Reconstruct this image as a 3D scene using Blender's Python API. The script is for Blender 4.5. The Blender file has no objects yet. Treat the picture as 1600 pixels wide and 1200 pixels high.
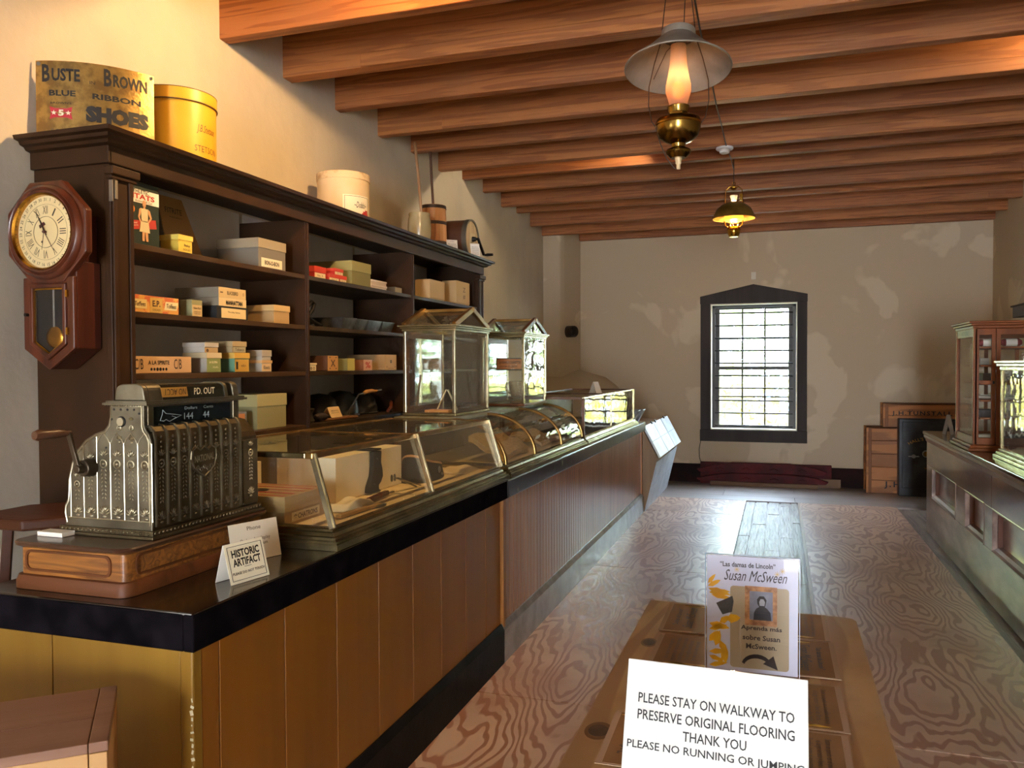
import bpy, bmesh, math, random
from mathutils import Vector, Matrix
random.seed(7)
S = bpy.context.scene
COL = S.collection
R = math.radians
PI = math.pi

# ---------------------------------------------------------------- camera
cam_data = bpy.data.cameras.new('camera')
cam = bpy.data.objects.new('camera', cam_data)
COL.objects.link(cam)
S.camera = cam
cam_data.sensor_fit = 'HORIZONTAL'
cam_data.sensor_width = 36.0
cam_data.lens = 36.0 * 1272.7 / 1600.0
cam_data.clip_start = 0.05
_y, _p, _r = R(18.193), R(1.309), R(-0.246)
_f = Vector((-math.sin(_y) * math.cos(_p), math.cos(_y) * math.cos(_p), -math.sin(_p)))
_t = Vector((math.cos(_y), math.sin(_y), 0))
_u = _t.cross(_f)
_t, _u = (math.cos(_r) * _t + math.sin(_r) * _u), (math.cos(_r) * _u - math.sin(_r) * _t)
cam.matrix_world = Matrix(((_t.x, _u.x, -_f.x, 0), (_t.y, _u.y, -_f.y, 0), (_t.z, _u.z, -_f.z, 1.5), (0, 0, 0, 1)))

# ---------------------------------------------------------------- view, world, sun, daylight, warm spot
S.view_settings.view_transform = 'Standard'
S.view_settings.look = 'None'
S.view_settings.exposure = 0.6
S.view_settings.gamma = 1.0
S.view_settings.use_curve_mapping = False
S.cycles.transparent_max_bounces = 32
S.cycles.max_bounces = 10
S.cycles.diffuse_bounces = 5
S.cycles.sample_clamp_indirect = 6.0

w = bpy.data.worlds.new('sky')
S.world = w
w.use_nodes = True
wn = w.node_tree.nodes
bg = wn['Background']
bg.inputs[0].default_value = (0.62, 0.78, 1.0, 1)
bg.inputs[1].default_value = 46.0

def light(kind, name, loc, energy, color, aim=None, **kw):
    d = bpy.data.lights.new(name, kind)
    d.energy = energy
    d.color = color
    for k, v in kw.items():
        setattr(d, k, v)
    o = bpy.data.objects.new(name, d)
    COL.objects.link(o)
    o.location = loc
    if aim is not None:
        o.rotation_euler = Vector((aim[0] - loc[0], aim[1] - loc[1], aim[2] - loc[2])).to_track_quat('-Z', 'Y').to_euler()
    return o

light('SUN', 'sun', (6, 8, 12), 12.0, (1.0, 0.93, 0.80), aim=(6 - 8.0, 8 + 2.6, 12 - 6.5), angle=R(0.6))
# daylight: the window in the left wall just outside the view, and the open street front behind the camera
light('AREA', 'daylight_side_window', (-2.50, -0.25, 1.55), 10, (0.98, 0.97, 1.0), aim=(0.5, 1.6, 1.0), shape='RECTANGLE', size=0.8, size_y=1.0)
light('AREA', 'daylight_street_door', (0.55, -6.1, 1.25), 215, (1.0, 0.93, 0.84), aim=(-0.2, 6, 1.3), shape='RECTANGLE', size=1.1, size_y=2.1)

light('SPOT', 'warm_spot_wall', (-1.10, 3.02, 3.19), 135, (1.0, 0.62, 0.27), aim=(-2.55, 3.05, 2.25), spot_size=R(150), spot_blend=0.9, shadow_soft_size=0.025)
light('SPOT', 'added_spot_far_wall', (-0.90, 6.75, 3.33), 42, (1.0, 0.80, 0.55), aim=(-2.75, 6.55, 2.25), spot_size=R(140), spot_blend=0.9, shadow_soft_size=0.025)  # added lamp, hidden behind a beam, that brightens the far left wall
light('SPOT', 'warm_spot_beams', (1.55, 5.03, 3.26), 14, (1.0, 0.68, 0.36), aim=(0.6, 5.26, 3.24), spot_size=R(110), spot_blend=0.9, shadow_soft_size=0.025)

# ---------------------------------------------------------------- colours and materials
def lin(c):
    if isinstance(c, str):
        c = c.lstrip('#')
        c = tuple(int(c[i:i + 2], 16) / 255 for i in (0, 2, 4))
    return tuple((x / 12.92 if x <= 0.04045 else ((x + 0.055) / 1.055) ** 2.4) for x in c[:3]) + (1,)

MATS = {}
def mat(name, col, rough=0.5, metal=0.0, col2=None, scale=6.0, stretch=(1, 1, 1), contrast=(0.35, 0.65), bump=0.0, bscale=40.0,
        bstretch=None, coat=0.0, spec=0.5, detail=4.0, dist=0.0, rough2=None):
    if name in MATS:
        return MATS[name]
    m = bpy.data.materials.new(name)
    MATS[name] = m
    m.use_nodes = True
    nt = m.node_tree
    N, L = nt.nodes, nt.links
    b = N['Principled BSDF']
    b.inputs['Base Color'].default_value = lin(col)
    b.inputs['Roughness'].default_value = rough
    b.inputs['Metallic'].default_value = metal
    b.inputs['Specular IOR Level'].default_value = spec
    if coat:
        b.inputs['Coat Weight'].default_value = coat
        b.inputs['Coat Roughness'].default_value = 0.12
    if col2 is not None or bump:
        tc = N.new('ShaderNodeTexCoord')
    if col2 is not None:
        mp = N.new('ShaderNodeMapping')
        mp.inputs['Scale'].default_value = stretch
        nz = N.new('ShaderNodeTexNoise')
        nz.inputs['Scale'].default_value = scale
        nz.inputs['Detail'].default_value = detail
        nz.inputs['Distortion'].default_value = dist
        rp = N.new('ShaderNodeValToRGB')
        rp.color_ramp.elements[0].position = contrast[0]
        rp.color_ramp.elements[1].position = contrast[1]
        rp.color_ramp.elements[0].color = lin(col)
        rp.color_ramp.elements[1].color = lin(col2)
        L.new(tc.outputs['Object'], mp.inputs['Vector'])
        L.new(mp.outputs['Vector'], nz.inputs['Vector'])
        L.new(nz.outputs['Fac'], rp.inputs['Fac'])
        L.new(rp.outputs['Color'], b.inputs['Base Color'])
        if rough2 is not None:
            mr = N.new('ShaderNodeMapRange')
            mr.inputs['From Min'].default_value = contrast[0]
            mr.inputs['From Max'].default_value = contrast[1]
            mr.inputs['To Min'].default_value = rough
            mr.inputs['To Max'].default_value = rough2
            L.new(nz.outputs['Fac'], mr.inputs['Value'])
            L.new(mr.outputs['Result'], b.inputs['Roughness'])
    if bump:
        mp2 = N.new('ShaderNodeMapping')
        mp2.inputs['Scale'].default_value = bstretch or stretch
        nb = N.new('ShaderNodeTexNoise')
        nb.inputs['Scale'].default_value = bscale
        nb.inputs['Detail'].default_value = 5
        bp = N.new('ShaderNodeBump')
        bp.inputs['Strength'].default_value = bump
        bp.inputs['Distance'].default_value = 0.01
        L.new(tc.outputs['Object'], mp2.inputs['Vector'])
        L.new(mp2.outputs['Vector'], nb.inputs['Vector'])
        L.new(nb.outputs['Fac'], bp.inputs['Height'])
        L.new(bp.outputs['Normal'], b.inputs['Normal'])
    return m

AX = {'x': (0.08, 1, 1), 'y': (1, 0.08, 1), 'z': (1, 1, 0.08)}
def wood(name, c1, c2, axis='y', scale=14.0, rough=0.5, bump=0.15, coat=0.0, contrast=(0.3, 0.7), dist=0.6, spec=0.4):
    return mat(name, c1, rough, 0, c2, scale, AX[axis], contrast, bump, scale * 4, AX[axis], coat, spec, 6.0, dist)

def contour_wood(name, c1, c2, axis, scale, freq, rough, thin=0.5, stretch=0.25, rough2=None, bump=0.06, c3=None, c3scale=1.2, detail=2.2, nrough=0.45):
    """Rotary cut or flat sawn grain: contour lines of a stretched noise."""
    m = bpy.data.materials.new(name)
    MATS[name] = m
    m.use_nodes = True
    nt = m.node_tree
    N, L = nt.nodes, nt.links
    b = N['Principled BSDF']
    tc = N.new('ShaderNodeTexCoord')
    mp = N.new('ShaderNodeMapping')
    st = [1, 1, 1]
    st['xyz'.index(axis)] = stretch
    mp.inputs['Scale'].default_value = st
    nz = N.new('ShaderNodeTexNoise')
    nz.inputs['Scale'].default_value = scale
    nz.inputs['Detail'].default_value = detail
    nz.inputs['Roughness'].default_value = nrough
    mu = N.new('ShaderNodeMath'); mu.operation = 'MULTIPLY'; mu.inputs[1].default_value = freq
    si = N.new('ShaderNodeMath'); si.operation = 'SINE'
    rp = N.new('ShaderNodeValToRGB')
    rp.color_ramp.elements[0].position = max(0.0, thin - 0.16)
    rp.color_ramp.elements[1].position = min(1.0, thin + 0.16)
    rp.color_ramp.elements[0].color = lin(c1)
    rp.color_ramp.elements[1].color = lin(c2)
    mr = N.new('ShaderNodeMapRange')
    mr.inputs['From Min'].default_value = -1
    L.new(tc.outputs['Object'], mp.inputs['Vector'])
    L.new(mp.outputs['Vector'], nz.inputs['Vector'])
    L.new(nz.outputs['Fac'], mu.inputs[0])
    L.new(mu.outputs[0], si.inputs[0])
    L.new(si.outputs[0], mr.inputs['Value'])
    L.new(mr.outputs['Result'], rp.inputs['Fac'])
    out = rp.outputs['Color']
    if c3:
        n2 = N.new('ShaderNodeTexNoise'); n2.inputs['Scale'].default_value = c3scale; n2.inputs['Detail'].default_value = 5
        r2 = N.new('ShaderNodeValToRGB'); r2.color_ramp.elements[0].position = 0.45; r2.color_ramp.elements[1].position = 0.62
        mx = N.new('ShaderNodeMix'); mx.data_type = 'RGBA'
        mx.inputs[7].default_value = lin(c3)
        L.new(tc.outputs['Object'], n2.inputs['Vector']); L.new(n2.outputs['Fac'], r2.inputs['Fac'])
        mm = N.new('ShaderNodeMath'); mm.operation = 'MULTIPLY'; mm.inputs[1].default_value = 0.55
        L.new(r2.outputs['Color'], mm.inputs[0]); L.new(mm.outputs[0], mx.inputs[0]); L.new(out, mx.inputs[6])
        out = mx.outputs[2]
    L.new(out, b.inputs['Base Color'])
    b.inputs['Roughness'].default_value = rough
    if rough2 is not None:
        m2 = N.new('ShaderNodeMapRange'); m2.inputs['To Min'].default_value = rough; m2.inputs['To Max'].default_value = rough2
        L.new(mr.outputs['Result'], m2.inputs['Value']); L.new(m2.outputs['Result'], b.inputs['Roughness'])
    if bump:
        bp = N.new('ShaderNodeBump'); bp.inputs['Strength'].default_value = bump; bp.inputs['Distance'].default_value = 0.01
        L.new(mr.outputs['Result'], bp.inputs['Height']); L.new(bp.outputs['Normal'], b.inputs['Normal'])
    return m

def glass(name, tint=(0.97, 0.98, 0.97), wavy=0.0, haze=0.0, wscale=9.0, ior=1.5):
    """Thin window glass: clear, with a Fresnel reflection; old panes are wavy and a little dusty."""
    m = bpy.data.materials.new(name)
    MATS[name] = m
    m.use_nodes = True
    nt = m.node_tree
    N, L = nt.nodes, nt.links
    N.remove(N['Principled BSDF'])
    out = N['Material Output']
    tr = N.new('ShaderNodeBsdfTransparent'); tr.inputs[0].default_value = (*tint, 1)
    gl = N.new('ShaderNodeBsdfGlossy'); gl.inputs['Roughness'].default_value = 0.0
    fr = N.new('ShaderNodeFresnel')
    geo = N.new('ShaderNodeNewGeometry')      # the same reflection from either side of the thin pane
    io = N.new('ShaderNodeMapRange'); io.inputs['To Min'].default_value = ior; io.inputs['To Max'].default_value = 1 / ior
    L.new(geo.outputs['Backfacing'], io.inputs['Value']); L.new(io.outputs['Result'], fr.inputs[0])
    mx = N.new('ShaderNodeMixShader')
    L.new(fr.outputs[0], mx.inputs[0]); L.new(tr.outputs[0], mx.inputs[1]); L.new(gl.outputs[0], mx.inputs[2])
    last = mx
    if wavy:
        tc = N.new('ShaderNodeTexCoord')
        nz = N.new('ShaderNodeTexNoise'); nz.inputs['Scale'].default_value = wscale; nz.inputs['Detail'].default_value = 1.5
        bp = N.new('ShaderNodeBump'); bp.inputs['Strength'].default_value = wavy; bp.inputs['Distance'].default_value = 0.01
        L.new(tc.outputs['Object'], nz.inputs['Vector']); L.new(nz.outputs['Fac'], bp.inputs['Height'])
        L.new(bp.outputs['Normal'], gl.inputs['Normal'])
    if haze:
        df = N.new('ShaderNodeBsdfDiffuse'); df.inputs[0].default_value = (0.75, 0.74, 0.68, 1)
        m2 = N.new('ShaderNodeMixShader'); m2.inputs[0].default_value = haze
        L.new(last.outputs[0], m2.inputs[1]); L.new(df.outputs[0], m2.inputs[2])
        last = m2
    L.new(last.outputs[0], out.inputs['Surface'])
    return m

def glow(name, col, strength, mixc=None):
    m = bpy.data.materials.new(name)
    MATS[name] = m
    m.use_nodes = True
    b = m.node_tree.nodes['Principled BSDF']
    b.inputs['Base Color'].default_value = lin(mixc or col)
    b.inputs['Emission Color'].default_value = lin(col)
    b.inputs['Emission Strength'].default_value = strength
    return m

# ---------------------------------------------------------------- mesh builder
class MB:
    def __init__(self, o=(0, 0, 0)):
        self.bm = bmesh.new()
        self.o = Vector(o)
    def _v(self, p):
        return self.bm.verts.new(Vector(p) - self.o)
    def face(self, pts):
        return self.bm.faces.new([self._v(p) for p in pts])
    def box(self, x0, x1, y0, y1, z0, z1):
        v = [self._v((x, y, z)) for x in (x0, x1) for y in (y0, y1) for z in (z0, z1)]
        for f in ((0, 1, 3, 2), (4, 6, 7, 5), (0, 4, 5, 1), (2, 3, 7, 6), (0, 2, 6, 4), (1, 5, 7, 3)):
            self.bm.faces.new([v[i] for i in f])
        return self
    def hexa(self, lo, hi):
        """Solid from two quads of points in the same order."""
        a = [self._v(p) for p in lo]; b = [self._v(p) for p in hi]
        n = len(a)
        self.bm.faces.new(a[::-1]); self.bm.faces.new(b)
        for i in range(n):
            self.bm.faces.new((a[i], a[(i + 1) % n], b[(i + 1) % n], b[i]))
        return self
    def obox(self, c, size, rot=None, euler=None):
        m = rot if rot is not None else __import__('mathutils').Euler(euler or (0, 0, 0)).to_matrix()
        c = Vector(c); sx, sy, sz = (s / 2 for s in size)
        P = lambda x, y, z: c + m @ Vector((x, y, z))
        return self.hexa([P(-sx, -sy, -sz), P(sx, -sy, -sz), P(sx, sy, -sz), P(-sx, sy, -sz)],
                         [P(-sx, -sy, sz), P(sx, -sy, sz), P(sx, sy, sz), P(-sx, sy, sz)])
    def beam(self, p0, p1, w, h, up=(0, 0, 1)):
        """Bar of rectangular section from p0 to p1."""
        p0, p1 = Vector(p0), Vector(p1)
        d = (p1 - p0).normalized(); s = d.cross(Vector(up))
        if s.length < 1e-6:
            s = d.cross(Vector((1, 0, 0)))
        s.normalize(); u = s.cross(d)
        q = lambda p: [p - s * w / 2 - u * h / 2, p + s * w / 2 - u * h / 2, p + s * w / 2 + u * h / 2, p - s * w / 2 + u * h / 2]
        return self.hexa(q(p0), q(p1))
    def prism(self, poly, axis, a0, a1):
        f = {'x': lambda p, a: (a, p[0], p[1]), 'y': lambda p, a: (p[0], a, p[1]), 'z': lambda p, a: (p[0], p[1], a)}[axis]
        return self.hexa([f(p, a0) for p in poly], [f(p, a1) for p in poly])
    def ring(self, outer, inner, axis, a0, a1):
        """Frame between two polygons of the same count."""
        f = {'x': lambda p, a: (a, p[0], p[1]), 'y': lambda p, a: (p[0], a, p[1]), 'z': lambda p, a: (p[0], p[1], a)}[axis]
        n = len(outer)
        A = [self._v(f(p, a0)) for p in outer]; B = [self._v(f(p, a1)) for p in outer]
        Cc = [self._v(f(p, a0)) for p in inner]; D = [self._v(f(p, a1)) for p in inner]
        for i in range(n):
            j = (i + 1) % n
            for q in ((A[i], A[j], B[j], B[i]), (Cc[j], Cc[i], D[i], D[j]), (A[j], A[i], Cc[i], Cc[j]), (B[i], B[j], D[j], D[i])):
                self.bm.faces.new(q)
        return self
    def cyl(self, p0, p1, r0, r1=None, seg=16, caps=True):
        r1 = r0 if r1 is None else r1
        p0, p1 = Vector(p0), Vector(p1)
        d = (p1 - p0).normalized()
        a = d.orthogonal().normalized(); b = d.cross(a)
        A = [self._v(p0 + (a * math.cos(t) + b * math.sin(t)) * r0) for t in [2 * PI * i / seg for i in range(seg)]]
        B = [self._v(p1 + (a * math.cos(t) + b * math.sin(t)) * r1) for t in [2 * PI * i / seg for i in range(seg)]]
        for i in range(seg):
            self.bm.faces.new((A[i], A[(i + 1) % seg], B[(i + 1) % seg], B[i]))
        if caps:
            self.bm.faces.new(A[::-1]); self.bm.faces.new(B)
        return self
    def lathe(self, prof, c, seg=24, axis=(0, 0, 1), start=0.0, sweep=2 * PI, caps=True):
        c = Vector(c); d = Vector(axis).normalized()
        a = Vector((1, 0, 0)) if abs(d.z) > 0.9 else d.orthogonal().normalized()
        b = d.cross(a)
        full = abs(sweep - 2 * PI) < 1e-6
        n = seg if full else seg + 1
        rows = []
        for r, z in prof:
            rows.append([self._v(c + d * z + (a * math.cos(start + sweep * i / seg) + b * math.sin(start + sweep * i / seg)) * max(r, 1e-5)) for i in range(n)])
        for r0, r1 in zip(rows, rows[1:]):
            for i in range(seg):
                j = (i + 1) % n
                self.bm.faces.new((r0[i], r0[j], r1[j], r1[i]))
        if caps and full:
            if prof[0][0] > 1e-4: self.bm.faces.new(rows[0][::-1])
            if prof[-1][0] > 1e-4: self.bm.faces.new(rows[-1])
        return self
    def tube(self, pts, r, seg=8, closed=False):
        pts = [Vector(p) for p in pts]
        n = len(pts)
        rad = r if isinstance(r, (list, tuple)) else [r] * n
        rows = []; prev = None
        for i, p in enumerate(pts):
            if closed:
                d = pts[(i + 1) % n] - pts[i - 1]
            else:
                d = pts[min(i + 1, n - 1)] - pts[max(i - 1, 0)]
            d.normalize()
            a = d.orthogonal().normalized() if prev is None else (prev - d * prev.dot(d)).normalized()
            prev = a
            b = d.cross(a)
            rows.append([self._v(p + (a * math.cos(2 * PI * k / seg) + b * math.sin(2 * PI * k / seg)) * rad[i]) for k in range(seg)])
        m = n if closed else n - 1
        for i in range(m):
            r0, r1 = rows[i], rows[(i + 1) % n]
            for k in range(seg):
                self.bm.faces.new((r0[k], r0[(k + 1) % seg], r1[(k + 1) % seg], r1[k]))
        if not closed:
            self.bm.faces.new(rows[0][::-1]); self.bm.faces.new(rows[-1])
        return self
    def torus(self, c, R0, r, axis=(0, 0, 1), seg=20, rs=8):
        d = Vector(axis).normalized(); a = d.orthogonal().normalized(); b = d.cross(a); c = Vector(c)
        return self.tube([c + (a * math.cos(2 * PI * i / seg) + b * math.sin(2 * PI * i / seg)) * R0 for i in range(seg)], r, rs, True)
    def blob(self, c, rad, sub=1, rot=None, jitter=0.0):
        res = bmesh.ops.create_icosphere(self.bm, subdivisions=sub, radius=1.0)
        c = Vector(c) - self.o
        for v in res['verts']:
            q = Vector((v.co.x * rad[0], v.co.y * rad[1], v.co.z * rad[2]))
            if jitter:
                q *= 1 + random.uniform(-jitter, jitter)
            if rot is not None:
                q = rot @ q
            v.co = c + q
        return self
    def sheet(self, fn, nu, nv, thick=0.0):
        """Grid surface fn(u,v); thick > 0 makes it a solid along its normals downwards in z."""
        g = [[self._v(fn(i / nu, j / nv)) for j in range(nv + 1)] for i in range(nu + 1)]
        for i in range(nu):
            for j in range(nv):
                self.bm.faces.new((g[i][j], g[i + 1][j], g[i + 1][j + 1], g[i][j + 1]))
        return self

def finish(name, mb, material, smooth=None, bevel=0.0, solid=0.0, sub=0):
    me = bpy.data.meshes.new(name)
    bmesh.ops.recalc_face_normals(mb.bm, faces=mb.bm.faces[:])
    mb.bm.to_mesh(me)
    mb.bm.free()
    if material is not None:
        me.materials.append(material)
    if smooth:
        for p in me.polygons:
            p.use_smooth = True
        me.set_sharp_from_angle(angle=R(smooth))
    o = bpy.data.objects.new(name, me)
    COL.objects.link(o)
    if solid:
        md = o.modifiers.new('thickness', 'SOLIDIFY'); md.thickness = solid; md.offset = 0
    if sub:
        md = o.modifiers.new('smooth', 'SUBSURF'); md.levels = sub; md.render_levels = sub
    if bevel:
        md = o.modifiers.new('edges', 'BEVEL'); md.width = bevel; md.segments = 2; md.limit_method = 'ANGLE'; md.angle_limit = R(40)
    return o

def thing(name, label, cat, loc=(0, 0, 0), rotz=0.0, group=None):
    o = bpy.data.objects.new(name, None)
    o.empty_display_size = 0.05
    COL.objects.link(o)
    o.location = loc
    o.rotation_euler = (0, 0, rotz)
    o['label'] = label
    o['category'] = cat
    if group:
        o['group'] = group
    return o

def part(name, mb, material, parent, label=None, **kw):
    o = finish(name, mb, material, **kw)
    o.parent = parent
    if label:
        o['label'] = label
    return o

def solo(name, mb, material, label, cat, loc=(0, 0, 0), rotz=0.0, group=None, **kw):
    o = finish(name, mb, material, **kw)
    o.location = loc
    o.rotation_euler = (0, 0, rotz)
    o['label'] = label
    o['category'] = cat
    if group:
        o['group'] = group
    return o

def struct(name, mb, material, **kw):
    o = finish(name, mb, material, **kw)
    o['kind'] = 'structure'
    return o

_FONTS = {}
def font(k):
    if k not in _FONTS:
        _FONTS[k] = None
        try:
            import os
            p = os.path.join(bpy.utils.system_resource('DATAFILES'), 'fonts', {'inter': 'Inter.woff2', 'mono': 'DejaVuSansMono.woff2'}[k])
            if os.path.exists(p):
                _FONTS[k] = bpy.data.fonts.load(p)
        except Exception:
            pass
    return _FONTS[k]

def text(s, parent, material, c, u, v, w=None, h=None, bold=0.0, shear=0.0, name='lettering', fn=None, fnt=None, lift=0.0006, align='CENTER', sp=1.0, line=1.0):
    """Raised lettering on a surface: centre c, reading direction u, up direction v, fitted into width w and height h."""
    cu = bpy.data.curves.new('txt', 'FONT')
    cu.body = s
    cu.align_x = align
    cu.resolution_u = 2
    cu.offset = bold
    cu.shear = shear
    cu.space_character = sp
    cu.space_line = line
    if fnt and font(fnt):
        cu.font = font(fnt)
    tmp = bpy.data.objects.new('txt', cu)
    me = bpy.data.meshes.new_from_object(tmp)
    bpy.data.objects.remove(tmp)
    bpy.data.curves.remove(cu)
    xs = [q.co.x for q in me.vertices]; ys = [q.co.y for q in me.vertices]
    if not xs:
        return None
    bw, bh = max(xs) - min(xs), max(ys) - min(ys)
    cx, cy = (max(xs) + min(xs)) / 2, (max(ys) + min(ys)) / 2
    sx = (w / bw) if w else (h / bh)
    sy = (h / bh) if h else sx
    c, u, v = Vector(c), Vector(u).normalized(), Vector(v).normalized()
    n = u.cross(v)
    for q in me.vertices:
        x, y = (q.co.x - cx) * sx, (q.co.y - cy) * sy
        q.co = fn(x, y) if fn else c + u * x + v * y + n * lift
    me.name = name
    me.materials.clear()
    me.materials.append(material)
    o = bpy.data.objects.new(name, me)
    COL.objects.link(o)
    o.parent = parent
    return o

def flat(parent, material, c, u, v, w, h, name='paper_label', label=None, lift=0.0004, t=0.0006):
    """A thin pasted label: a slab of its own small thickness."""
    c, u, v = Vector(c), Vector(u).normalized(), Vector(v).normalized()
    n = u.cross(v)
    m = MB()
    q = lambda a: [c + u * x * w / 2 + v * y * h / 2 + n * a for x, y in ((-1, -1), (1, -1), (1, 1), (-1, 1))]
    m.hexa(q(lift - t), q(lift))
    return part(name, m, material, parent, label)

def dup(root, loc=None, rotz=None, label=None, group=None):
    r = root.copy(); COL.objects.link(r)
    if loc is not None: r.location = loc
    if rotz is not None: r.rotation_euler = (0, 0, rotz)
    if label: r['label'] = label
    if group: r['group'] = group
    for ch in list(root.children):
        c = ch.copy(); COL.objects.link(c); c.parent = r
        for g in list(ch.children):
            d = g.copy(); COL.objects.link(d); d.parent = c
    return r

X_, Y_, Z_ = Vector((1, 0, 0)), Vector((0, 1, 0)), Vector((0, 0, 1))
# ---------------------------------------------------------------- shared materials
PLASTER = mat('plaster', '#c2af91', 0.9, 0, '#d2c1a3', 1.15, (1, 1, 1), (0.555, 0.58), 0.25, 9.0, detail=3.5, dist=0.4)
PLASTER_L = mat('plaster_left', '#cdbfa5', 0.9, 0, '#bdb09a', 1.6, (1, 1, 1), (0.40, 0.66), 0.8, 7.0, detail=5)
REVEAL = mat('reveal_paint', '#e6dcc4', 0.8, 0, None, bump=0.1)
BEAM = contour_wood('beam_pine', '#8f5323', '#a96730', 'x', 8.5, 60, 0.62, 0.42, 0.05, bump=0.12, detail=4, nrough=0.5, c3='#99602f', c3scale=2.0)
BEAM_B = contour_wood('beam_fir', '#834818', '#9d5d2a', 'x', 10.0, 52, 0.6, 0.38, 0.045, bump=0.12, detail=4, nrough=0.5, c3='#915b30', c3scale=2.6)
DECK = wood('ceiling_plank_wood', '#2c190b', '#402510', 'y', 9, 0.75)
PLY = contour_wood('plywood', '#b07a5a', '#dfbea4', 'y', 1.9, 210, 0.30, 0.36, 0.30, rough2=0.42, detail=4.2, nrough=0.40, bump=0.05, c3='#ad7a5c', c3scale=1.8)
OLDFLOOR = wood('old_floor_boards', '#6b5a4c', '#ab9b8b', 'y', 14, 0.45, 1.0, spec=0.4, contrast=(0.3, 0.72), dist=1.2)
ENDFLOOR = wood('end_floor_boards', '#8d7f78', '#b3a59b', 'x', 9, 0.34, 0.25)
TRIMWOOD = wood('window_trim_paint', '#2b2420', '#3a302a', 'z', 10, 0.6, 0.2, spec=0.25)
DARKRED = mat('baseboard_paint', '#2a0f0c', 0.7, 0, '#170b09', 6, spec=0.15)
BLACKIRON = mat('black_iron', '#15120f', 0.5, 0.4)
for _m, _c in ((PLY, 0.62), (OLDFLOOR, 0.18), (ENDFLOOR, 0.6)):
    _b = _m.node_tree.nodes['Principled BSDF']; _b.inputs['Coat Weight'].default_value = _c; _b.inputs['Coat Roughness'].default_value = 0.42
SASH = mat('sash_paint', '#2c2722', 0.5)
WINGLASS = glass('window_glass', (0.98, 0.99, 0.98), 0.05)

def lwx(y):                      # the left wall runs slightly out of square
    return -2.67 - (y - 3.5) * 0.032
YB, XR, ZC = 10.62, 2.32, 3.44   # end wall, right wall, ceiling boards

# ---------------------------------------------------------------- floor
m = MB(); m.box(-3.1, 2.6, -6.4, 11.0, -0.14, -0.022)
struct('floor', m, OLDFLOOR)
m = MB()
for i, (x0, x1) in enumerate(((-0.34, -0.25), (-0.242, -0.118), (-0.109, 0.002), (0.011, 0.112), (0.121, 0.185))):
    y = -6.2
    while y < 9.3:
        y2 = min(y + random.uniform(1.3, 2.3), 9.305)
        m.box(x0 + random.uniform(0, .005), x1 - random.uniform(0, .005), y, y2 - 0.010, -0.03, -0.010 - random.uniform(0, 0.004))
        y = y2
struct('floor_centre_boards', m, OLDFLOOR, bevel=0.002)
for side, x0, x1, seams in (('left', -1.345, -0.345, (-6.2, -3.84, -1.4, 1.04, 3.48, 5.96, 8.40, 9.31)), ('right', 0.215, 1.165, (-6.2, -3.85, -1.41, 1.03, 3.47, 5.93, 8.30, 9.31))):
    for a, b in zip(seams, seams[1:]):
        m = MB(); m.box(x0, x1, a + 0.003, b - 0.003, -0.021, 0.0)
        struct('floor_plywood_' + side, m, PLY, bevel=0.0015)
m = MB(); m.box(0.19, 0.212, -6.2, 9.305, -0.021, 0.003)
struct('trim_floor_edge', m, wood('strip_wood', '#b59c80', '#cdb79c', 'y', 10, 0.4))
m = MB()
for k, (a, b) in enumerate(((9.312, 9.62), (9.624, 9.98), (9.984, 10.3), (10.304, 10.66))):
    for x0, x1 in (((-3.0, 0.16), (0.164, 2.4)), ((-3.0, -0.62), (-0.616, 2.4)))[k % 2]:
        m.box(x0, x1, a, b, -0.021, 0.0)
struct('floor_end_boards', m, ENDFLOOR, bevel=0.0015)

# ---------------------------------------------------------------- walls
m = MB()
def lw(a, b, z0, z1): m.prism([(lwx(a), a), (lwx(b), b), (-3.4, b), (-3.4, a)], 'z', z0, z1)
lw(-6.4, -0.62, -0.1, 3.6); lw(0.12, 11.0, -0.1, 3.6); lw(-0.62, 0.12, -0.1, 1.05); lw(-0.62, 0.12, 2.05, 3.6)
struct('wall_left', m, PLASTER_L)
m = MB(); m.box(XR, XR + 0.4, -6.4, 11.0, -0.1, 3.6)
struct('wall_right', m, PLASTER)
WX0, WX1, WZ0, WZ1 = -0.835, 0.205, 0.676, 2.264
m = MB()
m.box(-3.1, WX0, YB, YB + 0.4, -0.1, 3.6).box(WX1, XR + 0.2, YB, YB + 0.4, -0.1, 3.6)
m.box(WX0, WX1, YB, YB + 0.4, -0.1, WZ0).box(WX0, WX1, YB, YB + 0.4, WZ1, 3.6)
struct('wall_back', m, PLASTER)
# chimney breast in the far left corner and the rounded plaster mass below it
m = MB(); m.prism([(-2.95, 10.06), (-2.66, 10.06), (-2.62, 10.14), (-2.52, 10.63), (-2.95, 10.63)], 'z', -0.02, 3.6)
struct('wall_chimney', m, PLASTER, bevel=0.02)
m = MB()
def hump(u, v):
    a = u * PI / 2
    r = (1 - v ** 2.6) ** 0.5 if v < 1 else 0
    return (-2.9 + (0.35 + r * 0.88) * math.cos(a), 10.66 - (0.35 + r * 0.75) * math.sin(a), 0 + 1.44 * v)
m.sheet(hump, 18, 14)
m.face([hump(i / 18, 1) for i in range(19)] + [(-2.9, 10.66, 1.44)])
struct('wall_corner_hearth', m, PLASTER, smooth=50)
# street wall behind the camera with its window and door openings
m = MB()
m.box(-3.1, 0.0, -6.4, -6.15, -0.1, 3.6).box(1.1, 2.7, -6.4, -6.15, -0.1, 3.6).box(0.0, 1.1, -6.4, -6.15, 2.3, 3.6)
struct('wall_front', m, PLASTER)

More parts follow.
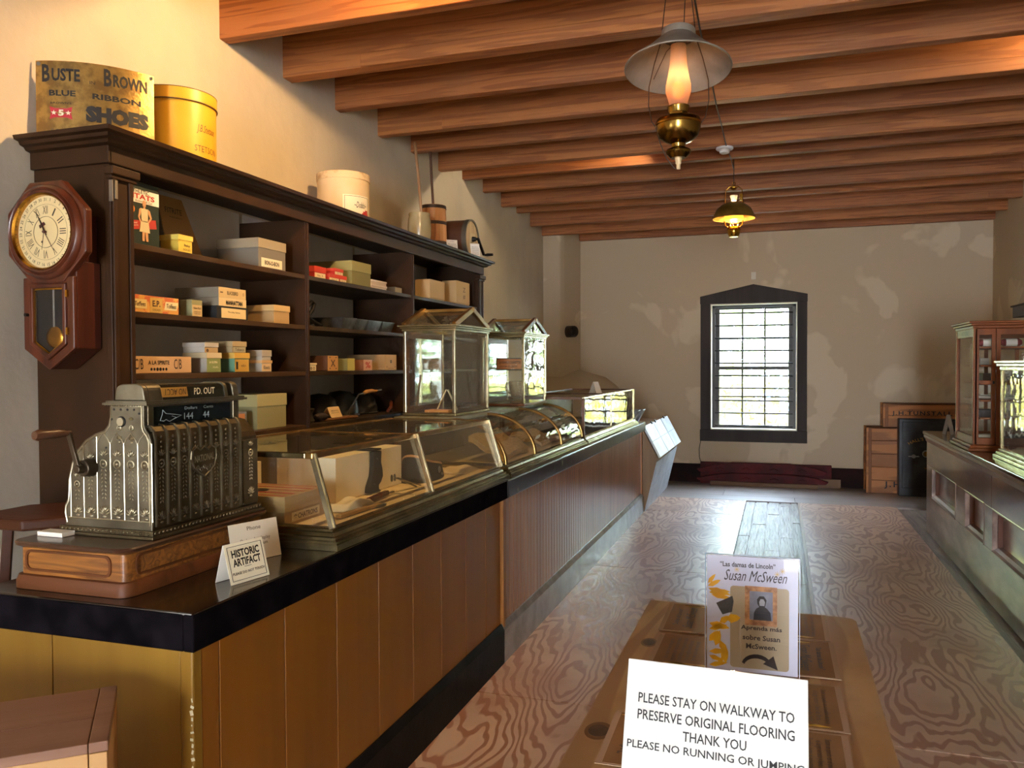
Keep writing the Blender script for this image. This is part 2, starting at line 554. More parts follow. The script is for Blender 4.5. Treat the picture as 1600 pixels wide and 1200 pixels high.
# ---------------------------------------------------------------- ceiling
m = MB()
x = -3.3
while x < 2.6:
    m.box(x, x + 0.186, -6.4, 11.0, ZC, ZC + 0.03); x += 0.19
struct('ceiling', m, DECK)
m = MB(); m.box(-3.5, 2.8, -6.5, 11.1, 3.62, 3.70)
struct('light_leak_cover', m, DECK)  # unseen slab added over the planks to stop daylight leaking through their gaps
BY = [-1.35, -0.74, -0.13, 0.48, 1.09, 1.70, 2.31, 2.92, 3.53, 4.13, 4.71, 5.33, 5.92, 6.50, 7.10, 7.70, 8.31, 8.90, 9.50, 10.07, 10.6]
BZ = [3.14] * 12 + [3.17, 3.16, 3.217, 3.22, 3.19, 3.23, 3.175, 3.15, 3.14]
for i, (yb, zb) in enumerate(zip(BY, BZ)):
    x0 = lwx(yb) - 0.05
    if i == len(BY) - 1:
        x0 = -2.52
    m = MB()
    d = 0.075 if i != 9 else 0.10
    m.box(x0, XR + 0.05, yb - d, yb, zb, ZC)
    inset = i in (9, 13, 16, 11, 7, 18)
    if inset:                      # lower strip that stands proud and stops short of the wall
        m.box(x0 + 0.55, XR - 0.3, yb - d - 0.012, yb - d + 0.01, zb, zb + 0.075)
    o = struct('ceiling_beam', m, BEAM if i % 2 else BEAM_B, bevel=0.006)

# ---------------------------------------------------------------- window_1
win = thing('window_1', 'barred sash window with dark pedimented trim in the end wall', 'window', (-0.315, YB, 0.53))
win['kind'] = 'structure'
L = (-0.315, YB, 0.53)
m = MB(L)
m.box(-0.957, WX0, YB - 0.028, YB, 0.676, 2.264).box(WX1, 0.318, YB - 0.028, YB, 0.676, 2.264)
m.box(-0.963, 0.322, YB - 0.034, YB, 0.528, 0.676)
m.prism([(-0.962, 2.264), (0.322, 2.264), (0.322, 2.36), (-0.315, 2.498), (-0.962, 2.36)], 'y', YB - 0.032, YB)
part('window_trim', m, TRIMWOOD, win, bevel=0.004)
m = MB(L)
for a, b, c, d in ((WX0, WX0 + 0.012, WZ0, WZ1), (WX1 - 0.012, WX1, WZ0, WZ1), (WX0, WX1, WZ1 - 0.012, WZ1)):
    m.box(a, b, YB - 0.02, YB + 0.19, c, d)
part('window_reveal', m, REVEAL, win)
m = MB(L); m.box(WX0, WX1, YB - 0.02, YB + 0.19, WZ0, WZ0 + 0.014)
part('window_sill', m, REVEAL, win)
YS = YB + 0.16
def sash(z0, z1, mz, ys):
    m = MB(L)
    m.ring([(-0.79, z0), (0.16, z0), (0.16, z1), (-0.79, z1)], [(-0.735, z0 + 0.035), (0.105, z0 + 0.035), (0.105, z1 - 0.03), (-0.735, z1 - 0.03)], 'y', ys - 0.02, ys + 0.02)
    for xm in (-0.452, -0.178):
        m.box(xm - 0.011, xm + 0.011, ys - 0.014, ys + 0.014, z0 + 0.03, z1 - 0.03)
    m.box(-0.74, 0.11, ys - 0.014, ys + 0.014, mz - 0.010, mz + 0.010)
    s = part('window_sash', m, SASH, win)
    g = MB(L); g.box(-0.737, 0.107, ys - 0.002, ys + 0.002, z0 + 0.034, z1 - 0.029)
    part('pane', g, WINGLASS, s)
sash(0.692, 1.462, 1.09, YS)
sash(1.440, 2.232, 1.83, YS + 0.045)
m = MB(L)
m.box(WX0 + 0.012, -0.785, YB + 0.13, YB + 0.21, WZ0, WZ1).box(0.155, WX1 - 0.012, YB + 0.13, YB + 0.21, WZ0, WZ1).box(WX0, WX1, YB + 0.13, YB + 0.21, 2.225, WZ1)
part('window_frame', m, SASH, win)
for k in range(10):
    z = 2.152 - k * 0.1585
    m = MB(L); m.cyl((WX0 + 0.05, YB + 0.10, z), (WX1 - 0.05, YB + 0.10, z - 0.004), 0.0105, seg=8)
    part('iron_bar', m, BLACKIRON, win)

# ---------------------------------------------------------------- baseboards
m = MB(); m.box(-2.5, XR, YB - 0.022, YB, 0, 0.20).box(-2.5, XR, YB - 0.03, YB, 0.20, 0.235)
struct('baseboard_back', m, DARKRED, bevel=0.004)

# small fittings on the end wall
m = MB((-0.31, YB, 2.56)); m.box(-0.34, -0.285, YB - 0.012, YB, 2.56, 2.65).box(-0.325, -0.30, YB - 0.02, YB - 0.012, 2.575, 2.62)
solo('wall_plate', m, mat('plate_white', '#d9d3c2', 0.5), 'small pale wall plate above the peak of the window trim', 'wall plate', (-0.31, YB, 2.56), bevel=0.003)
m = MB((-0.97, YB, 0.24)); m.tube([(-0.955, YB - 0.006, 0.53), (-0.975, YB - 0.006, 0.42), (-0.972, YB - 0.006, 0.32), (-0.945, YB - 0.03, 0.24), (-0.93, YB - 0.05, 0.2)], 0.004, 6)
solo('wire', m, BLACKIRON, 'thin dark wire hanging below the left corner of the window trim', 'wire', (-0.97, YB, 0.24))
m = MB((-2.62, 10.2, 1.93))
c = Vector((-2.60, 10.22, 1.93)); d = Vector((0.80, -0.60, 0)).normalized()
m.lathe([(0.0, 0.02), (0.066, 0.02), (0.066, 0.13), (0.074, 0.13), (0.074, -0.02)], c, 24, d, caps=False)
m.lathe([(0.074, -0.02), (0.074, 0.13)], c, 24, d, caps=False)
solo('stovepipe_thimble', m, mat('sooty_iron', '#2a221b', 0.7, 0, '#4a3b2a', 9), 'short black stovepipe stub sticking out of the corner chimney', 'stovepipe', (-2.62, 10.2, 1.93), smooth=40)

# ---------------------------------------------------------------- outside, seen through the end window and mirrored in the cases
LEAF = mat('sunlit_leaves', '#808f55', 0.6, 0, '#a9ae6e', 3.0)
LEAF2 = mat('pale_leaves', '#a9b07e', 0.6, 0, '#7f8c58', 3.0)
BARK = wood('tree_bark', '#6b5a48', '#8d7b66', 'z', 6, 0.9)
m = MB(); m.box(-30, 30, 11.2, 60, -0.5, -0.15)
struct('ground_outside', m, mat('ground_painted_shade', '#a9b4c0', 0.9, 0, '#98a2a8', 0.8))  # grey blue shade and sky light are put into the ground colour
def tree(x, y, h, r, lm, label, n=900):
    t = thing('tree', label, 'tree', (x, y, -0.15), 0, 'trees outside the window')
    m = MB(); m.tube([(0, 0, 0), (0.05, 0.03, h * 0.3), (-0.04, 0, h * 0.6), (0, 0, h * 0.85)], [0.16, 0.12, 0.09, 0.03], 8)
    for k in range(7):
        a = k * 2.4; z = h * (0.32 + 0.07 * k)
        m.tube([(0, 0, z), (math.cos(a) * r * 0.5, math.sin(a) * r * 0.5, z + 0.35), (math.cos(a) * r * 0.85, math.sin(a) * r * 0.85, z + 0.5)], [0.05, 0.03, 0.012], 6)
    part('trunk', m, BARK, t)
    m = MB()
    for k in range(n):
        while True:
            p = Vector((random.uniform(-1, 1), random.uniform(-1, 1), random.uniform(-1, 1)))
            if 0.3 < p.length < 1: break
        p = Vector((p.x * r, p.y * r, h * 0.58 + p.z * h * 0.45))
        s = random.uniform(0.09, 0.2)
        a = Vector((random.uniform(-1, 1), random.uniform(-1, 1), random.uniform(-1, 1))).normalized(); b = a.orthogonal().normalized()
        m.face([p - a * s, p + b * s * 0.5, p + a * s, p - b * s * 0.5])
    part('crown', m, lm, t)
tree(-1.3, 15.2, 4.2, 1.3, LEAF, 'yellow green tree left of centre outside the end window')
tree(0.9, 19.5, 5.0, 1.5, LEAF2, 'pale tree behind the middle panes of the end window')
tree(2.2, 15.4, 3.4, 1.1, LEAF, 'low yellow green tree at the right outside the end window')
tree(-4.2, 18.2, 5.4, 1.8, LEAF2, 'tall pale tree far left outside the end window')
tree(5.0, 19.0, 5.0, 1.8, LEAF, 'yellow green tree far right outside the end window')
for _k, (_x, _y, _h, _r) in enumerate(((-10, 24, 5.5, 2.2), (-5.6, 26, 6, 1.9), (-1.6, 25, 5.2, 1.9), (3.0, 26, 5.6, 2.1), (7.5, 25, 5.4, 2.3), (-8.6, 18.6, 4.2, 1.7), (8.5, 19.5, 4.4, 1.8))):
    tree(_x, _y, _h, _r, (LEAF, LEAF2)[_k % 2], 'round bushy tree in the far row outside the end window, number %s from the left' % ('two', 'three', 'four', 'five', 'six', 'one', 'seven')[_k], 650)
t = thing('hedge', 'low yellow green hedge across the yard outside the end window', 'hedge', (0, 13.6, -0.15))
m = MB()
for k in range(5200):
    p = Vector((random.uniform(-5, 5), random.uniform(-0.4, 0.4), random.uniform(0.0, 1.0) ** 0.8 * 1.45))
    s = random.uniform(0.05, 0.11)
    a = Vector((random.uniform(-1, 1), random.uniform(-1, 1), random.uniform(-1, 1))).normalized(); b = a.orthogonal().normalized()
    m.face([p - a * s, p + b * s * 0.5, p + a * s, p - b * s * 0.5])
part('leaves', m, mat('hedge_leaves', '#a09a44', 0.7, 0, '#bcb158', 2.5), t)
m = MB()
for k in range(14):
    x = -4.7 + k * 0.72; m.tube([(x, 0, 0), (x + 0.05, 0.03, 0.6), (x - 0.03, 0, 1.25)], [0.03, 0.02, 0.008], 6)
part('stems', m, BARK, t)
# ================================================================ wall shelving on the left
BROWN = mat('brown_paint', '#38220f', 0.5, 0, '#2c1a0b', 5, spec=0.22, bump=0.05, bscale=30)
BROWN_D = mat('brown_paint_worn', '#2f2214', 0.5, 0, '#443824', 7, spec=0.25, contrast=(0.45, 0.75), bump=0.06)
SHELFTOP = mat('shelf_paint', '#3b2715', 0.5, 0, '#49341f', 6, spec=0.25)
INK = mat('black_ink', '#17130f', 0.6)
INKBROWN = mat('brown_ink', '#4a3321', 0.6)
INKRED = mat('red_ink', '#b32a22', 0.6)
GOLDINK = mat('gold_ink', '#c2923e', 0.5, 0.3)
CREAMPAPER = mat('cream_paper', '#e6d7b4', 0.7)
WHITEPAPER = mat('white_paper', '#ece7da', 0.65)

UB, UF = -2.625, -2.27
T = (-2.45, 4.2, 0.0)
unit = thing('shelving_unit', 'long dark brown wall shelving with moulded cornice behind the counter', 'shelves', T)
ZT = 2.225
SH = (1.9608, 1.7068, 1.4738, 1.2038, 0.9288, 0.55)
def wx(y): return lwx(y) + 0.012
m = MB(T); m.box(wx(2.32), UF, 2.325, 2.35, 0, 2.30)
part('end_panel', m, BROWN, unit, bevel=0.002)
m = MB(T); m.box(wx(6.15), UF, 6.125, 6.15, 0, 2.30)
part('end_panel', m, BROWN, unit, bevel=0.002)
for ya, yb in ((2.32, 2.43), (6.04, 6.15)):
    m = MB(T); m.box(UF - 0.02, UF + 0.008, ya, yb, 0, 2.2)
    m.box(UF + 0.008, UF + 0.018, ya + 0.004, ya + 0.022, 0, 2.18).box(UF + 0.008, UF + 0.016, yb - 0.028, yb - 0.008, 0, 2.18)
    p = part('pilaster', m, BROWN, unit, bevel=0.003)
    m = MB(T); m.box(UF - 0.01, UF + 0.03, ya - 0.012, yb + 0.012, 2.185, 2.215).box(UF - 0.01, UF + 0.02, ya - 0.006, yb + 0.006, 2.17, 2.185)
    part('capital', m, BROWN, p, bevel=0.004)
for a, b in ((2.352, 3.584), (3.616, 4.834), (4.866, 6.124)):
    m = MB(T); m.hexa([(wx(a) - 0.003, a, 0.02), (wx(b) - 0.003, b, 0.02), (wx(b) - 0.003, b, 2.29), (wx(a) - 0.003, a, 2.29)], [(wx(a) - 0.001, a, 0.02), (wx(b) - 0.001, b, 0.02), (wx(b) - 0.001, b, 2.29), (wx(a) - 0.001, a, 2.29)])
    part('back_panel', m, mat('added_pale_back', '#e6e4df', 0.8, 0, '#d5d2cc', 3), unit, 'thin pale sheet added to brighten the wall behind the shelves')  # pale sheet added over the bare wall to brighten the open bays
for yd in (3.585, 4.835):
    m = MB(T); m.box(wx(yd), UF, yd, yd + 0.03, 0, 2.24)
    m.box(UF, UF + 0.006, yd + 0.006, yd + 0.024, 0, 2.22)
    part('divider', m, BROWN, unit, bevel=0.002)
for a, b in ((2.35, 3.585), (3.615, 4.835), (4.865, 6.125)):
    for z in SH:
        m = MB(T); m.box(wx(b), UF - 0.004, a, b, z - 0.022, z)
        part('shelf', m, BROWN_D if a > 3 else SHELFTOP, unit, bevel=0.002)
m = MB(T); m.box(UF - 0.02, UF + 0.012, 2.315, 6.155, ZT, 2.305).box(wx(2.3), UF + 0.012, 2.308, 2.325, ZT, 2.305).box(wx(6.2), UF + 0.012, 6.15, 6.162, ZT, 2.305)
part('fascia', m, BROWN, unit, bevel=0.003)
m = MB(T)
prof = [(0.0, 2.285), (0.022, 2.290), (0.03, 2.300), (0.046, 2.305), (0.052, 2.316), (0.07, 2.320), (0.075, 2.3338), (0.0, 2.3338)]
def cornice_at(e): return [(UF + 0.010 + e * 1.0, 2.31 - e), ]
rows = []
for e, z in prof:
    rows.append([(wx(2.2), 2.31 - e, z), (UF + 0.010 + e, 2.31 - e, z), (UF + 0.010 + e, 6.16 + e, z), (wx(6.3), 6.16 + e, z)])
for r0, r1 in zip(rows, rows[1:] + rows[:1]):
    for k in range(3):
        m.face([r0[k], r0[k + 1], r1[k + 1], r1[k]])
m.face([r[0] for r in rows]); m.face([r[3] for r in rows])
bmesh.ops.remove_doubles(m.bm, verts=m.bm.verts[:], dist=1e-6)
part('cornice', m, BROWN, unit, smooth=30)
m = MB(T); m.prism([(wx(2.3), 2.31), (UF, 2.31), (UF, 6.16), (wx(6.16), 6.16)], 'z', 2.30, 2.3335)
part('top_board', m, BROWN, unit)
m = MB(T); m.box(UF + 0.018, UF + 0.022, 2.328, 2.34, 2.10, 2.165).box(UF + 0.004, UF + 0.02, 2.317, 2.321, 2.09, 2.165)
h = part('hinge', m, mat('old_hinge', '#8d8477', 0.45, 0.7), unit, 'worn metal hinge leaf')
ZTOP = 2.335

# ---------------------------------------------------------------- boxes on the shelves
def carton(label, y0, y1, z0, z1, xf, xb, body, lid=None, lid_h=0.0, group=None, lab=None, name='cardboard_box', cat='box', over=0.003):
    c = ((xf + xb) / 2, (y0 + y1) / 2, z0)
    if lid is None and lab is None:
        m = MB(c); m.box(xb, xf, y0, y1, z0, z1)
        return solo(name, m, body, label, cat, c, 0, group, bevel=0.0015)
    t = thing(name, label, cat, c, 0, group)
    m = MB(c); m.box(xb, xf, y0, y1, z0, z1 - (0.002 if lid else 0))
    part('box_body', m, body, t, bevel=0.0015)
    if lid:
        m = MB(c); m.box(xb - over, xf + over, y0 - over, y1 + over, z1 - lid_h, z1)
        part('lid', m, lid, t, bevel=0.0015)
    if lab:
        for (fy0, fz0, fy1, fz1, lm, lines) in lab:        # fractions of the front face
            yy0, yy1 = y0 + (y1 - y0) * fy0, y0 + (y1 - y0) * fy1
            zz0, zz1 = z0 + (z1 - z0) * fz0, z0 + (z1 - z0) * fz1
            ctr = (xf + (over if lid and fz0 > 0.6 else 0) - c[0], (yy0 + yy1) / 2 - c[1], (zz0 + zz1) / 2 - c[2])
            f = flat(t, lm, ctr, Y_, Z_, yy1 - yy0, zz1 - zz0, lift=0.0008)
            for (s, fy, fz, fw, fh, im, b) in lines:
                W, H = yy1 - yy0, zz1 - zz0
                text(s, f, im, (ctr[0] + 0.0008, ctr[1] + (fy - 0.5) * W, ctr[2] + (fz - 0.5) * H), Y_, Z_, fw * W, fh * H, b)
    return t
def card(c): return mat('card_' + c.strip('#'), c, 0.7, 0, None, bump=0.04, bscale=25)
F = -2.31
G1 = 'goods boxes on the shelves'
S1, S2, S3, S4 = 1.962, 1.708, 1.475, 1.205
BLANK = []
# bay nearest the camera, top shelf
c = (F - 0.015, 2.52, S1)
t = thing('underwear_box', 'tall dark green box front with red lettering and a standing athlete', 'box', c)
m = MB(c); m.box(F - 0.05, F, 2.452, 2.612, S1, 2.20); part('box_body', m, mat('poster_green', '#1d2a20', 0.5), t, bevel=0.001)
f = flat(t, WHITEPAPER, (0.015, 0.012, 0.186), Y_, Z_, 0.159, 0.050, 'header_panel', lift=0.0008)
text('ATHLETIC', f, INK, (0.0160, -0.01, 0.2035), Y_, Z_, 0.10, 0.014, 0.01)
text('HTATS', f, INKRED, (0.0160, 0.0, 0.185), Y_, Z_, 0.135, 0.020, 0.03)
text('Active Pull Cut', f, INK, (0.0160, 0.01, 0.168), Y_, Z_, 0.09, 0.009, 0.0, 0.3)
f = flat(t, mat('poster_red', '#b5382c', 0.5), (0.015, 0.0, 0.080), Vector((0, 1, 0.14)), Vector((0, -0.14, 1)), 0.152, 0.034, 'red_band', lift=0.0008)
text('Guaranteed\nPermanent fit', f, WHITEPAPER, (0.0160, -0.045, 0.077), Vector((0, 1, 0.14)), Vector((0, -0.14, 1)), 0.05, 0.016)
m = MB(); m.cyl((0.0148, -0.052, 0.133), (0.0160, -0.052, 0.133), 0.017, seg=20); part('orange_spot', m, mat('poster_orange', '#d9822b', 0.5), t)
SKIN = mat('poster_skin', '#cf9c72', 0.6); SHIRT = mat('poster_cream', '#d6c7a0', 0.6)
m = MB()
P = lambda pts: m.prism(pts, 'x', 0.0149, 0.0172)
P([(0.008, 0.140), (0.018, 0.140), (0.018, 0.150), (0.020, 0.150), (0.022, 0.162), (0.020, 0.172), (0.007, 0.172), (0.004, 0.162), (0.006, 0.150), (0.008, 0.150)]) if 0 else P([(0.006, 0.150), (0.020, 0.150), (0.022, 0.162), (0.020, 0.172), (0.007, 0.172), (0.004, 0.162)])           # head
P([(0.008, 0.138), (0.018, 0.138), (0.018, 0.152), (0.008, 0.152)])
P([(-0.014, 0.137), (-0.006, 0.142), (-0.004, 0.125), (-0.012, 0.108), (-0.004, 0.092), (-0.010, 0.088), (-0.020, 0.108)])
P([(0.034, 0.142), (0.042, 0.136), (0.052, 0.110), (0.036, 0.090), (0.030, 0.093), (0.042, 0.110), (0.032, 0.126)])
P([(0.000, 0.018), (0.012, 0.018), (0.014, 0.052), (0.000, 0.054)]); P([(0.020, 0.018), (0.032, 0.018), (0.030, 0.054), (0.017, 0.052)])
part('athlete_figure', m, SKIN, t)
m = MB(); m.prism([(-0.006, 0.142), (0.032, 0.142), (0.030, 0.10), (0.028, 0.092), (0.000, 0.092), (-0.003, 0.10)], 'x', 0.0149, 0.0176)
m.prism([(-0.006, 0.094), (0.034, 0.094), (0.040, 0.052), (-0.014, 0.052)], 'x', 0.0149, 0.0176); part('athlete_shirt', m, SHIRT, t)
# leaning display card
c = (-2.50, 3.00, S1)
t = thing('display_card', 'tan pointed display card leaning at the back behind the small yellow box', 'card', c)
m = MB()
Lp = lambda y, z: (-0.02 - 0.04 * (z / 0.28), y, z)
A = [(-0.125, 0.285), (0.03, 0.285), (0.14, 0.0), (-0.09, 0.0)]
m.hexa([Lp(y, z) for y, z in A], [(p[0] + 0.006, p[1], p[2]) for p in [Lp(y, z) for y, z in A]])
part('card_panel', m, card('#a8834f'), t)
nn = Vector((1, 0, 0.46)).normalized()
text('FITRITE', t, INK, Vector(Lp(-0.035, 0.225)) + Vector((0.0075, 0, 0)), Y_, Vector((-0.143, 0, 1)), 0.105, 0.024, 0.0)
text('ANKLE LENGTH', t, INK, Vector(Lp(-0.025, 0.197)) + Vector((0.0075, 0, 0)), Y_, Vector((-0.143, 0, 1)), 0.08, 0.006)
carton('small bright yellow lidded box in front of the leaning tan card', 2.719, 2.800, S1, 2.037, F, -2.40, card('#d9b545'), card('#e6c65a'), 0.022, G1,
       [(0.06, 0.06, 0.94, 0.62, card('#dcbc4c'), [('Baby', 0.62, 0.66, 0.5, 0.3, INKBROWN, 0.01), ('SOLES', 0.6, 0.28, 0.6, 0.2, INKBROWN, 0.0)])])
carton('large grey lidded shoebox with a paper label, alone on the top shelf', 3.251, 3.470, S1, 2.102, F, -2.54, card('#776f60'), card('#9a8b70'), 0.045, G1,
       [(0.10, 0.06, 0.86, 0.36, CREAMPAPER, [('BON-O-BON', 0.5, 0.5, 0.7, 0.5, INK, 0.02)])])
# second shelf
c = (F - 0.04, 2.59, S2)
t = thing('candy_box', 'long orange printed box at the left end of the second shelf', 'box', c, 0, G1)
m = MB(c); m.box(F - 0.10, F, 2.452, 2.716, S2, 1.775); part('box_body', m, mat('print_orange', '#c8683a', 0.6, 0, '#d9a04f', 30, contrast=(0.45, 0.55)), t, bevel=0.0015)
f = flat(t, card('#caa24e'), (0.04, 0.0, 0.032), Y_, Z_, 0.066, 0.058, 'centre_panel', lift=0.001)
text('E.P.', f, INKBROWN, (0.0412, 0.0, 0.038), Y_, Z_, 0.042, 0.024, 0.03); text('CHICAGO', f, INKBROWN, (0.0412, 0.0, 0.014), Y_, Z_, 0.042, 0.008)
f = flat(t, card('#e3d29c'), (0.04, 0.082, 0.033), Y_, Vector((0, 0.25, 1)), 0.07, 0.034, 'side_panel', lift=0.001); text('Toffees', f, INKBROWN, (0.0412, 0.082, 0.033), Y_, Z_, 0.055, 0.018, 0.01, 0.2)
f = flat(t, card('#dbc07d'), (0.04, -0.085, 0.033), Y_, Z_, 0.07, 0.036, 'side_panel', lift=0.001); text('Toffees', f, INKBROWN, (0.0412, -0.085, 0.033), Y_, Z_, 0.055, 0.018, 0.01, 0.2)
carton('small pale green box with a lettered front, beside the long orange box', 2.793, 2.857, S2, 1.778, F, -2.37, card('#8f8a5e'), None, 0, G1,
       [(0.04, 0.04, 0.96, 0.70, card('#c9ab74'), [('Viene Bach', 0.5, 0.72, 0.8, 0.2, INK, 0.01), ('A MILD AND\nPURE SOAP', 0.5, 0.3, 0.7, 0.3, INKBROWN, 0)])], over=0)
carton('flat grey hosiery box on top of two others, with a pale lettered end', 2.963, 3.152, 1.802, 1.847, F, -2.54, card('#857a66'), None, 0, G1,
       [(0.0, 0.0, 1.0, 1.0, card('#cdb07a'), [('BLACKBIRD', 0.5, 0.5, 0.4, 0.36, INK, 0.01), ('o', 0.9, 0.5, 0.05, 0.3, INKBROWN, 0), ('-', 0.1, 0.5, 0.1, 0.1, INKBROWN, 0)])])
carton('flat grey hosiery box above the black box, dark lettering on its pale end', 2.963, 3.154, 1.7655, 1.8015, F, -2.54, card('#8c806a'), None, 0, G1,
       [(0.0, 0.0, 1.0, 1.0, card('#d8bd88'), [('MANHATTAN', 0.55, 0.45, 0.6, 0.55, INK, 0.05)])])
carton('black box with a cream label at the bottom of the hosiery stack', 2.950, 3.166, S2, 1.765, F, -2.47, card('#1d1d1c'), None, 0, G1,
       [(0.14, 0.10, 0.93, 0.86, card('#e0c48a'), [('The Lilley Fabrics', 0.5, 0.6, 0.5, 0.2, INK, 0.01)])])
carton('plain tan lidded box at the right end of the second shelf', 3.368, 3.498, S2, 1.797, F, -2.46, card('#b08f5d'), card('#c9a870'), 0.030, G1)
# third shelf
c = (F - 0.04, 2.62, S3)
t = thing('candy_box', 'long cream box lettered in black at the left end of the third shelf', 'box', c, 0, G1)
m = MB(c); m.box(F - 0.10, F, 2.452, 2.786, S3, 1.541); part('box_body', m, card('#c79e6e'), t, bevel=0.002)
for yy in (-0.125, 0.085):
    text('C/B', t, INK, (0.0405, yy, 0.036), Y_, Z_, 0.045, 0.040, 0.0)
text('A LA SPIRITE', t, INK, (0.0405, -0.02, 0.042), Y_, Vector((0, -0.03, 1)), 0.115, 0.016, 0.012)
m = MB()
for k in range(6):
    m.cyl((0.0398, -0.06 + k * 0.016, 0.016), (0.0410, -0.06 + k * 0.016, 0.016), 0.0058 + 0.001 * (k in (2, 3)), seg=10)
part('printed_spots', m, INK, t)
W1, W2 = card('#a79f8d'), card('#b5ad9c')
carton('white lidded box on top of the larger white box, third shelf', 2.868, 2.953, 1.5605, 1.603, F, -2.42, W2, W2, 0.020, G1, [(0.0, 0.0, 1.0, 0.52, card('#b5986a'), [('o', 0.2, 0.4, 0.18, 0.6, INKBROWN, 0.06)]), (0.0, 0.53, 1.0, 0.97, card('#ad9166'), [])])
carton('white lidded box with a green framed label, under a smaller white one', 2.880, 2.973, S3, 1.560, F, -2.43, W1, card('#c8b58c'), 0.024, G1, [(0.02, 0.02, 0.98, 0.72, card('#7f8a52'), [('LA GLORIA', 0.45, 0.72, 0.6, 0.16, CREAMPAPER, 0.02), ('- SOAPS -', 0.6, 0.35, 0.5, 0.12, CREAMPAPER, 0)])])
carton('tan lidded box on top of the mint green box', 3.052, 3.149, 1.5625, 1.613, F, -2.45, card('#9d8a66'), card('#a8946c'), 0.024, G1, [(0.06, 0.04, 0.96, 0.5, card('#a8a080'), [('Tobasco', 0.5, 0.5, 0.7, 0.6, INK, 0.0, )])])
carton('mint green lidded box with an ochre label, under the tan box', 3.066, 3.171, S3, 1.562, F, -2.40, card('#5f8a6c'), card('#c79e45'), 0.026, G1, [(0.03, 0.02, 0.97, 0.66, card('#b98f3a'), [('I', 0.14, 0.5, 0.14, 0.6, INK, 0.08), ('wallton', 0.6, 0.5, 0.35, 0.2, INKBROWN, 0)])])
carton('white box on top at the right end of the third shelf', 3.268, 3.340, 1.5295, 1.577, F, -2.39, W1, card('#a39887'), 0.030, G1)
carton('cream box with a lettered label, below a white one, third shelf', 3.266, 3.345, S3, 1.529, F, -2.39, W1, card('#c29c68'), 0.014, G1, [(0.05, 0.05, 0.95, 0.70, card('#cfae7c'), [('Kinetic', 0.5, 0.5, 0.7, 0.5, INK, 0.01)])])
# fourth shelf
carton('large olive lidded box on the fourth shelf, right of the cash register', 3.228, 3.462, S4, 1.369, F, -2.50, card('#8d8559'), card('#a59a66'), 0.058, G1)
carton('dark blue and white flat box behind the cash register hood', 3.02, 3.16, S4, 1.252, F, -2.50, card('#2b3546'), None, 0, G1, [(0.1, 0.2, 0.9, 0.8, CREAMPAPER, [])])
carton('grey flat box on top of the dark blue one behind the cash register', 3.00, 3.15, 1.253, 1.295, F, -2.50, card('#6d6f70'), None, 0, G1, [(0.1, 0.2, 0.9, 0.8, card('#b97a4c'), [])])
# fifth shelf: what shows between the cash register and the show case
ZL = 0.93
for k, (yy0, yy1, zz0, zz1, col, lab) in enumerate((
        (3.10, 3.42, ZL, 0.985, '#8a6b3c', 'flat tan box at the bottom of the pile right of the cash register'),
        (3.12, 3.40, 0.986, 1.010, '#a8462f', 'thin red edged box second from the bottom right of the cash register'),
        (3.14, 3.40, 1.011, 1.075, '#b59a70', 'pale box in the middle of the pile right of the cash register'),
        (3.13, 3.44, 1.076, 1.10, '#7c7a66', 'grey green flat box topmost of the pile right of the cash register'))):
    carton(lab, yy0, yy1, zz0, zz1, F, -2.52, card(col), None, 0, 'pile on the fifth shelf')

# middle bay, top shelf
RED, RED2 = card('#a8281c'), card('#c03a28')
PL = card('#d8bf92')
def redbox(label, y0, y1, z0, z1, xb):
    return carton(label, y0, y1, z0, z1, F, xb, RED, RED2, (z1 - z0) * 0.5, 'red boxes on the top shelf', [(0.04, 0.04, 0.96, 0.46, PL, [('No. 4', 0.5, 0.5, 0.5, 0.4, INKBROWN, 0)])], over=0.002)
redbox('largest of the red boxes, at the left on the middle top shelf', 3.730, 3.843, S1, 2.026, -2.40)
redbox('red box lying on the two small red boxes', 3.935, 4.026, 2.0015, 2.036, -2.38)
redbox('small red box bottom left under another red box', 3.876, 3.984, S1, 2.001, -2.38)
redbox('small red box bottom right beside the olive box', 3.988, 4.062, S1, 2.001, -2.38)
carton('big olive grey lidded box on the middle top shelf', 4.125, 4.347, S1, 2.101, F, -2.60, card('#77703f'), card('#8d854f'), 0.058, G1)
carton('lower white box with pink edges, right of the big olive grey box', 4.354, 4.553, S1, 1.990, F, -2.42, card('#bda890'), card('#cbb9a2'), 0.012, G1)
carton('upper white box with pink edges, right of the big olive grey box', 4.356, 4.551, 1.9905, 2.017, F, -2.42, card('#bda890'), card('#d3c3ad'), 0.010, G1)
carton('small dark grey box at the right end of the middle top shelf', 4.668, 4.770, S1, 2.000, F, -2.40, card('#4b473e'), None, 0, G1, [(0.05, 0.1, 0.95, 0.9, card('#948668'), [])])
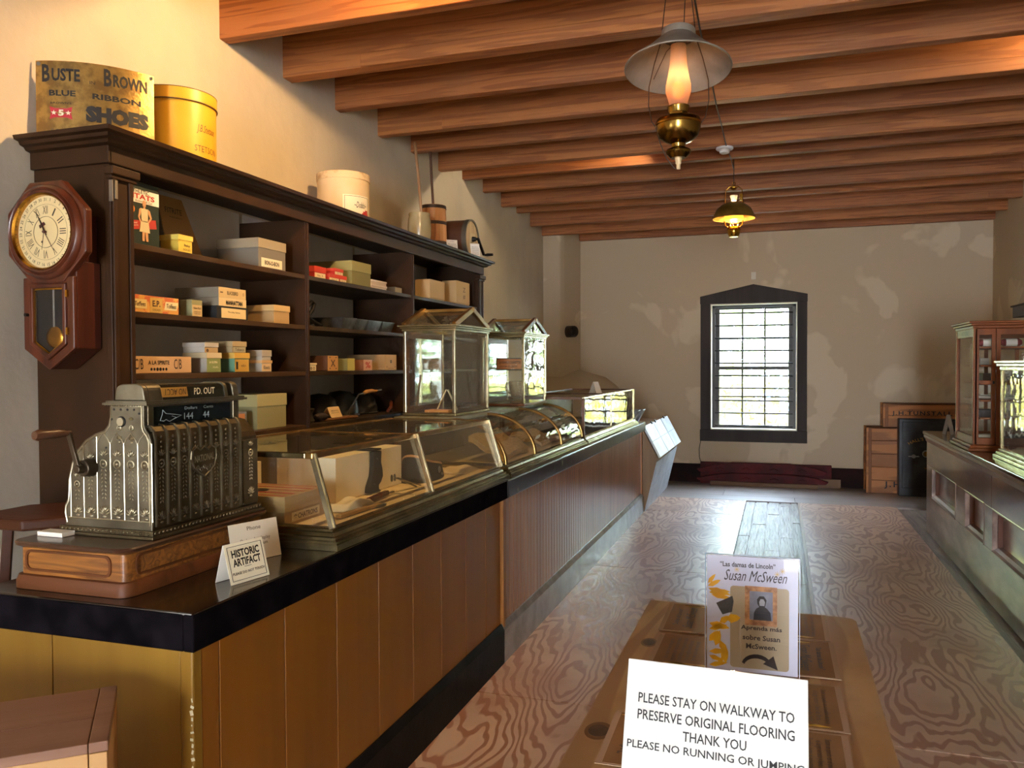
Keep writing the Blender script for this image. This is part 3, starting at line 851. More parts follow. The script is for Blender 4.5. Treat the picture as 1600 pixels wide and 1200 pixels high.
# middle bay, second shelf: shears, flat board, four tin pans
c = (F - 0.02, 3.68, S2)
t = thing('sheep_shears', 'black iron shears standing open at the left of the middle second shelf', 'shears', c)
m = MB()
m.tube([(0, -0.06, 0.012), (0.0, 0.02, 0.05), (0, 0.06, 0.085), (0, 0.08, 0.12), (0, 0.055, 0.13), (0, 0.02, 0.10), (0, -0.02, 0.065)], [0.006, 0.008, 0.010, 0.011, 0.010, 0.008, 0.006], 8)
part('grip', m, BLACKIRON, t, smooth=60)
m = MB(); m.hexa([(0.004, -0.06, 0.06), (0.004, 0.00, 0.035), (0.004, 0.15, 0.004), (0.004, 0.11, 0.004)], [(0.010, -0.06, 0.072), (0.010, 0.00, 0.055), (0.010, 0.15, 0.012), (0.010, 0.11, 0.012)])
m.hexa([(-0.010, -0.05, 0.004), (-0.010, 0.05, 0.03), (-0.010, 0.10, 0.02), (-0.010, 0.02, 0.0)], [(-0.004, -0.05, 0.014), (-0.004, 0.05, 0.045), (-0.004, 0.10, 0.032), (-0.004, 0.02, 0.008)])
part('blade', m, BLACKIRON, t)
m = MB((-2.44, 3.78, S2)); m.obox((-2.44, 3.78, S2 + 0.035), (0.012, 0.26, 0.07), euler=(0, 0.0, 0.1))
solo('wooden_board', m, card('#7d6a4c'), 'small tan board standing behind the black shears', 'board', (-2.44, 3.78, S2))
TINP = mat('tin_pan_metal', '#8d8d8a', 0.38, 0.85, '#5c5a55', 12, bump=0.08)
def pan(yc, wd, label, xb):
    c = (F - 0.10, yc, S2 + 0.001)
    t = thing('loaf_pan', label, 'pan', c, 0, 'tin loaf pans on the second shelf')
    m = MB(); d = xb / 2
    lo = [(-d + 0.02, -wd / 2 + 0.015, 0), (d - 0.02, -wd / 2 + 0.015, 0), (d - 0.02, wd / 2 - 0.015, 0), (-d + 0.02, wd / 2 - 0.015, 0)]
    hi = [(-d, -wd / 2, 0.062), (d, -wd / 2, 0.062), (d, wd / 2, 0.062), (-d, wd / 2, 0.062)]
    li = [(x * 0.97, y * 0.97, 0.004) for x, y, z in lo]; hj = [(x * 0.975, y * 0.96, 0.062) for x, y, z in hi]
    m.face(lo[::-1]); m.face(li)
    for k in range(4):
        j = (k + 1) % 4
        m.face([lo[k], lo[j], hi[j], hi[k]]); m.face([li[j], li[k], hj[k], hj[j]]); m.face([hi[k], hi[j], hj[j], hj[k]])
    part('pan_body', m, TINP, t)
    m = MB(); m.tube([(p[0], p[1], 0.062) for p in hi], 0.003, 6, True); part('rolled_rim', m, TINP, t)
pan(4.10, 0.155, 'long dark tin loaf pan, first of four from the left', 0.20)
pan(4.27, 0.15, 'tin loaf pan, second of four from the left', 0.16)
pan(4.44, 0.17, 'tin loaf pan, third of four from the left', 0.16)
pan(4.62, 0.16, 'tin loaf pan, fourth from the left, half behind the gabled case', 0.16)
# middle bay, third shelf
carton('small white lettered box at the left end of the middle third shelf', 3.655, 3.740, S3, 1.517, F, -2.38, card('#d8d0b8'), card('#d8c9a0'), 0.010, G1, [(0.02, 0.05, 0.98, 0.6, CREAMPAPER, [('HB O', 0.5, 0.5, 0.7, 0.7, INKBROWN, 0.02)])])
carton('brown box with an ornamented tan end, middle third shelf', 3.854, 3.962, S3, 1.557, F, -2.48, card('#5b3a22'), None, 0, G1, [(0.0, 0.0, 1.0, 1.0, card('#b98a52'), [('x', 0.5, 0.5, 0.45, 0.45, INKBROWN, 0), ('.   .', 0.5, 0.15, 0.7, 0.08, INK, 0.04), ('.   .', 0.5, 0.88, 0.7, 0.08, INK, 0.04)])])
carton('olive green box with a yellow green end, middle third shelf', 4.066, 4.147, S3, 1.543, F, -2.42, card('#7a7340'), None, 0, G1, [(0.0, 0.0, 1.0, 1.0, card('#b5a95a'), [])])
carton('small brown box with a pink printed end, middle third shelf', 4.251, 4.355, S3, 1.537, F, -2.40, card('#7a4a26'), None, 0, G1, [(0.0, 0.0, 1.0, 1.0, card('#cf9f82'), [('%', 0.5, 0.5, 0.6, 0.6, INKRED, 0.02)])])
carton('long tan box with a crest on its end, middle third shelf', 4.528, 4.680, S3, 1.570, F, -2.58, card('#a5865a'), None, 0, G1, [(0.0, 0.0, 1.0, 1.0, card('#cba878'), [('o', 0.5, 0.55, 0.16, 0.22, INK, 0.05), ('.      .', 0.5, 0.2, 0.8, 0.06, INK, 0.03), ('____', 0.5, 0.1, 0.5, 0.02, INKBROWN, 0)])])
# middle bay, fourth shelf: old pans, trays and tools
OLDPAN = mat('dark_old_pan', '#2e2a22', 0.42, 0.5, '#4a4436', 9, bump=0.1)
m = MB((F - 0.16, 3.80, S4)); m.box(F - 0.28, F - 0.125, 3.66, 3.86, S4, S4 + 0.085)
solo('wooden_box', m, card('#6b5130'), 'low brown wooden box at the back left of the middle fourth shelf', 'box', (F - 0.16, 3.80, S4), bevel=0.003)
def bowl(x, y, r, h, label, tilt=0.0):
    t = thing('tin_bowl', label, 'bowl', (x, y, S4), 0, 'upturned bowls on the fourth shelf')
    m = MB(); m.lathe([(r, 0), (r * 0.985, h * 0.3), (r * 0.86, h * 0.68), (r * 0.55, h * 0.93), (0.0, h)], (0, 0, 0), 24); part('bowl_body', m, OLDPAN, t, smooth=60)
    m = MB(); m.torus((0, 0, 0.006), r, 0.006, seg=24); part('rim', m, OLDPAN, t, smooth=60)
bowl(-2.50, 4.075, 0.112, 0.14, 'largest dark upturned bowl, left of the three')
bowl(-2.505, 4.32, 0.11, 0.15, 'dark upturned bowl, middle of the three')
bowl(-2.495, 4.55, 0.105, 0.13, 'dark upturned bowl, right of the three')
t = thing('tent_card', 'small tan folded card on the fourth shelf in front of the bowls', 'card', (F + 0.0, 3.935, S4 + 0.0145))
m = MB(); m.hexa([(0.0, -0.05, 0), (0.0, 0.07, 0), (-0.02, 0.06, 0.058), (-0.02, -0.06, 0.058)], [(0.0015, -0.05, 0), (0.0015, 0.07, 0), (-0.0185, 0.06, 0.058), (-0.0185, -0.06, 0.058)])
m.hexa([(-0.06, -0.06, 0), (-0.06, 0.06, 0), (-0.02, 0.06, 0.058), (-0.02, -0.06, 0.058)], [(-0.058, -0.06, 0), (-0.058, 0.06, 0), (-0.0185, 0.06, 0.058), (-0.0185, -0.06, 0.058)])
part('folded_card', m, card('#d8b47a'), t)
text('ANTIQUE TOOLS\nplease do not touch', t, INKBROWN, (-0.0085, 0.005, 0.03), Y_, Vector((-0.33, 0, 1)), 0.08, 0.02)
m = MB((F - 0.02, 3.97, S4)); m.obox((F - 0.03, 3.97, S4 + 0.007), (0.075, 0.36, 0.012), euler=(0, 0, -0.08))
solo('wooden_tray', m, wood('tray_wood', '#6b4524', '#8d6234', 'y'), 'flat wooden tray under the tan folded card', 'tray', (F - 0.02, 3.97, S4), bevel=0.003)
c = (F - 0.015, 4.38, S4 + 0.02)
t = thing('draw_knife', 'two handled knife with a yellow grip lying across the bowls', 'knife', c)
m = MB(); m.tube([(0, -0.10, 0.115), (0, -0.07, 0.122), (0, 0.0, 0.126), (0, 0.04, 0.122), (0, 0.06, 0.125)], [0.009, 0.013, 0.012, 0.010, 0.008], 8); part('handle', m, wood('grip_wood', '#a8742e', '#c08a3e', 'y'), t, smooth=60)
m = MB(); m.tube([(0, 0.06, 0.125), (0, 0.12, 0.128)], 0.007, 8); m.tube([(0.0, -0.10, 0.115), (0, -0.16, 0.11), (-0.05, -0.18, 0.02), (-0.06, -0.18, -0.019)], 0.005, 6); part('blade', m, mat('worn_steel', '#8d8a84', 0.35, 0.9), t)
m = MB((F - 0.06, 4.70, S4)); m.tube([(F - 0.02, 4.60, S4 + 0.012), (F - 0.06, 4.72, S4 + 0.03), (F - 0.10, 4.80, S4 + 0.06)], [0.010, 0.012, 0.012], 8)
solo('tool_handle', m, wood('red_handle_wood', '#5a2a16', '#7a3d20', 'y'), 'dark red turned handle lying right of the bowls', 'tool', (F - 0.06, 4.70, S4), smooth=60)
m = MB((F - 0.03, 3.70, S4))
m.lathe([(0.0, 0), (0.055, 0), (0.06, 0.01), (0.05, 0.03), (0.048, 0.05), (0.06, 0.07), (0.055, 0.075), (0.0, 0.075)], (F - 0.05, 3.69, S4), 20)
solo('iron_pot', m, OLDPAN, 'small black iron pot at the left end of the middle fourth shelf', 'pot', (F - 0.03, 3.70, S4), smooth=50)
m = MB((F - 0.01, 3.84, S4)); m.blob((F - 0.012, 3.80, S4 + 0.027), (0.025, 0.07, 0.022), 2, jitter=0.12)
solo('leather_scrap', m, mat('dark_leather', '#2a1c12', 0.7), 'crumpled dark leather piece before the folded card', 'leather', (F - 0.01, 3.84, S4), smooth=60)
# far bay, top shelf
carton('left of two plain cream boxes on the far top shelf', 5.213, 5.465, S1, 2.103, F, -2.42, card('#b39566'), card('#bb9c6b'), 0.128, 'cream boxes on the far top shelf', over=0.0025)
t = carton('right of two cream boxes on the far top shelf, inked characters on its end', 5.697, 5.965, S1, 2.141, F, -2.42, card('#b39566'), card('#bb9c6b'), 0.165, 'cream boxes on the far top shelf', over=0.0025)
text('Z\n#', t, INKBROWN, (F + 0.003 - (F - 2.42) / 2, 0.02, 0.09), Y_, Z_, 0.05, 0.09, 0.0)
carton('tan box in the dark on the far second shelf behind the gabled case', 5.05, 5.35, S2, 1.80, F - 0.02, -2.5, card('#8d7146'), None, 0, G1)
# ================================================================ regulator clock on the end panel
MAHOG = wood('clock_mahogany', '#36170c', '#5d2c17', 'z', 16, 0.3, 0.05, coat=0.3)
MAHOG_X = wood('clock_mahogany_case', '#2f130a', '#4d2010', 'z', 12, 0.32, 0.05, coat=0.4)
BRASS = mat('polished_brass', '#c99a3f', 0.22, 1.0, '#a87a2c', 20)
DIAL = mat('aged_dial', '#efdca8', 0.5, 0, '#e2c78c', 4, contrast=(0.4, 0.8))
VELVET = mat('black_interior', '#0c0a09', 0.8)
CLEAR = glass('clear_glass', (0.985, 0.985, 0.98))
cx, cz = -2.424, 1.970
T = (cx, 2.32, cz)
clock = thing('wall_clock', 'octagonal mahogany pendulum clock hanging on the end of the shelving', 'clock', T)
def octo(r, c=(0, 0)): return [(c[0] + r * math.cos(R(22.5 + 45 * k)) / math.cos(R(22.5)), c[1] + r * math.sin(R(22.5 + 45 * k)) / math.cos(R(22.5))) for k in range(8)]
YF = -0.122                      # face of the octagon, local y
m = MB(); m.prism([(-0.113, -0.10), (0.113, -0.10), (0.113, -0.405), (0.0, -0.478), (-0.113, -0.405)], 'y', -0.105, -0.001)
m.prism([(-0.10, -0.10), (0.10, -0.10), (0.10, 0.07), (-0.10, 0.07)], 'y', -0.10, -0.001)
part('clock_case', m, MAHOG_X, clock, bevel=0.003)
m = MB()
def octring(r0, r1, y0, y1):
    m.ring(octo(r0), octo(r1), 'y', y0, y1)
octring(0.176, 0.140, -0.125, -0.095)
part('octagon_frame', m, MAHOG, clock, bevel=0.006)
m = MB(); m.lathe([(0.166, 0.0), (0.163, 0.012), (0.152, 0.020), (0.147, 0.016), (0.141, 0.024), (0.134, 0.022), (0.134, 0.0)], (0, -0.123, 0), 48, (0, -1, 0), caps=False)
part('round_moulding', m, MAHOG, clock, smooth=40)
m = MB(); m.lathe([(0.135, 0.015), (0.132, 0.024), (0.126, 0.018), (0.125, 0.002)], (0, -0.123, 0), 48, (0, -1, 0), caps=False)
part('bezel', m, BRASS, clock, smooth=40)
m = MB(); m.cyl((0, -0.115, 0), (0, -0.1255, 0), 0.130, seg=48)
dial = part('dial', m, DIAL, clock)
YD = -0.1258
ROM = ['XII', 'I', 'II', 'III', 'IIII', 'V', 'VI', 'VII', 'VIII', 'IX', 'X', 'XI']
DN = Vector((0, -1, 0))
for k, s in enumerate(ROM):
    a = k * PI / 6
    d = Vector((math.sin(a), 0, math.cos(a))); u = Vector((math.cos(a), 0, -math.sin(a)))
    text(s, dial, INK, d * 0.077 + Vector((0, YD, 0)), u, d, {1: 0.006, 2: 0.013, 3: 0.019, 4: 0.024}[len(s)] if set(s) <= {'I'} else {1: 0.013, 2: 0.019, 3: 0.022, 4: 0.028}[len(s)], 0.028, 0.0, name='numeral')
for k in range(31):
    a = k * 2 * PI / 31
    d = Vector((math.sin(a), 0, math.cos(a))); u = Vector((math.cos(a), 0, -math.sin(a)))
    if d.z < -0.2: u2, d2 = -u, -d
    else: u2, d2 = u, d
    text(str((k - 1) % 31 + 1 if k else 31), dial, INK, d * 0.113 + Vector((0, YD, 0)), u2, d2, None, 0.011, 0.005, name='date_number')
m = MB(); m.torus((0, YD, 0), 0.054, 0.0009, (0, 1, 0), 40, 4); m.torus((0, YD, 0), 0.0965, 0.0004, (0, 1, 0), 48, 4)
part('dial_rings', m, INK, dial)
m = MB(); m.cyl((-0.017, -0.1252, -0.033), (-0.017, -0.1262, -0.033), 0.004, seg=10); part('winding_hole', m, INK, dial)
def hand(name, a, l, wd, material, y, cross=None):
    d = Vector((math.sin(a), 0, math.cos(a))); s = Vector((math.cos(a), 0, -math.sin(a)))
    m = MB(); q = lambda w0, t: Vector((0, y, 0)) + s * w0 + d * t
    P = [q(-wd, -0.012), q(wd, -0.012), q(wd, l * 0.62), q(0, l), q(-wd, l * 0.62)]
    m.hexa(P, [p + Vector((0, -0.0012, 0)) for p in P])
    if cross:
        P = [q(-0.014, cross - 0.004), q(0.014, cross - 0.004), q(0.012, cross + 0.007), q(-0.012, cross + 0.007)]
        m.hexa(P, [p + Vector((0, -0.0014, 0)) for p in P])
    part(name, m, material, clock)
hand('hour_hand', R(-27), 0.058, 0.0022, mat('dark_red_hand', '#4a1218', 0.5), -0.1285, 0.026)
hand('minute_hand', R(-27.5), 0.078, 0.0016, INK, -0.1305)
hand('date_hand', R(148), 0.088, 0.0009, mat('dark_red_hand', '#4a1218', 0.5), -0.132)
hand('second_hand', R(189), 0.062, 0.0009, INK, -0.1335)
m = MB(); m.cyl((0, -0.126, 0), (0, -0.137, 0), 0.005, seg=12); part('hub', m, mat('dark_red_hand', '#4a1218', 0.5), clock)
m = MB(); m.cyl((0, -0.1385, 0), (0, -0.1395, 0), 0.131, seg=48); part('dial_glass', m, CLEAR, clock)
# lower door
OUT = [(-0.114, -0.155), (0.114, -0.155), (0.114, -0.405), (0.0, -0.480), (-0.114, -0.405)]
MID = [(-0.082, -0.180), (0.082, -0.180), (0.082, -0.390), (0.0, -0.444), (-0.082, -0.390)]
INN = [(-0.066, -0.194), (0.066, -0.194), (0.066, -0.382), (0.0, -0.425), (-0.066, -0.382)]
m = MB(); m.ring(OUT, MID, 'y', -0.120, -0.1055); door = part('pendulum_door', m, MAHOG, clock, bevel=0.004)
m = MB(); m.ring(MID, INN, 'y', -0.126, -0.1055); part('door_moulding', m, MAHOG, door, bevel=0.003)
m = MB(); m.ring(INN, [(x * 0.93, -0.30 + (z + 0.30) * 0.95) for x, z in INN], 'y', -0.119, -0.112); part('gilt_edge', m, BRASS, door)
m = MB(); m.prism(INN, 'y', -0.1065, -0.1055); part('dark_interior', m, VELVET, door)
m = MB(); m.prism(INN, 'y', -0.1175, -0.1165); part('door_glass', m, CLEAR, door)
m = MB(); m.cyl((-0.094, -0.120, -0.285), (-0.094, -0.132, -0.285), 0.006, seg=12); part('door_latch', m, BLACKIRON, door)
for z in (-0.215, -0.345):
    m = MB(); m.box(0.083, 0.092, -0.1285, -0.12, z - 0.012, z + 0.012); part('door_hinge', m, BRASS, door)
m = MB(); m.lathe([(0.0, 0.0), (0.02, 0.0015), (0.036, 0.0), (0.038, -0.002), (0.0, -0.002)], (0.012, -0.1095, -0.365), 40, (0, -1, 0)); pb = part('pendulum_bob', m, BRASS, clock, smooth=60)
m = MB(); m.box(0.008, 0.016, -0.1095, -0.1085, -0.33, -0.19); part('pendulum_rod', m, mat('rod_grey', '#8f8f8a', 0.4, 0.3), pb)

# ================================================================ things on top of the shelving
# curved printed tin sign
TIN = mat('printed_tin', '#b08d4c', 0.36, 0.75, '#8a6c3c', 26, contrast=(0.42, 0.6), bump=0.12, bscale=90)
ax, ay, bx, by_ = -2.605, 2.325, -2.315, 2.600
mid = Vector(((ax + bx) / 2, (ay + by_) / 2, 0)); un = Vector((bx - ax, by_ - ay, 0)); SW = un.length; un.normalize(); nn = Vector((un.y, -un.x, 0))
sag = 0.055
c = (mid.x, mid.y, ZTOP)
sign = thing('tin_sign', 'bowed brassy tin sign with black and red lettering on top of the shelving', 'sign', c)
SH_ = 0.300
def sgn(x, y, off=0.0):          # x along the width from the middle, y up from the bottom, off towards the viewer
    s = sag * (1 - (2 * x / SW) ** 2)
    lean = -0.02 * (y / SH_)
    return un * x + nn * (s + lean + off) + Vector((0, 0, y))
m = MB()
NU = 20
A = [[m._v(sgn(SW * (i / NU - 0.5), SH_ * j / 6)) for j in range(7)] for i in range(NU + 1)]
B = [[m._v(sgn(SW * (i / NU - 0.5), SH_ * j / 6, -0.0025)) for j in range(7)] for i in range(NU + 1)]
for i in range(NU):
    for j in range(6):
        m.bm.faces.new((A[i][j], A[i + 1][j], A[i + 1][j + 1], A[i][j + 1])); m.bm.faces.new((B[i][j], B[i][j + 1], B[i + 1][j + 1], B[i + 1][j]))
for i in range(NU):
    for j in (0, 6):
        m.bm.faces.new((A[i][j], A[i + 1][j], B[i + 1][j], B[i][j]))
for j in range(6):
    for i in (0, NU):
        m.bm.faces.new((A[i][j], A[i][j + 1], B[i][j + 1], B[i][j]))
part('tin_plate', m, TIN, sign, smooth=60)
def st(s, xc, yc, w, h, im, bold=0.0, fnt=None):
    text(s, sign, im, (0, 0, 0), X_, Y_, w, h, bold, 0, 'lettering', lambda x, y: sgn(xc + x, yc + y, 0.0012), fnt)
K = SW / 185.0                   # one pixel of the photographed plate
st('B', -0.166, 0.253, 0.026, 0.066, INK, 0.03); st('USTE', -0.100, 0.248, 0.094, 0.048, INK, 0.03)
st('IN', -0.012, 0.226, 0.018, 0.012, INK, 0.0)
st('B', 0.040, 0.253, 0.026, 0.066, INK, 0.03); st('ROWN', 0.117, 0.246, 0.118, 0.048, INK, 0.035)
st('BLUE', -0.112, 0.179, 0.088, 0.022, INK, 0.03); st('RIBBON', 0.070, 0.176, 0.165, 0.022, INK, 0.03)
st("BROWN'S", -0.117, 0.142, 0.07, 0.008, INK, 0.01)
st('SHOES', 0.072, 0.108, 0.215, 0.062, INK, 0.075)
st('FOR BOYS AND GIRLS', -0.02, 0.034, 0.26, 0.022, mat('faded_ink', '#6d5c42', 0.6), 0.0)
m = MB()
def flagpt(x, y, o): return sgn(-0.117 + x, 0.105 + y, o)
fl = [(-0.038, 0.024), (-0.02, 0.017), (0.02, 0.017), (0.038, 0.024), (0.033, 0.0), (0.038, -0.024), (0.02, -0.017), (-0.02, -0.017), (-0.038, -0.024), (-0.033, 0.0)]
m.hexa([flagpt(x, y, 0.0002) for x, y in fl], [flagpt(x, y, 0.0010) for x, y in fl]); part('red_flag', m, mat('flag_red', '#b3202a', 0.5), sign)
def star(xc, yc, r, o0, o1):
    pts = [(xc + (r if k % 2 == 0 else r * 0.42) * math.sin(k * PI / 5), yc + (r if k % 2 == 0 else r * 0.42) * math.cos(k * PI / 5)) for k in range(10)]
    m.hexa([flagpt(x, y, o0) for x, y in pts], [flagpt(x, y, o1) for x, y in pts])
m = MB(); star(-0.024, 0, 0.010, 0.0008, 0.0016); star(0.024, 0, 0.010, 0.0008, 0.0016); part('flag_stars', m, CREAMPAPER, sign)
st('5', -0.117, 0.105, 0.018, 0.024, CREAMPAPER, 0.04)
for x, y in ((-SW / 2 + 0.010, SH_ - 0.012), (SW / 2 - 0.010, SH_ - 0.012)):
    m = MB(); m.cyl(sgn(x, y), sgn(x, y, 0.003), 0.007, seg=14); part('rivet', m, mat('grey_rivet', '#7d786b', 0.4, 0.8), sign)

# round hat boxes
YELLOW = mat('hat_tin_yellow', '#d79a1c', 0.38, 0, '#e0a92e', 3)
c = (-2.455, 2.885, ZTOP)
t = thing('hat_box', 'large round yellow lidded hat box behind the tin sign', 'box', c)
RY = 0.162
m = MB(); m.lathe([(RY, 0), (RY, 0.262)], (0, 0, 0), 48); part('box_body', m, YELLOW, t, smooth=40)
m = MB(); m.lathe([(RY + 0.004, 0.262), (RY + 0.004, 0.312), (RY, 0.316), (0.0, 0.318)], (0, 0, 0), 48, caps=False); m.lathe([(RY + 0.004, 0.262), (RY - 0.004, 0.262)], (0, 0, 0), 48, caps=False); part('lid', m, YELLOW, t, smooth=40)
m = MB(); m.torus((0, 0, 0.264), RY + 0.004, 0.003, seg=48); m.torus((0, 0, 0.314), RY + 0.003, 0.002, seg=48); part('dark_band', m, mat('band_brown', '#5a3c10', 0.5), t, smooth=60)
def cylfn(r, a0, z0): return lambda x, y: Vector((math.cos(a0 + x / r) * r, math.sin(a0 + x / r) * r, z0 + y))
text('STETSON', t, mat('tin_brown_ink', '#5d3f12', 0.5), (0, 0, 0), X_, Y_, 0.125, 0.026, 0.0, fn=cylfn(RY + 0.0008, R(-2), 0.075))
text('J.B.Stetson', t, mat('tin_brown_ink', '#5d3f12', 0.5), (0, 0, 0), X_, Y_, 0.105, 0.040, 0.0, 0.3, fn=cylfn(RY + 0.0008, R(-2), 0.155))
CREAMBOX = mat('hat_box_cream', '#d9bf94', 0.7, 0, '#cdb081', 5)
c = (-2.46, 4.30, ZTOP)
t = thing('hat_box', 'round cream hat box with a framed red printed label, alone on the shelving', 'box', c)
RC = 0.152
m = MB(); m.lathe([(RC, 0), (RC, 0.258)], (0, 0, 0), 40); part('box_body', m, CREAMBOX, t, smooth=40)
m = MB(); m.lathe([(RC + 0.004, 0.250), (RC + 0.004, 0.290), (RC, 0.293), (0.0, 0.293)], (0, 0, 0), 40, caps=False); m.lathe([(RC + 0.004, 0.250), (RC - 0.004, 0.250)], (0, 0, 0), 40, caps=False); part('lid', m, mat('hat_lid_print', '#d6bb8f', 0.7, 0, '#b08a5c', 14, contrast=(0.5, 0.62)), t, smooth=40)
m = MB(); fr = RC + 0.0008
def curved(m, a0, a1, z0, z1, r, th=0.0008, n=8):
    lo = [(math.cos(a0 + (a1 - a0) * i / n), math.sin(a0 + (a1 - a0) * i / n)) for i in range(n + 1)]
    for (c0, s0), (c1, s1) in zip(lo, lo[1:]):
        m.hexa([(c0 * r, s0 * r, z0), (c1 * r, s1 * r, z0), (c1 * r, s1 * r, z1), (c0 * r, s0 * r, z1)],
               [(c0 * (r + th), s0 * (r + th), z0), (c1 * (r + th), s1 * (r + th), z0), (c1 * (r + th), s1 * (r + th), z1), (c0 * (r + th), s0 * (r + th), z1)])
curved(m, R(-62), R(8), 0.012, 0.155, RC); lb = part('paper_label', m, mat('label_cream', '#e8d9b8', 0.7), t)
m = MB()
for z0, z1 in ((0.020, 0.022), (0.146, 0.148)): curved(m, R(-58), R(4), z0, z1, RC + 0.001)
for a in (-58, 4): curved(m, R(a - 0.4), R(a + 0.4), 0.020, 0.148, RC + 0.001, n=1)
part('label_border', m, INKBROWN, lb)
text('~Dobbs~', lb, INK, (0, 0, 0), X_, Y_, 0.09, 0.035, 0.0, 0.3, fn=cylfn(RC + 0.0022, R(-20), 0.10))
m = MB()
for da, dz, rr in ((-8, 0.052, 0.014), (-3, 0.063, 0.011), (-13, 0.045, 0.010), (0, 0.045, 0.008)):
    curved(m, R(da) - rr / RC, R(da) + rr / RC, dz - rr, dz + rr, RC + 0.001, 0.0014, 3)
part('red_emblem', m, INKRED, lb)

# churns
STONE = mat('glazed_stoneware', '#b3a47c', 0.22, 0, '#9d9068', 4, coat=0.6)
ASH = wood('dasher_handle_wood', '#8a6440', '#b08a60', 'z', 20, 0.5)
DARKASH = wood('dark_dasher_wood', '#4a2e1c', '#6b452b', 'z', 20, 0.5)
c = (-2.44, 5.33, ZTOP)
t = thing('butter_churn', 'pale glazed stoneware churn with a long pale dasher stick', 'churn', c)
m = MB(); m.lathe([(0.0, 0), (0.062, 0), (0.070, 0.02), (0.082, 0.09), (0.084, 0.15), (0.080, 0.205), (0.074, 0.228), (0.077, 0.240), (0.074, 0.248), (0.05, 0.25), (0.0, 0.25)], (0, 0, 0), 32); part('crock', m, STONE, t, smooth=60)
m = MB(); m.tube([(0.015, 0.0, 0.25), (0.0, -0.012, 0.5), (-0.02, -0.024, 0.74), (-0.022, -0.026, 0.752)], [0.010, 0.0105, 0.012, 0.006], 10); part('dasher_stick', m, ASH, t, smooth=60)
c = (-2.49, 5.69, ZTOP)
t = thing('butter_churn', 'wooden stave barrel churn with dark hoops and a dark dasher stick', 'churn', c)
m = MB()
for k in range(18):
    a0, a1 = 2 * PI * k / 18 + 0.008, 2 * PI * (k + 1) / 18 - 0.008
    q = lambda r, a, z: (r * math.cos(a), r * math.sin(a), z)
    m.hexa([q(0.106, a0, 0), q(0.106, a1, 0), q(0.080, a1, 0), q(0.080, a0, 0)], [q(0.094, a0, 0.37), q(0.094, a1, 0.37), q(0.070, a1, 0.37), q(0.070, a0, 0.37)])
part('staves', m, wood('stave_wood', '#8a4f22', '#c08346', 'z', 16, 0.5), t)
for z, r in ((0.355, 0.0965), (0.235, 0.1), (0.085, 0.105)):
    m = MB(); m.lathe([(r, z - 0.012), (r + 0.002, z - 0.012), (r + 0.001, z + 0.012), (r - 0.001, z + 0.012)], (0, 0, 0), 28, caps=False); part('hoop', m, mat('hoop_iron', '#3b2a1e', 0.5, 0.5), t, smooth=40)
m = MB(); m.lathe([(0.0, 0.345), (0.078, 0.345), (0.078, 0.365), (0.0, 0.372)], (0, 0, 0), 24); part('lid', m, DARKASH, t)
m = MB(); m.tube([(0.0, 0.0, 0.36), (-0.010, -0.008, 0.60), (-0.016, -0.012, 0.775)], 0.010, 10); part('dasher_stick', m, DARKASH, t, smooth=60)
c = (-2.40, 5.99, ZTOP)
t = thing('drum_churn', 'small round drum churn lying on its side with a black crank', 'churn', c)
RD = 0.150; zc = RD + 0.004
m = MB(); m.lathe([(RD, -0.20), (RD + 0.002, -0.1), (RD, 0.10)], (0, 0, zc), 36, (1, 0, 0)); part('drum_body', m, wood('drum_wood', '#4a2d1b', '#6d4528', 'x', 14, 0.5), t, smooth=40)
m = MB(); m.lathe([(RD + 0.004, 0.075), (RD + 0.004, 0.112), (RD - 0.010, 0.112), (RD - 0.010, 0.102)], (0, 0, zc), 36, (1, 0, 0), caps=False); part('hoop', m, mat('grey_hoop', '#6b6659', 0.5, 0.6), t, smooth=40)
m = MB()
for k in range(6):
    y0 = -RD + k * 2 * RD / 6
    pts = []
    for yy in (y0 + 0.002, y0 + RD / 3 - 0.002):
        yy = max(-0.139, min(0.139, yy)); hh = math.sqrt(0.140 ** 2 - yy * yy); pts.append((yy, hh))
    m.hexa([(0.098, pts[0][0], zc - pts[0][1]), (0.098, pts[1][0], zc - pts[1][1]), (0.098, pts[1][0], zc + pts[1][1]), (0.098, pts[0][0], zc + pts[0][1])],
           [(0.104, pts[0][0], zc - pts[0][1]), (0.104, pts[1][0], zc - pts[1][1]), (0.104, pts[1][0], zc + pts[1][1]), (0.104, pts[0][0], zc + pts[0][1])])
part('drum_head', m, wood('drum_head_wood', '#9d8460', '#c2a97e', 'z', 12, 0.6), t)
m = MB(); m.box(0.104, 0.112, -0.055, 0.055, zc - 0.045, zc + 0.045); part('bearing_plate', m, mat('pale_plate', '#b5a277', 0.5), t, bevel=0.003)
m = MB(); m.cyl((0.11, 0, zc), (0.14, 0, zc), 0.022, 0.016, 14); m.cyl((0.14, 0, zc), (0.165, 0, zc), 0.010, seg=10); m.beam((0.160, -0.004, zc), (0.160, 0.125, zc - 0.11), 0.012, 0.02, (1, 0, 0))
cr = part('crank', m, BLACKIRON, t)
m = MB(); m.tube([(0.166, 0.125, zc - 0.11), (0.19, 0.125, zc - 0.11), (0.235, 0.125, zc - 0.11)], [0.008, 0.013, 0.010], 10); part('crank_grip', m, BLACKIRON, cr, smooth=60)
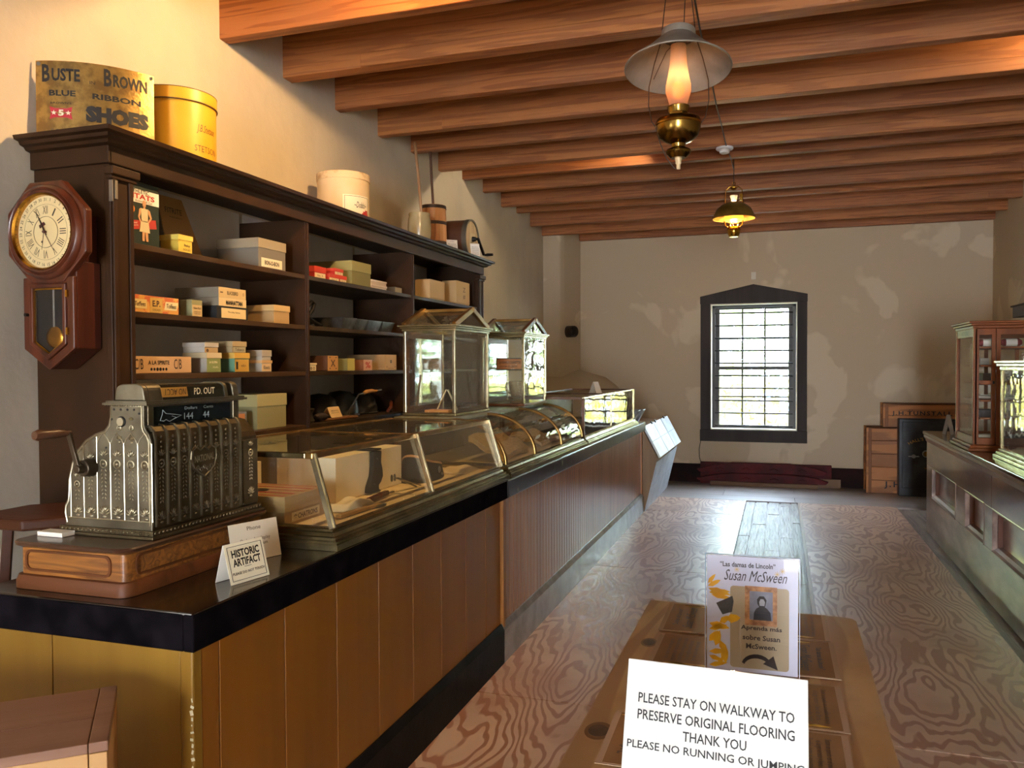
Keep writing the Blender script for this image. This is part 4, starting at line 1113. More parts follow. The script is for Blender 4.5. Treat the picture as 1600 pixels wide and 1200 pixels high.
def standcard(x, y, z, w, h, yaw, tilt, label, lines, name='display_card', mt=None):
    t = thing(name, label, 'card', (x, y, z), yaw)
    up = Vector((0, math.sin(tilt), math.cos(tilt)))
    m = MB(); q = lambda a, b, d: Vector((a, 0, 0)) + up * b + Vector((0, d, 0))
    P = [q(-w / 2, 0.0, 0), q(w / 2, 0.0, 0), q(w / 2, h, 0), q(-w / 2, h, 0)]
    m.hexa(P, [p + Vector((0, 0.0015, 0)) for p in P])
    part('card_panel', m, mt or WHITEPAPER, t)
    for s, fy, fw, fh, im in lines:
        text(s, t, im, up * (h * fy) + Vector((0, -0.0003, 0)), X_, up, w * fw, h * fh)
    return t
LN = 'Butter churns like these\nwere filled with cream and\nworked by hand until the\nbutter came. The staves\nwere kept tight by hoops.'
standcard(-2.33, 5.685, ZTOP, 0.085, 0.115, R(40), R(14), 'small white printed card leaning on the barrel churn', [(LN, 0.45, 0.78, 0.6, INKBROWN), ('CHURNS', 0.88, 0.4, 0.06, INKBROWN)])
standcard(-2.235, 5.92, ZTOP, 0.075, 0.115, R(40), R(14), 'small white printed card leaning on the drum churn', [(LN, 0.5, 0.78, 0.6, INKBROWN)])
# ================================================================ the long counter on the left
OCHRE = wood('ochre_panel', '#744409', '#8a5614', 'z', 7, 0.42, 0.06, coat=0.1, contrast=(0.25, 0.8))
OCHRE_END = wood('ochre_end_panel', '#74500f', '#86631b', 'z', 7, 0.45, 0.06, contrast=(0.25, 0.8))
BEAD = wood('beadboard_wood', '#8a5830', '#ab7446', 'z', 12, 0.34, 0.10, coat=0.5, contrast=(0.3, 0.7))
SLAB = mat('black_worktop', '#15100d', 0.16, 0, '#2a1a10', 3.0, contrast=(0.5, 0.75), bump=0.04, bscale=20, coat=0.3)
SLABEDGE = mat('black_worktop_edge', '#0b090b', 0.45, 0, '#161316', 14, spec=0.0, bump=0.06, bscale=40)
SLABFAR = mat('worn_worktop_edge', '#14130f', 0.25, 0, '#8d8a6c', 22, contrast=(0.62, 0.74), bump=0.1)
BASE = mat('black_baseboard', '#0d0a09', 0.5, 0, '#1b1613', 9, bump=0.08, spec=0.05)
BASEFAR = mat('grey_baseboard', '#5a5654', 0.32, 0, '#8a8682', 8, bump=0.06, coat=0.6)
CHIP = mat('chipped_paint', '#d9cfb0', 0.7)
CF, CB, CT = -1.335, -1.98, 0.925
SX = -1.292                      # front edge of the worktop

def counter(label, y0, y1, boards, bm_, base_m, edge_m, end):
    gap = 0.0015 if end else 0.0024
    T = ((CF + CB) / 2, y0, 0)
    t = thing('store_counter', label, 'counter', T)
    m = MB(T); m.box(CB, SX - 0.003, y0 - (0.045 if end else 0), y1, CT - 0.012, CT)
    part('worktop', m, SLAB, t, bevel=0.005)
    m = MB(T); m.box(SX - 0.03, SX, y0 - (0.048 if end else 0), y1, CT - 0.092, CT - 0.003)
    if end:
        m.box(CB, SX - 0.03, y0 - 0.048, y0 - 0.018, CT - 0.092, CT - 0.003)
    part('worktop_edge', m, edge_m, t, bevel=0.005)
    m = MB(T)
    y = y0 + (0.03 if end else 0.02)
    for wd in boards:
        if y > y1 - 0.01: break
        m.box(CF - 0.02, CF, y + gap, min(y + wd, y1) - gap, 0.16, CT - 0.088); y += wd
    part('front_boards', m, bm_, t, bevel=0.003)
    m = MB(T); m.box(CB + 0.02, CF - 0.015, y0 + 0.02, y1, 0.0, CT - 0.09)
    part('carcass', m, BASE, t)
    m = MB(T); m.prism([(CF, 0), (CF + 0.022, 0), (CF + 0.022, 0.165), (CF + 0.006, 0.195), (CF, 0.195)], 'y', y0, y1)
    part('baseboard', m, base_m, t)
    return t, T
t, T = counter('near counter section with wide ochre boards and a thick black worktop', 1.60, 3.855, [0.068, 0.285, 0.285, 0.285, 0.28, 0.275, 0.28, 0.26, 0.3], OCHRE, BASE, SLABEDGE, True)
m = MB(T)
x = CF - 0.035
for wd in (0.40, 0.29, 0.30):
    m.box(x - wd + 0.0015, x - 0.0015, 1.60, 1.62, 0.0, CT - 0.088); x -= wd
part('end_boards', m, OCHRE_END, t, bevel=0.002)
m = MB(T); m.box(CF - 0.036, CF + 0.002, 1.598, 1.632, 0.0, CT - 0.088); cp = part('corner_post', m, OCHRE_END, t, bevel=0.005)
m = MB(T)
for k in range(16):
    z = 0.70 - k * 0.016 + random.uniform(-.004, .004)
    m.obox((CF + random.uniform(-0.004, 0.0), 1.5975, z), (random.uniform(.002, .010), 0.0012, random.uniform(.003, .012)), euler=(0, random.uniform(-.6, .6), 0))
part('chipped_paint', m, CHIP, cp)
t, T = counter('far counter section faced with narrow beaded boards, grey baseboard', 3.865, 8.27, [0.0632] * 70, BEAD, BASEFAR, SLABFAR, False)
m = MB(T); m.box(CF - 0.01, CF + 0.016, 3.866, 3.90, 0.0, CT - 0.09); part('joint_post', m, OCHRE, t, bevel=0.004)
m = MB(T); m.box(CF - 0.01, CF + 0.014, 8.225, 8.27, 0.0, CT - 0.09); part('end_post', m, BEAD, t, bevel=0.004)

# ---------------------------------------------------------------- cash register and its oak base
OAK = wood('quartered_oak', '#5e3513', '#935d25', 'x', 34, 0.4, 0.05, coat=0.15, contrast=(0.35, 0.65), dist=2.2)
OAKDARK = wood('dark_oak', '#2e1a0f', '#46291a', 'y', 10, 0.3, 0.04, coat=0.4)
OAKMID = wood('oak_moulding', '#47260f', '#68391a', 'x', 16, 0.5, 0.05, spec=0.25)
NICKEL = mat('aged_nickel', '#746d5b', 0.46, 0.9, '#4d4638', 9, contrast=(0.35, 0.7), bump=0.10, bscale=70)
NICKEL_D = mat('tarnished_nickel', '#6b5f49', 0.38, 0.9, '#4d432f', 10, bump=0.10, bscale=60)
NICKEL_L = mat('relief_nickel', '#b3aa90', 0.36, 0.95)
T = (-1.72, 1.60, CT + 0.001)
t = thing('drawer_base', 'oak cash drawer base with panelled sides under the cash register', 'drawer base', T)
def rrect(x0, x1, y0, y1, r, n=5):
    pts = []
    for (cx_, cy_, a0) in ((x1 - r, y1 - r, 0), (x0 + r, y1 - r, 90), (x0 + r, y0 + r, 180), (x1 - r, y0 + r, 270)):
        for k in range(n + 1):
            a = R(a0 + 90 * k / n); pts.append((cx_ + r * math.cos(a), cy_ + r * math.sin(a)))
    return pts
bx0, bx1, by0, by1 = -1.905, -1.535, 1.604, 2.198
Z0 = CT + 0.001
def loft(m, levels, r0):
    rows = []
    for e, z in levels:
        rows.append([m._v((x, y, z)) for x, y in rrect(bx0 - e, bx1 + e, by0 - e, by1 + e, r0 + e)])
    for a, b in zip(rows, rows[1:]):
        n = len(a)
        for i in range(n): m.bm.faces.new((a[i], a[(i + 1) % n], b[(i + 1) % n], b[i]))
    m.bm.faces.new(rows[0][::-1]); m.bm.faces.new(rows[-1])
m = MB(T); loft(m, [(-0.012, Z0 + 0.03), (-0.012, Z0 + 0.108)], 0.03); part('drawer_box', m, OAK, t, smooth=40)
m = MB(T); loft(m, [(0.004, Z0), (0.004, Z0 + 0.02), (-0.002, Z0 + 0.034), (-0.010, Z0 + 0.036)], 0.03); part('plinth', m, OAKMID, t, smooth=30)
m = MB(T); loft(m, [(-0.012, Z0 + 0.104), (0.004, Z0 + 0.112), (0.006, Z0 + 0.119), (0.002, Z0 + 0.123)], 0.03); part('top_moulding', m, OAKDARK, t, smooth=30)
def pill(h0, h1, v0, v1, r):
    return rrect(h0, h1, v0, v1, r, 5)
m = MB(T)
o_ = pill(bx0 + 0.035, bx1 - 0.055, Z0 + 0.045, Z0 + 0.100, 0.018); i_ = pill(bx0 + 0.042, bx1 - 0.062, Z0 + 0.051, Z0 + 0.094, 0.014)
m.ring(o_, i_, 'y', by0 + 0.0085, by0 + 0.014); part('side_panel', m, OAKMID, t)
m = MB(T)
o_ = pill(by0 + 0.045, by1 - 0.06, Z0 + 0.045, Z0 + 0.100, 0.018); i_ = pill(by0 + 0.052, by1 - 0.067, Z0 + 0.051, Z0 + 0.094, 0.014)
m.ring(o_, i_, 'x', bx1 - 0.014, bx1 - 0.0085); part('drawer_panel', m, OAKMID, t)

ZB = Z0 + 0.1235
T = (-1.70, 1.94, ZB)
reg = thing('cash_register', 'ornate embossed nickel cash register with a side crank on the oak base', 'cash register', T)
RX, RY0, RY1 = -1.553, 1.716, 2.175      # front plane, near side, far side
m = MB(T)
m.box(-1.868, RX + 0.012, RY0 - 0.012, RY1 + 0.012, ZB, ZB + 0.008); m.box(-1.858, RX + 0.006, RY0 - 0.006, RY1 + 0.006, ZB + 0.008, ZB + 0.022)
n = 22
for k in range(n):
    m.blob((-1.85 + k * 0.0138, RY0 - 0.006, ZB + 0.015), (0.005, 0.003, 0.005), 1)
for k in range(32):
    m.blob((RX + 0.006, RY0 + 0.005 + k * 0.0145, ZB + 0.015), (0.003, 0.005, 0.005), 1)
part('foot_moulding', m, NICKEL_D, reg, bevel=0.002)
side = [(-1.846, ZB + 0.02), (-1.842, 1.085), (-1.848, 1.11), (-1.846, 1.128), (-1.836, 1.145), (-1.834, 1.165), (-1.832, 1.20), (-1.820, 1.245), (-1.800, 1.278), (-1.772, 1.305), (-1.740, 1.322), (-1.708, 1.332),
        (-1.694, 1.348), (-1.688, 1.372), (-1.688, 1.402), (-1.575, 1.402), (-1.575, 1.350), (-1.571, 1.337), (-1.560, 1.325), (RX, 1.308), (RX, ZB + 0.02)]
m = MB(T); m.prism([(x + (0.004 if x < -1.6 else -0.004), z - (0.003 if z > 1.2 else 0)) for x, z in side], 'y', RY0 + 0.006, RY1 - 0.09)
part('cabinet_body', m, NICKEL_D, reg)
m = MB(T); m.prism(side, 'y', RY0, RY0 + 0.008); sp = part('side_plate', m, NICKEL, reg, bevel=0.003)
# raised lines and ornament of the side plate
m = MB(T)
yS = RY0 - 0.0005
m.tube([(x * 1.0 + (0.006 if x < -1.6 else -0.006), yS, z - 0.005) for x, z in side[1:-1]] + [(RX - 0.006, yS, ZB + 0.035)], 0.0022, 5)
cols = [-1.822 + k * 0.0452 for k in range(7)]
for k, x in enumerate(cols):
    zt = 1.225 if k == 0 else (1.29 if k == 1 else (1.315 if k == 2 else 1.30))
    m.tube([(x, yS, ZB + 0.045), (x, yS, zt - (0.02 if k == 0 else 0))], 0.0016, 5)
    if k < 6:
        x2 = x + 0.0452; zc_ = min(zt, 1.30)
        if k >= 2:
            m.tube([(x, yS, zc_ - 0.004), (x + 0.008, yS, zc_ + 0.010), (x + 0.0226, yS, zc_ + 0.026), (x2 - 0.008, yS, zc_ + 0.010), (x2, yS, zc_ - 0.004)], 0.0016, 5)
m.tube([(-1.83, yS, ZB + 0.045), (RX - 0.008, yS, ZB + 0.045)], 0.0018, 5)
part('raised_lines', m, NICKEL_L, sp, smooth=60)
def ornament(m, c, u, v, n, zbase, zring, ztop, sc=1.0):
    """Palmette at the foot, a leafy drop under a ring, a small palmette above; all in relief."""
    c, u, v, n = Vector(c), Vector(u), Vector(v), Vector(n)
    M3 = lambda a: Matrix((u * math.cos(a) + v * math.sin(a), v * math.cos(a) - u * math.sin(a), n)).transposed()
    def leaf(x, z, l, wd, a):
        m.blob(c + u * x + v * z, (wd, l, 0.0022), 1, M3(a))
    for a in (-70, -46, -23, 0, 23, 46, 70):
        l = 0.012 if abs(a) < 60 else 0.008
        leaf(-math.sin(R(a)) * 0.012 * sc, zbase + 0.006 + math.cos(R(a)) * 0.016 * sc, l * sc, 0.0026 * sc, R(a))
    leaf(0, zbase + 0.002, 0.004, 0.008 * sc, 0)
    m.torus(c + v * zring, 0.0105 * sc, 0.0022, n, 16, 6); m.blob(c + v * zring, (0.005 * sc, 0.005 * sc, 0.003), 1)
    z = zring - 0.018; k = 0
    while z > zbase + 0.052 * sc:
        g = 0.0075 * sc * (1 - 0.6 * (zring - z) / max(0.05, zring - zbase))
        leaf(-g, z, 0.0045 * sc, 0.0018 * sc, R(-32)); leaf(g, z, 0.0045 * sc, 0.0018 * sc, R(32)); z -= 0.0105
    for a in (-55, -28, 0, 28, 55):
        leaf(-math.sin(R(a)) * 0.010 * sc, zring + 0.018 + math.cos(R(a)) * 0.012 * sc, 0.009 * sc, 0.0022 * sc, R(a))
    if ztop > zring + 0.06:
        for q in range(3): leaf(0, zring + 0.044 + q * 0.013, 0.004, 0.004 * sc, 0)
m = MB(T)
for k in range(6):
    x = cols[k] + 0.0226
    if k == 0: ornament(m, (x, yS, 0), X_, Z_, -Y_, ZB + 0.05, 1.185, 1.2, 0.85)
    elif k == 1: ornament(m, (x, yS, 0), X_, Z_, -Y_, ZB + 0.05, 1.235, 1.25, 0.9)
    else: ornament(m, (x, yS, 0), X_, Z_, -Y_, ZB + 0.05, 1.243, 1.25, 1.0)
for x, z in ((-1.655, 1.345), (-1.615, 1.345)):
    ornament(m, (x, yS, 0), X_, Z_, -Y_, z - 0.045, z - 0.005, z, 0.55)
part('embossing', m, NICKEL_L, sp, smooth=60)
m = MB(T)
for x, z in ((-1.672, 1.388), (-1.65, 1.388), (-1.628, 1.388), (-1.606, 1.388), (-1.68, 1.362), (-1.59, 1.378), (-1.70, 1.286)):
    m.cyl((x, RY0 + 0.002, z), (x, RY0 - 0.0012, z), 0.0032, seg=10)
part('screw_holes', m, BLACKIRON, sp)
m = MB(T); m.cyl((-1.648, RY0, 1.356), (-1.648, RY0 - 0.006, 1.356), 0.011, seg=20); lk = part('side_lock', m, NICKEL_L, sp, smooth=40)
m = MB(T); m.torus((-1.648, RY0 - 0.001, 1.356), 0.0125, 0.002, (0, 1, 0), 20, 6); part('lock_ring', m, BLACKIRON, lk)
# crank
m = MB(T); hx, hz = -1.752, 1.232
m.cyl((hx, RY0 + 0.01, hz), (hx, RY0 - 0.03, hz), 0.026, 0.022, 20); m.cyl((hx, RY0 - 0.03, hz), (hx, RY0 - 0.05, hz), 0.013, 0.011, 14)
m.beam((hx, RY0 - 0.042, hz), (hx - 0.030, RY0 - 0.042, hz + 0.095), 0.014, 0.009, (0, 1, 0))
cr = part('crank', m, mat('dark_bronze', '#4d4234', 0.35, 0.8), reg, smooth=40, bevel=0.002)
m = MB(T); hx2, hz2 = hx - 0.030, hz + 0.095
m.tube([(hx2, RY0 - 0.036, hz2), (hx2, RY0 - 0.048, hz2), (hx2 - 0.002, RY0 - 0.055, hz2), (hx2 - 0.006, RY0 - 0.075, hz2), (hx2 - 0.010, RY0 - 0.1, hz2), (hx2 - 0.013, RY0 - 0.125, hz2), (hx2 - 0.014, RY0 - 0.135, hz2)], [0.006, 0.006, 0.009, 0.0125, 0.012, 0.015, 0.011], 14)
part('crank_grip', m, wood('grip_dark_wood', '#3a2416', '#5d3d28', 'y', 20, 0.35), cr, smooth=60)
# front strips facing the shop
m = MB(T)
NS = 8; ys0, ysw = RY0 + 0.012, 0.0440
prof = [(RX - 0.026, 1.3445), (RX - 0.012, 1.342), (RX - 0.002, 1.330), (RX + 0.002, 1.31), (RX + 0.002, ZB + 0.03)]
for k in range(NS):
    ya, yb = ys0 + k * ysw, ys0 + (k + 1) * ysw
    for (x0, z0), (x1, z1) in zip(prof, prof[1:]):
        m.hexa([(x0 - 0.012, ya, z0 - 0.004), (x0 - 0.012, yb, z0 - 0.004), (x0, yb, z0), (x0, ya, z0)], [(x1 - 0.012, ya, z1), (x1 - 0.012, yb, z1), (x1, yb, z1), (x1, ya, z1)])
fp = part('front_plate', m, NICKEL_D, reg)
m = MB(T)
for k in range(NS + 1):
    y = ys0 + k * ysw
    m.tube([(x + 0.001, y, z + 0.001) for x, z in prof], 0.0042, 6)
part('front_ribs', m, NICKEL, fp, smooth=60)
for k in range(NS):
    m = MB(T); ornament(m, (RX + 0.002, ys0 + (k + 0.5) * ysw, 0), Y_, Z_, X_, ZB + 0.038, 1.245, 1.33, 0.98)
    part('front_embossing', m, NICKEL, fp, smooth=60)
m = MB(T); yc, zc = RY0 + 0.195, 1.238
shield = [(-0.052, 0.030), (-0.034, 0.040), (-0.018, 0.030), (0.0, 0.040), (0.018, 0.030), (0.034, 0.040), (0.052, 0.030), (0.054, 0.005), (0.044, -0.022), (0.022, -0.038), (0.0, -0.05), (-0.022, -0.038), (-0.044, -0.022), (-0.054, 0.005)]
m.prism([(yc + a, zc + b) for a, b in shield], 'x', RX + 0.001, RX + 0.009); shp = part('maker_shield', m, NICKEL_D, reg, bevel=0.003)
m = MB(T); m.tube([(RX + 0.0095, yc + a * 0.93, zc + b * 0.93) for a, b in shield], 0.0022, 5, True)
for k in range(5): m.torus((RX + 0.0095, yc - 0.028 + k * 0.014, zc - 0.02 - 0.006 * (k % 2)), 0.005, 0.0014, (1, 0, 0), 10, 5)
part('shield_relief', m, NICKEL, shp, smooth=60)
text('NATIONAL', shp, NICKEL_L, (RX + 0.009 - T[0], yc - T[1], zc + 0.006 - T[2]), Vector((0, 1, 0.05)), Z_, 0.082, 0.020, 0.02)
# far end pilaster of the cabinet, rounded on top
m = MB(T)
pr_ = [(-1.85, ZB + 0.02), (-1.85, 1.20), (-1.80, 1.28), (-1.74, 1.32), (-1.66, 1.345), (-1.60, 1.335), (-1.568, 1.30), (-1.560, 1.285), (-1.560, ZB + 0.02)]
m.prism(pr_, 'y', RY1 - 0.085, RY1); ep = part('end_section', m, NICKEL_D, reg, bevel=0.003)
m = MB(T); m.box(-1.562, -1.552, RY1 - 0.078, RY1 - 0.006, ZB + 0.028, 1.275)
pa = part('end_panel', m, NICKEL_D, ep, bevel=0.002)
m = MB(T); ornament(m, (-1.552, RY1 - 0.042, 0), Y_, Z_, X_, ZB + 0.05, 1.235, 1.25, 0.9); part('end_embossing', m, NICKEL_L, pa, smooth=60)
# indicator head: window, cornice, rounded top
HY0, HY1 = RY0, RY0 + 0.395
m = MB(T); m.box(-1.686, -1.578, HY0 + 0.004, HY1, 1.33, 1.402)
m.box(-1.700, -1.555, HY0 - 0.012, HY1 + 0.012, 1.400, 1.4055); m.box(-1.694, -1.561, HY0 - 0.006, HY1 + 0.006, 1.4055, 1.411)
for k in range(52): m.blob((-1.561, HY0 + k * 0.0077, 1.4015), (0.004, 0.0030, 0.0045), 1)
for k in range(17): m.blob((-1.694 + k * 0.008, HY0 - 0.007, 1.4015), (0.003, 0.004, 0.0045), 1)
hd = part('indicator_head', m, NICKEL, reg)
m = MB(T); m.box(-1.578, -1.570, HY0 + 0.010, HY0 + 0.030, 1.340, 1.400).box(-1.578, -1.570, HY1 - 0.035, HY1 - 0.015, 1.340, 1.400).box(-1.578, -1.572, HY0 + 0.01, HY1 - 0.015, 1.394, 1.400)
part('window_columns', m, NICKEL_D, hd, bevel=0.002)
m = MB(T); m.box(-1.579, -1.5765, HY0 + 0.03, HY1 - 0.035, 1.344, 1.394); dw = part('display_window', m, mat('display_blue_black', '#0d1519', 0.10, 0), hd)
GREYPRINT = mat('silver_print', '#9aa3a3', 0.5)
text('Dollars     Cents', dw, GREYPRINT, (-1.5765 - T[0], HY0 + 0.215 - T[1], 1.385 - T[2]), Y_, Z_, 0.12, 0.008)
text('144     44', dw, GREYPRINT, (-1.5765 - T[0], HY0 + 0.205 - T[1], 1.363 - T[2]), Y_, Z_, 0.105, 0.018)
m = MB(T)
H_ = [(0.040, 1.356), (0.048, 1.372), (0.050, 1.384), (0.062, 1.374), (0.095, 1.370), (0.122, 1.366), (0.100, 1.360), (0.075, 1.352), (0.062, 1.358), (0.054, 1.354)]
m.tube([(-1.5762, HY0 + a + 0.02, z) for a, z in H_], 0.0009, 4, True); m.tube([(-1.5762, HY0 + 0.085 + 0.02, 1.366), (-1.5762, HY0 + 0.10 + 0.02, 1.362), (-1.5762, HY0 + 0.09 + 0.02, 1.357)], 0.0008, 4)
part('pointing_hand', m, GREYPRINT, dw)
arc = [(-1.572 - 0.0, 1.411)] + [(-1.622 + 0.047 * math.copysign(abs(math.cos(a)) ** 0.5, math.cos(a)), 1.414 + 0.042 * math.sin(a) ** 0.55) for a in [R(8 + 164 * k / 12) for k in range(13)]] + [(-1.672, 1.411)]
m = MB(T); m.prism(arc, 'y', HY0 + 0.001, HY0 + 0.018); part('hood_end', m, NICKEL, hd, bevel=0.003)
m = MB(T); m.prism(arc, 'y', HY1 - 0.030, HY1 - 0.004); part('hood_end', m, NICKEL, hd, bevel=0.003)
m = MB(T)
for y in (HY0 + 0.062, HY1 - 0.062):
    m = MB(T); m.ring(arc, [(-1.622 + (x + 1.622) * 0.9, 1.411 + (z - 1.411) * 0.9) for x, z in arc], 'y', y - 0.006, y + 0.006); part('hood_band', m, NICKEL, hd)
m = MB(T); m.ring(arc, [(-1.622 + (x + 1.622) * 0.96, 1.411 + (z - 1.411) * 0.96) for x, z in arc], 'y', HY0 + 0.018, HY0 + 0.06)
part('hood_collar', m, NICKEL, hd)
m = MB(T); m.prism([(-1.622 + (x + 1.622) * 0.93, 1.411 + (z - 1.411) * 0.93) for x, z in arc], 'y', HY0 + 0.06, HY1 - 0.05)
hood = part('hood_window', m, mat('hood_dark', '#23261f', 0.12), hd, smooth=40)
m = MB(T); m.obox((-1.576, HY0 + 0.115, 1.431), (0.003, 0.10, 0.026), euler=(0, R(-10), 0)); tg = part('sales_tag', m, mat('tag_yellow', '#a8782a', 0.5), hood)
text('NO ACCT', tg, INK, (-1.5738 - T[0], HY0 + 0.115 - T[1], 1.431 - T[2]), -Y_, -Z_, 0.085, 0.018, 0.0)
text('PD. OUT', hood, CREAMPAPER, (-1.5738 - T[0], HY0 + 0.235 - T[1], 1.431 - T[2]), Y_, Z_, 0.088, 0.019, 0.01)

# ---------------------------------------------------------------- small cards on the counter
T = (-1.83, 1.66, ZB)
m = MB((-1.872, 1.662, ZB)); m.box(-1.885, -1.80, 1.664, 1.705, ZB + 0.0005, ZB + 0.012)
solo('paper_stack', m, WHITEPAPER, 'small white paper pad at the left foot of the cash register', 'paper', (-1.872, 1.662, ZB))
TENT = mat('tent_card_cream', '#e8dfbd', 0.6)
t = thing('tent_card', 'white and cream folded warning card standing before the oak base', 'card', (-1.378, 1.855, CT + 0.001), R(78))
m = MB(); w2 = 0.066
m.hexa([(-w2, -0.030, 0), (w2, -0.030, 0), (w2, -0.001, 0.102), (-w2, -0.001, 0.102)], [(-w2, -0.0285, 0), (w2, -0.0285, 0), (w2, 0.0005, 0.102), (-w2, 0.0005, 0.102)])
fr = part('front_leaf', m, TENT, t)
m = MB(); m.hexa([(-w2, 0.030, 0), (w2, 0.030, 0), (w2, 0.001, 0.102), (-w2, 0.001, 0.102)], [(-w2, 0.0315, 0), (w2, 0.0315, 0), (w2, 0.0025, 0.102), (-w2, 0.0025, 0.102)])
part('back_leaf', m, WHITEPAPER, t)
up = Vector((0, 0.029, 0.102)).normalized(); O = Vector((0, -0.030, 0))
P = lambda z: O + up * z
text('HISTORIC', fr, INK, P(0.078), X_, up, 0.094, 0.021, 0.035)
text('ARTIFACT', fr, INK, P(0.054), X_, up, 0.094, 0.021, 0.035)
text('PLEASE DO NOT TOUCH', fr, INK, P(0.026), X_, up, 0.108, 0.007, 0.02)
m = MB()
for (a, b) in (((-0.058, 0.008), (0.058, 0.008)), ((0.058, 0.008), (0.058, 0.098)), ((0.058, 0.098), (-0.058, 0.098)), ((-0.058, 0.098), (-0.058, 0.008)), ((-0.012, 0.040), (0.012, 0.040))):
    m.beam(P(a[1]) + X_ * a[0] + Vector((0, -0.0006, 0)), P(b[1]) + X_ * b[0] + Vector((0, -0.0006, 0)), 0.001, 0.0008, (0, -1, 0))
part('card_border', m, INK, fr)
t = standcard(-1.470, 2.05, CT + 0.001, 0.17, 0.115, R(72), R(12), 'plain cream paper card leaning against the oak base near the showcase', [('Phone', 0.84, 0.28, 0.10, INKBROWN), ('On loan for display\nby the museum\ncurators', 0.42, 0.62, 0.34, INKBROWN)], 'paper_card', mat('aged_card', '#d6c9ae', 0.7))

# ---------------------------------------------------------------- stool behind the counter
DARKWOOD = wood('dark_stool_wood', '#33190c', '#4a2813', 'x', 10, 0.5, spec=0.2)
zs = 1.03
t = thing('stool', 'dark wooden stool with an octagonal seat behind the counter by the wall', 'stool', (-2.28, 2.06, 0))
m = MB(); m.prism([(0.17 * 1.06 * math.cos(R(22.5 + 45 * k)), 0.17 * 1.06 * math.sin(R(22.5 + 45 * k))) for k in range(8)], 'z', zs - 0.035, zs)
part('seat', m, DARKWOOD, t, bevel=0.008)
for k in range(4):
    a = R(45 + 90 * k); d = Vector((math.cos(a), math.sin(a), 0))
    m = MB(); m.beam(d * 0.185 * 1.0 + Vector((0, 0, 0.0)), d * 0.115 + Vector((0, 0, zs - 0.034)), 0.04, 0.03, (d.x, d.y, 0)); part('leg', m, DARKWOOD, t, bevel=0.004)
for k in range(4):
    a, b = R(45 + 90 * k), R(135 + 90 * k)
    m = MB(); m.beam((math.cos(a) * 0.165, math.sin(a) * 0.165, 0.30), (math.cos(b) * 0.165, math.sin(b) * 0.165, 0.30), 0.025, 0.02); part('stretcher', m, DARKWOOD, t)

# wooden box in the near corner
PINE = contour_wood('crate_pine', '#b58a55', '#c79a62', 'x', 4.0, 30, 0.55, 0.45, 0.12, bump=0.03)
PINETOP = wood('crate_top_wood', '#6f4c38', '#8d6750', 'x', 9, 0.5, 0.06)
t = thing('wooden_crate', 'pine crate with a plank lid standing in front of the counter end', 'crate', (-1.352, 1.372, 0), R(40.98))
H = 0.765; LX, DY = 0.62, 0.302
m = MB(); m.box(-LX, -0.034, -DY / 2 + 0.018, DY / 2 - 0.004, 0.0, H - 0.02); part('crate_body', m, PINE, t, bevel=0.002)
m = MB(); m.box(-LX, -0.036, -DY / 2 + 0.001, -DY / 2 + 0.020, H - 0.058, H - 0.02); part('front_rail', m, PINE, t, bevel=0.002)
m = MB(); m.box(-LX, -0.036, -DY / 2 + 0.006, -DY / 2 + 0.019, 0.0, H - 0.0595); part('front_board', m, PINE, t, bevel=0.002)
m = MB(); m.box(-0.034, -0.002, -DY / 2, DY / 2, 0.0, H - 0.021); part('end_board', m, PINE, t, bevel=0.002)
m = MB(); m.box(-LX, -0.036, -DY / 2, -0.02, H - 0.02, H).box(-LX, -0.036, -0.0185, DY / 2, H - 0.02, H); part('lid', m, PINETOP, t, bevel=0.002)
m = MB(); m.box(-0.0345, 0.0, -DY / 2, DY / 2, H - 0.02, H + 0.001); part('lid_batten', m, PINETOP, t, bevel=0.002)
m = MB(); m.cyl((-0.052, -DY / 2 + 0.007, H - 0.075), (-0.052, -DY / 2 + 0.002, H - 0.075), 0.006, seg=12); part('screw', m, mat('steel_screw', '#b8bcc0', 0.3, 1.0), t)
# ================================================================ glass show cases on the counter
SILVER = mat('worn_german_silver', '#a89c76', 0.26, 0.95, '#6f6444', 7, contrast=(0.3, 0.7), bump=0.05, bscale=50)
SILVER_L = mat('bright_german_silver', '#c9c2a8', 0.20, 0.95, '#948a6a', 9, contrast=(0.3, 0.7))
BRASSRAIL = mat('worn_brass_rail', '#8d6a35', 0.28, 0.9, '#b08d52', 11, contrast=(0.35, 0.7))
CASEWOOD = wood('case_brown_wood', '#4a2e18', '#6b4424', 'y', 12, 0.35)
OLDGLASS = glass('old_case_glass', (0.955, 0.96, 0.93), 0.10, 0.012, 7.0)
OLDGLASS2 = glass('old_wavy_glass', (0.95, 0.955, 0.93), 0.22, 0.015, 9.0)
CURVEGLASS = glass('curved_case_glass', (0.955, 0.96, 0.935), 0.06, 0.010, 6.0)
LINEN = mat('cream_linen', '#e6d0a4', 0.85, 0, '#d9c092', 5, bump=0.2, bscale=18)
WHITEBOX = mat('old_white_box', '#ecdfc0', 0.7, 0, '#dfd0ac', 3)
ZC_ = CT + 0.001
STEP = [(0.0, 0.0), (0.0, 0.019), (-0.006, 0.0195), (-0.006, 0.027), (-0.016, 0.0285), (-0.016, 0.037), (-0.026, 0.039), (-0.030, 0.049), (-0.040, 0.051), (-0.040, 0.058), (-0.052, 0.066)]
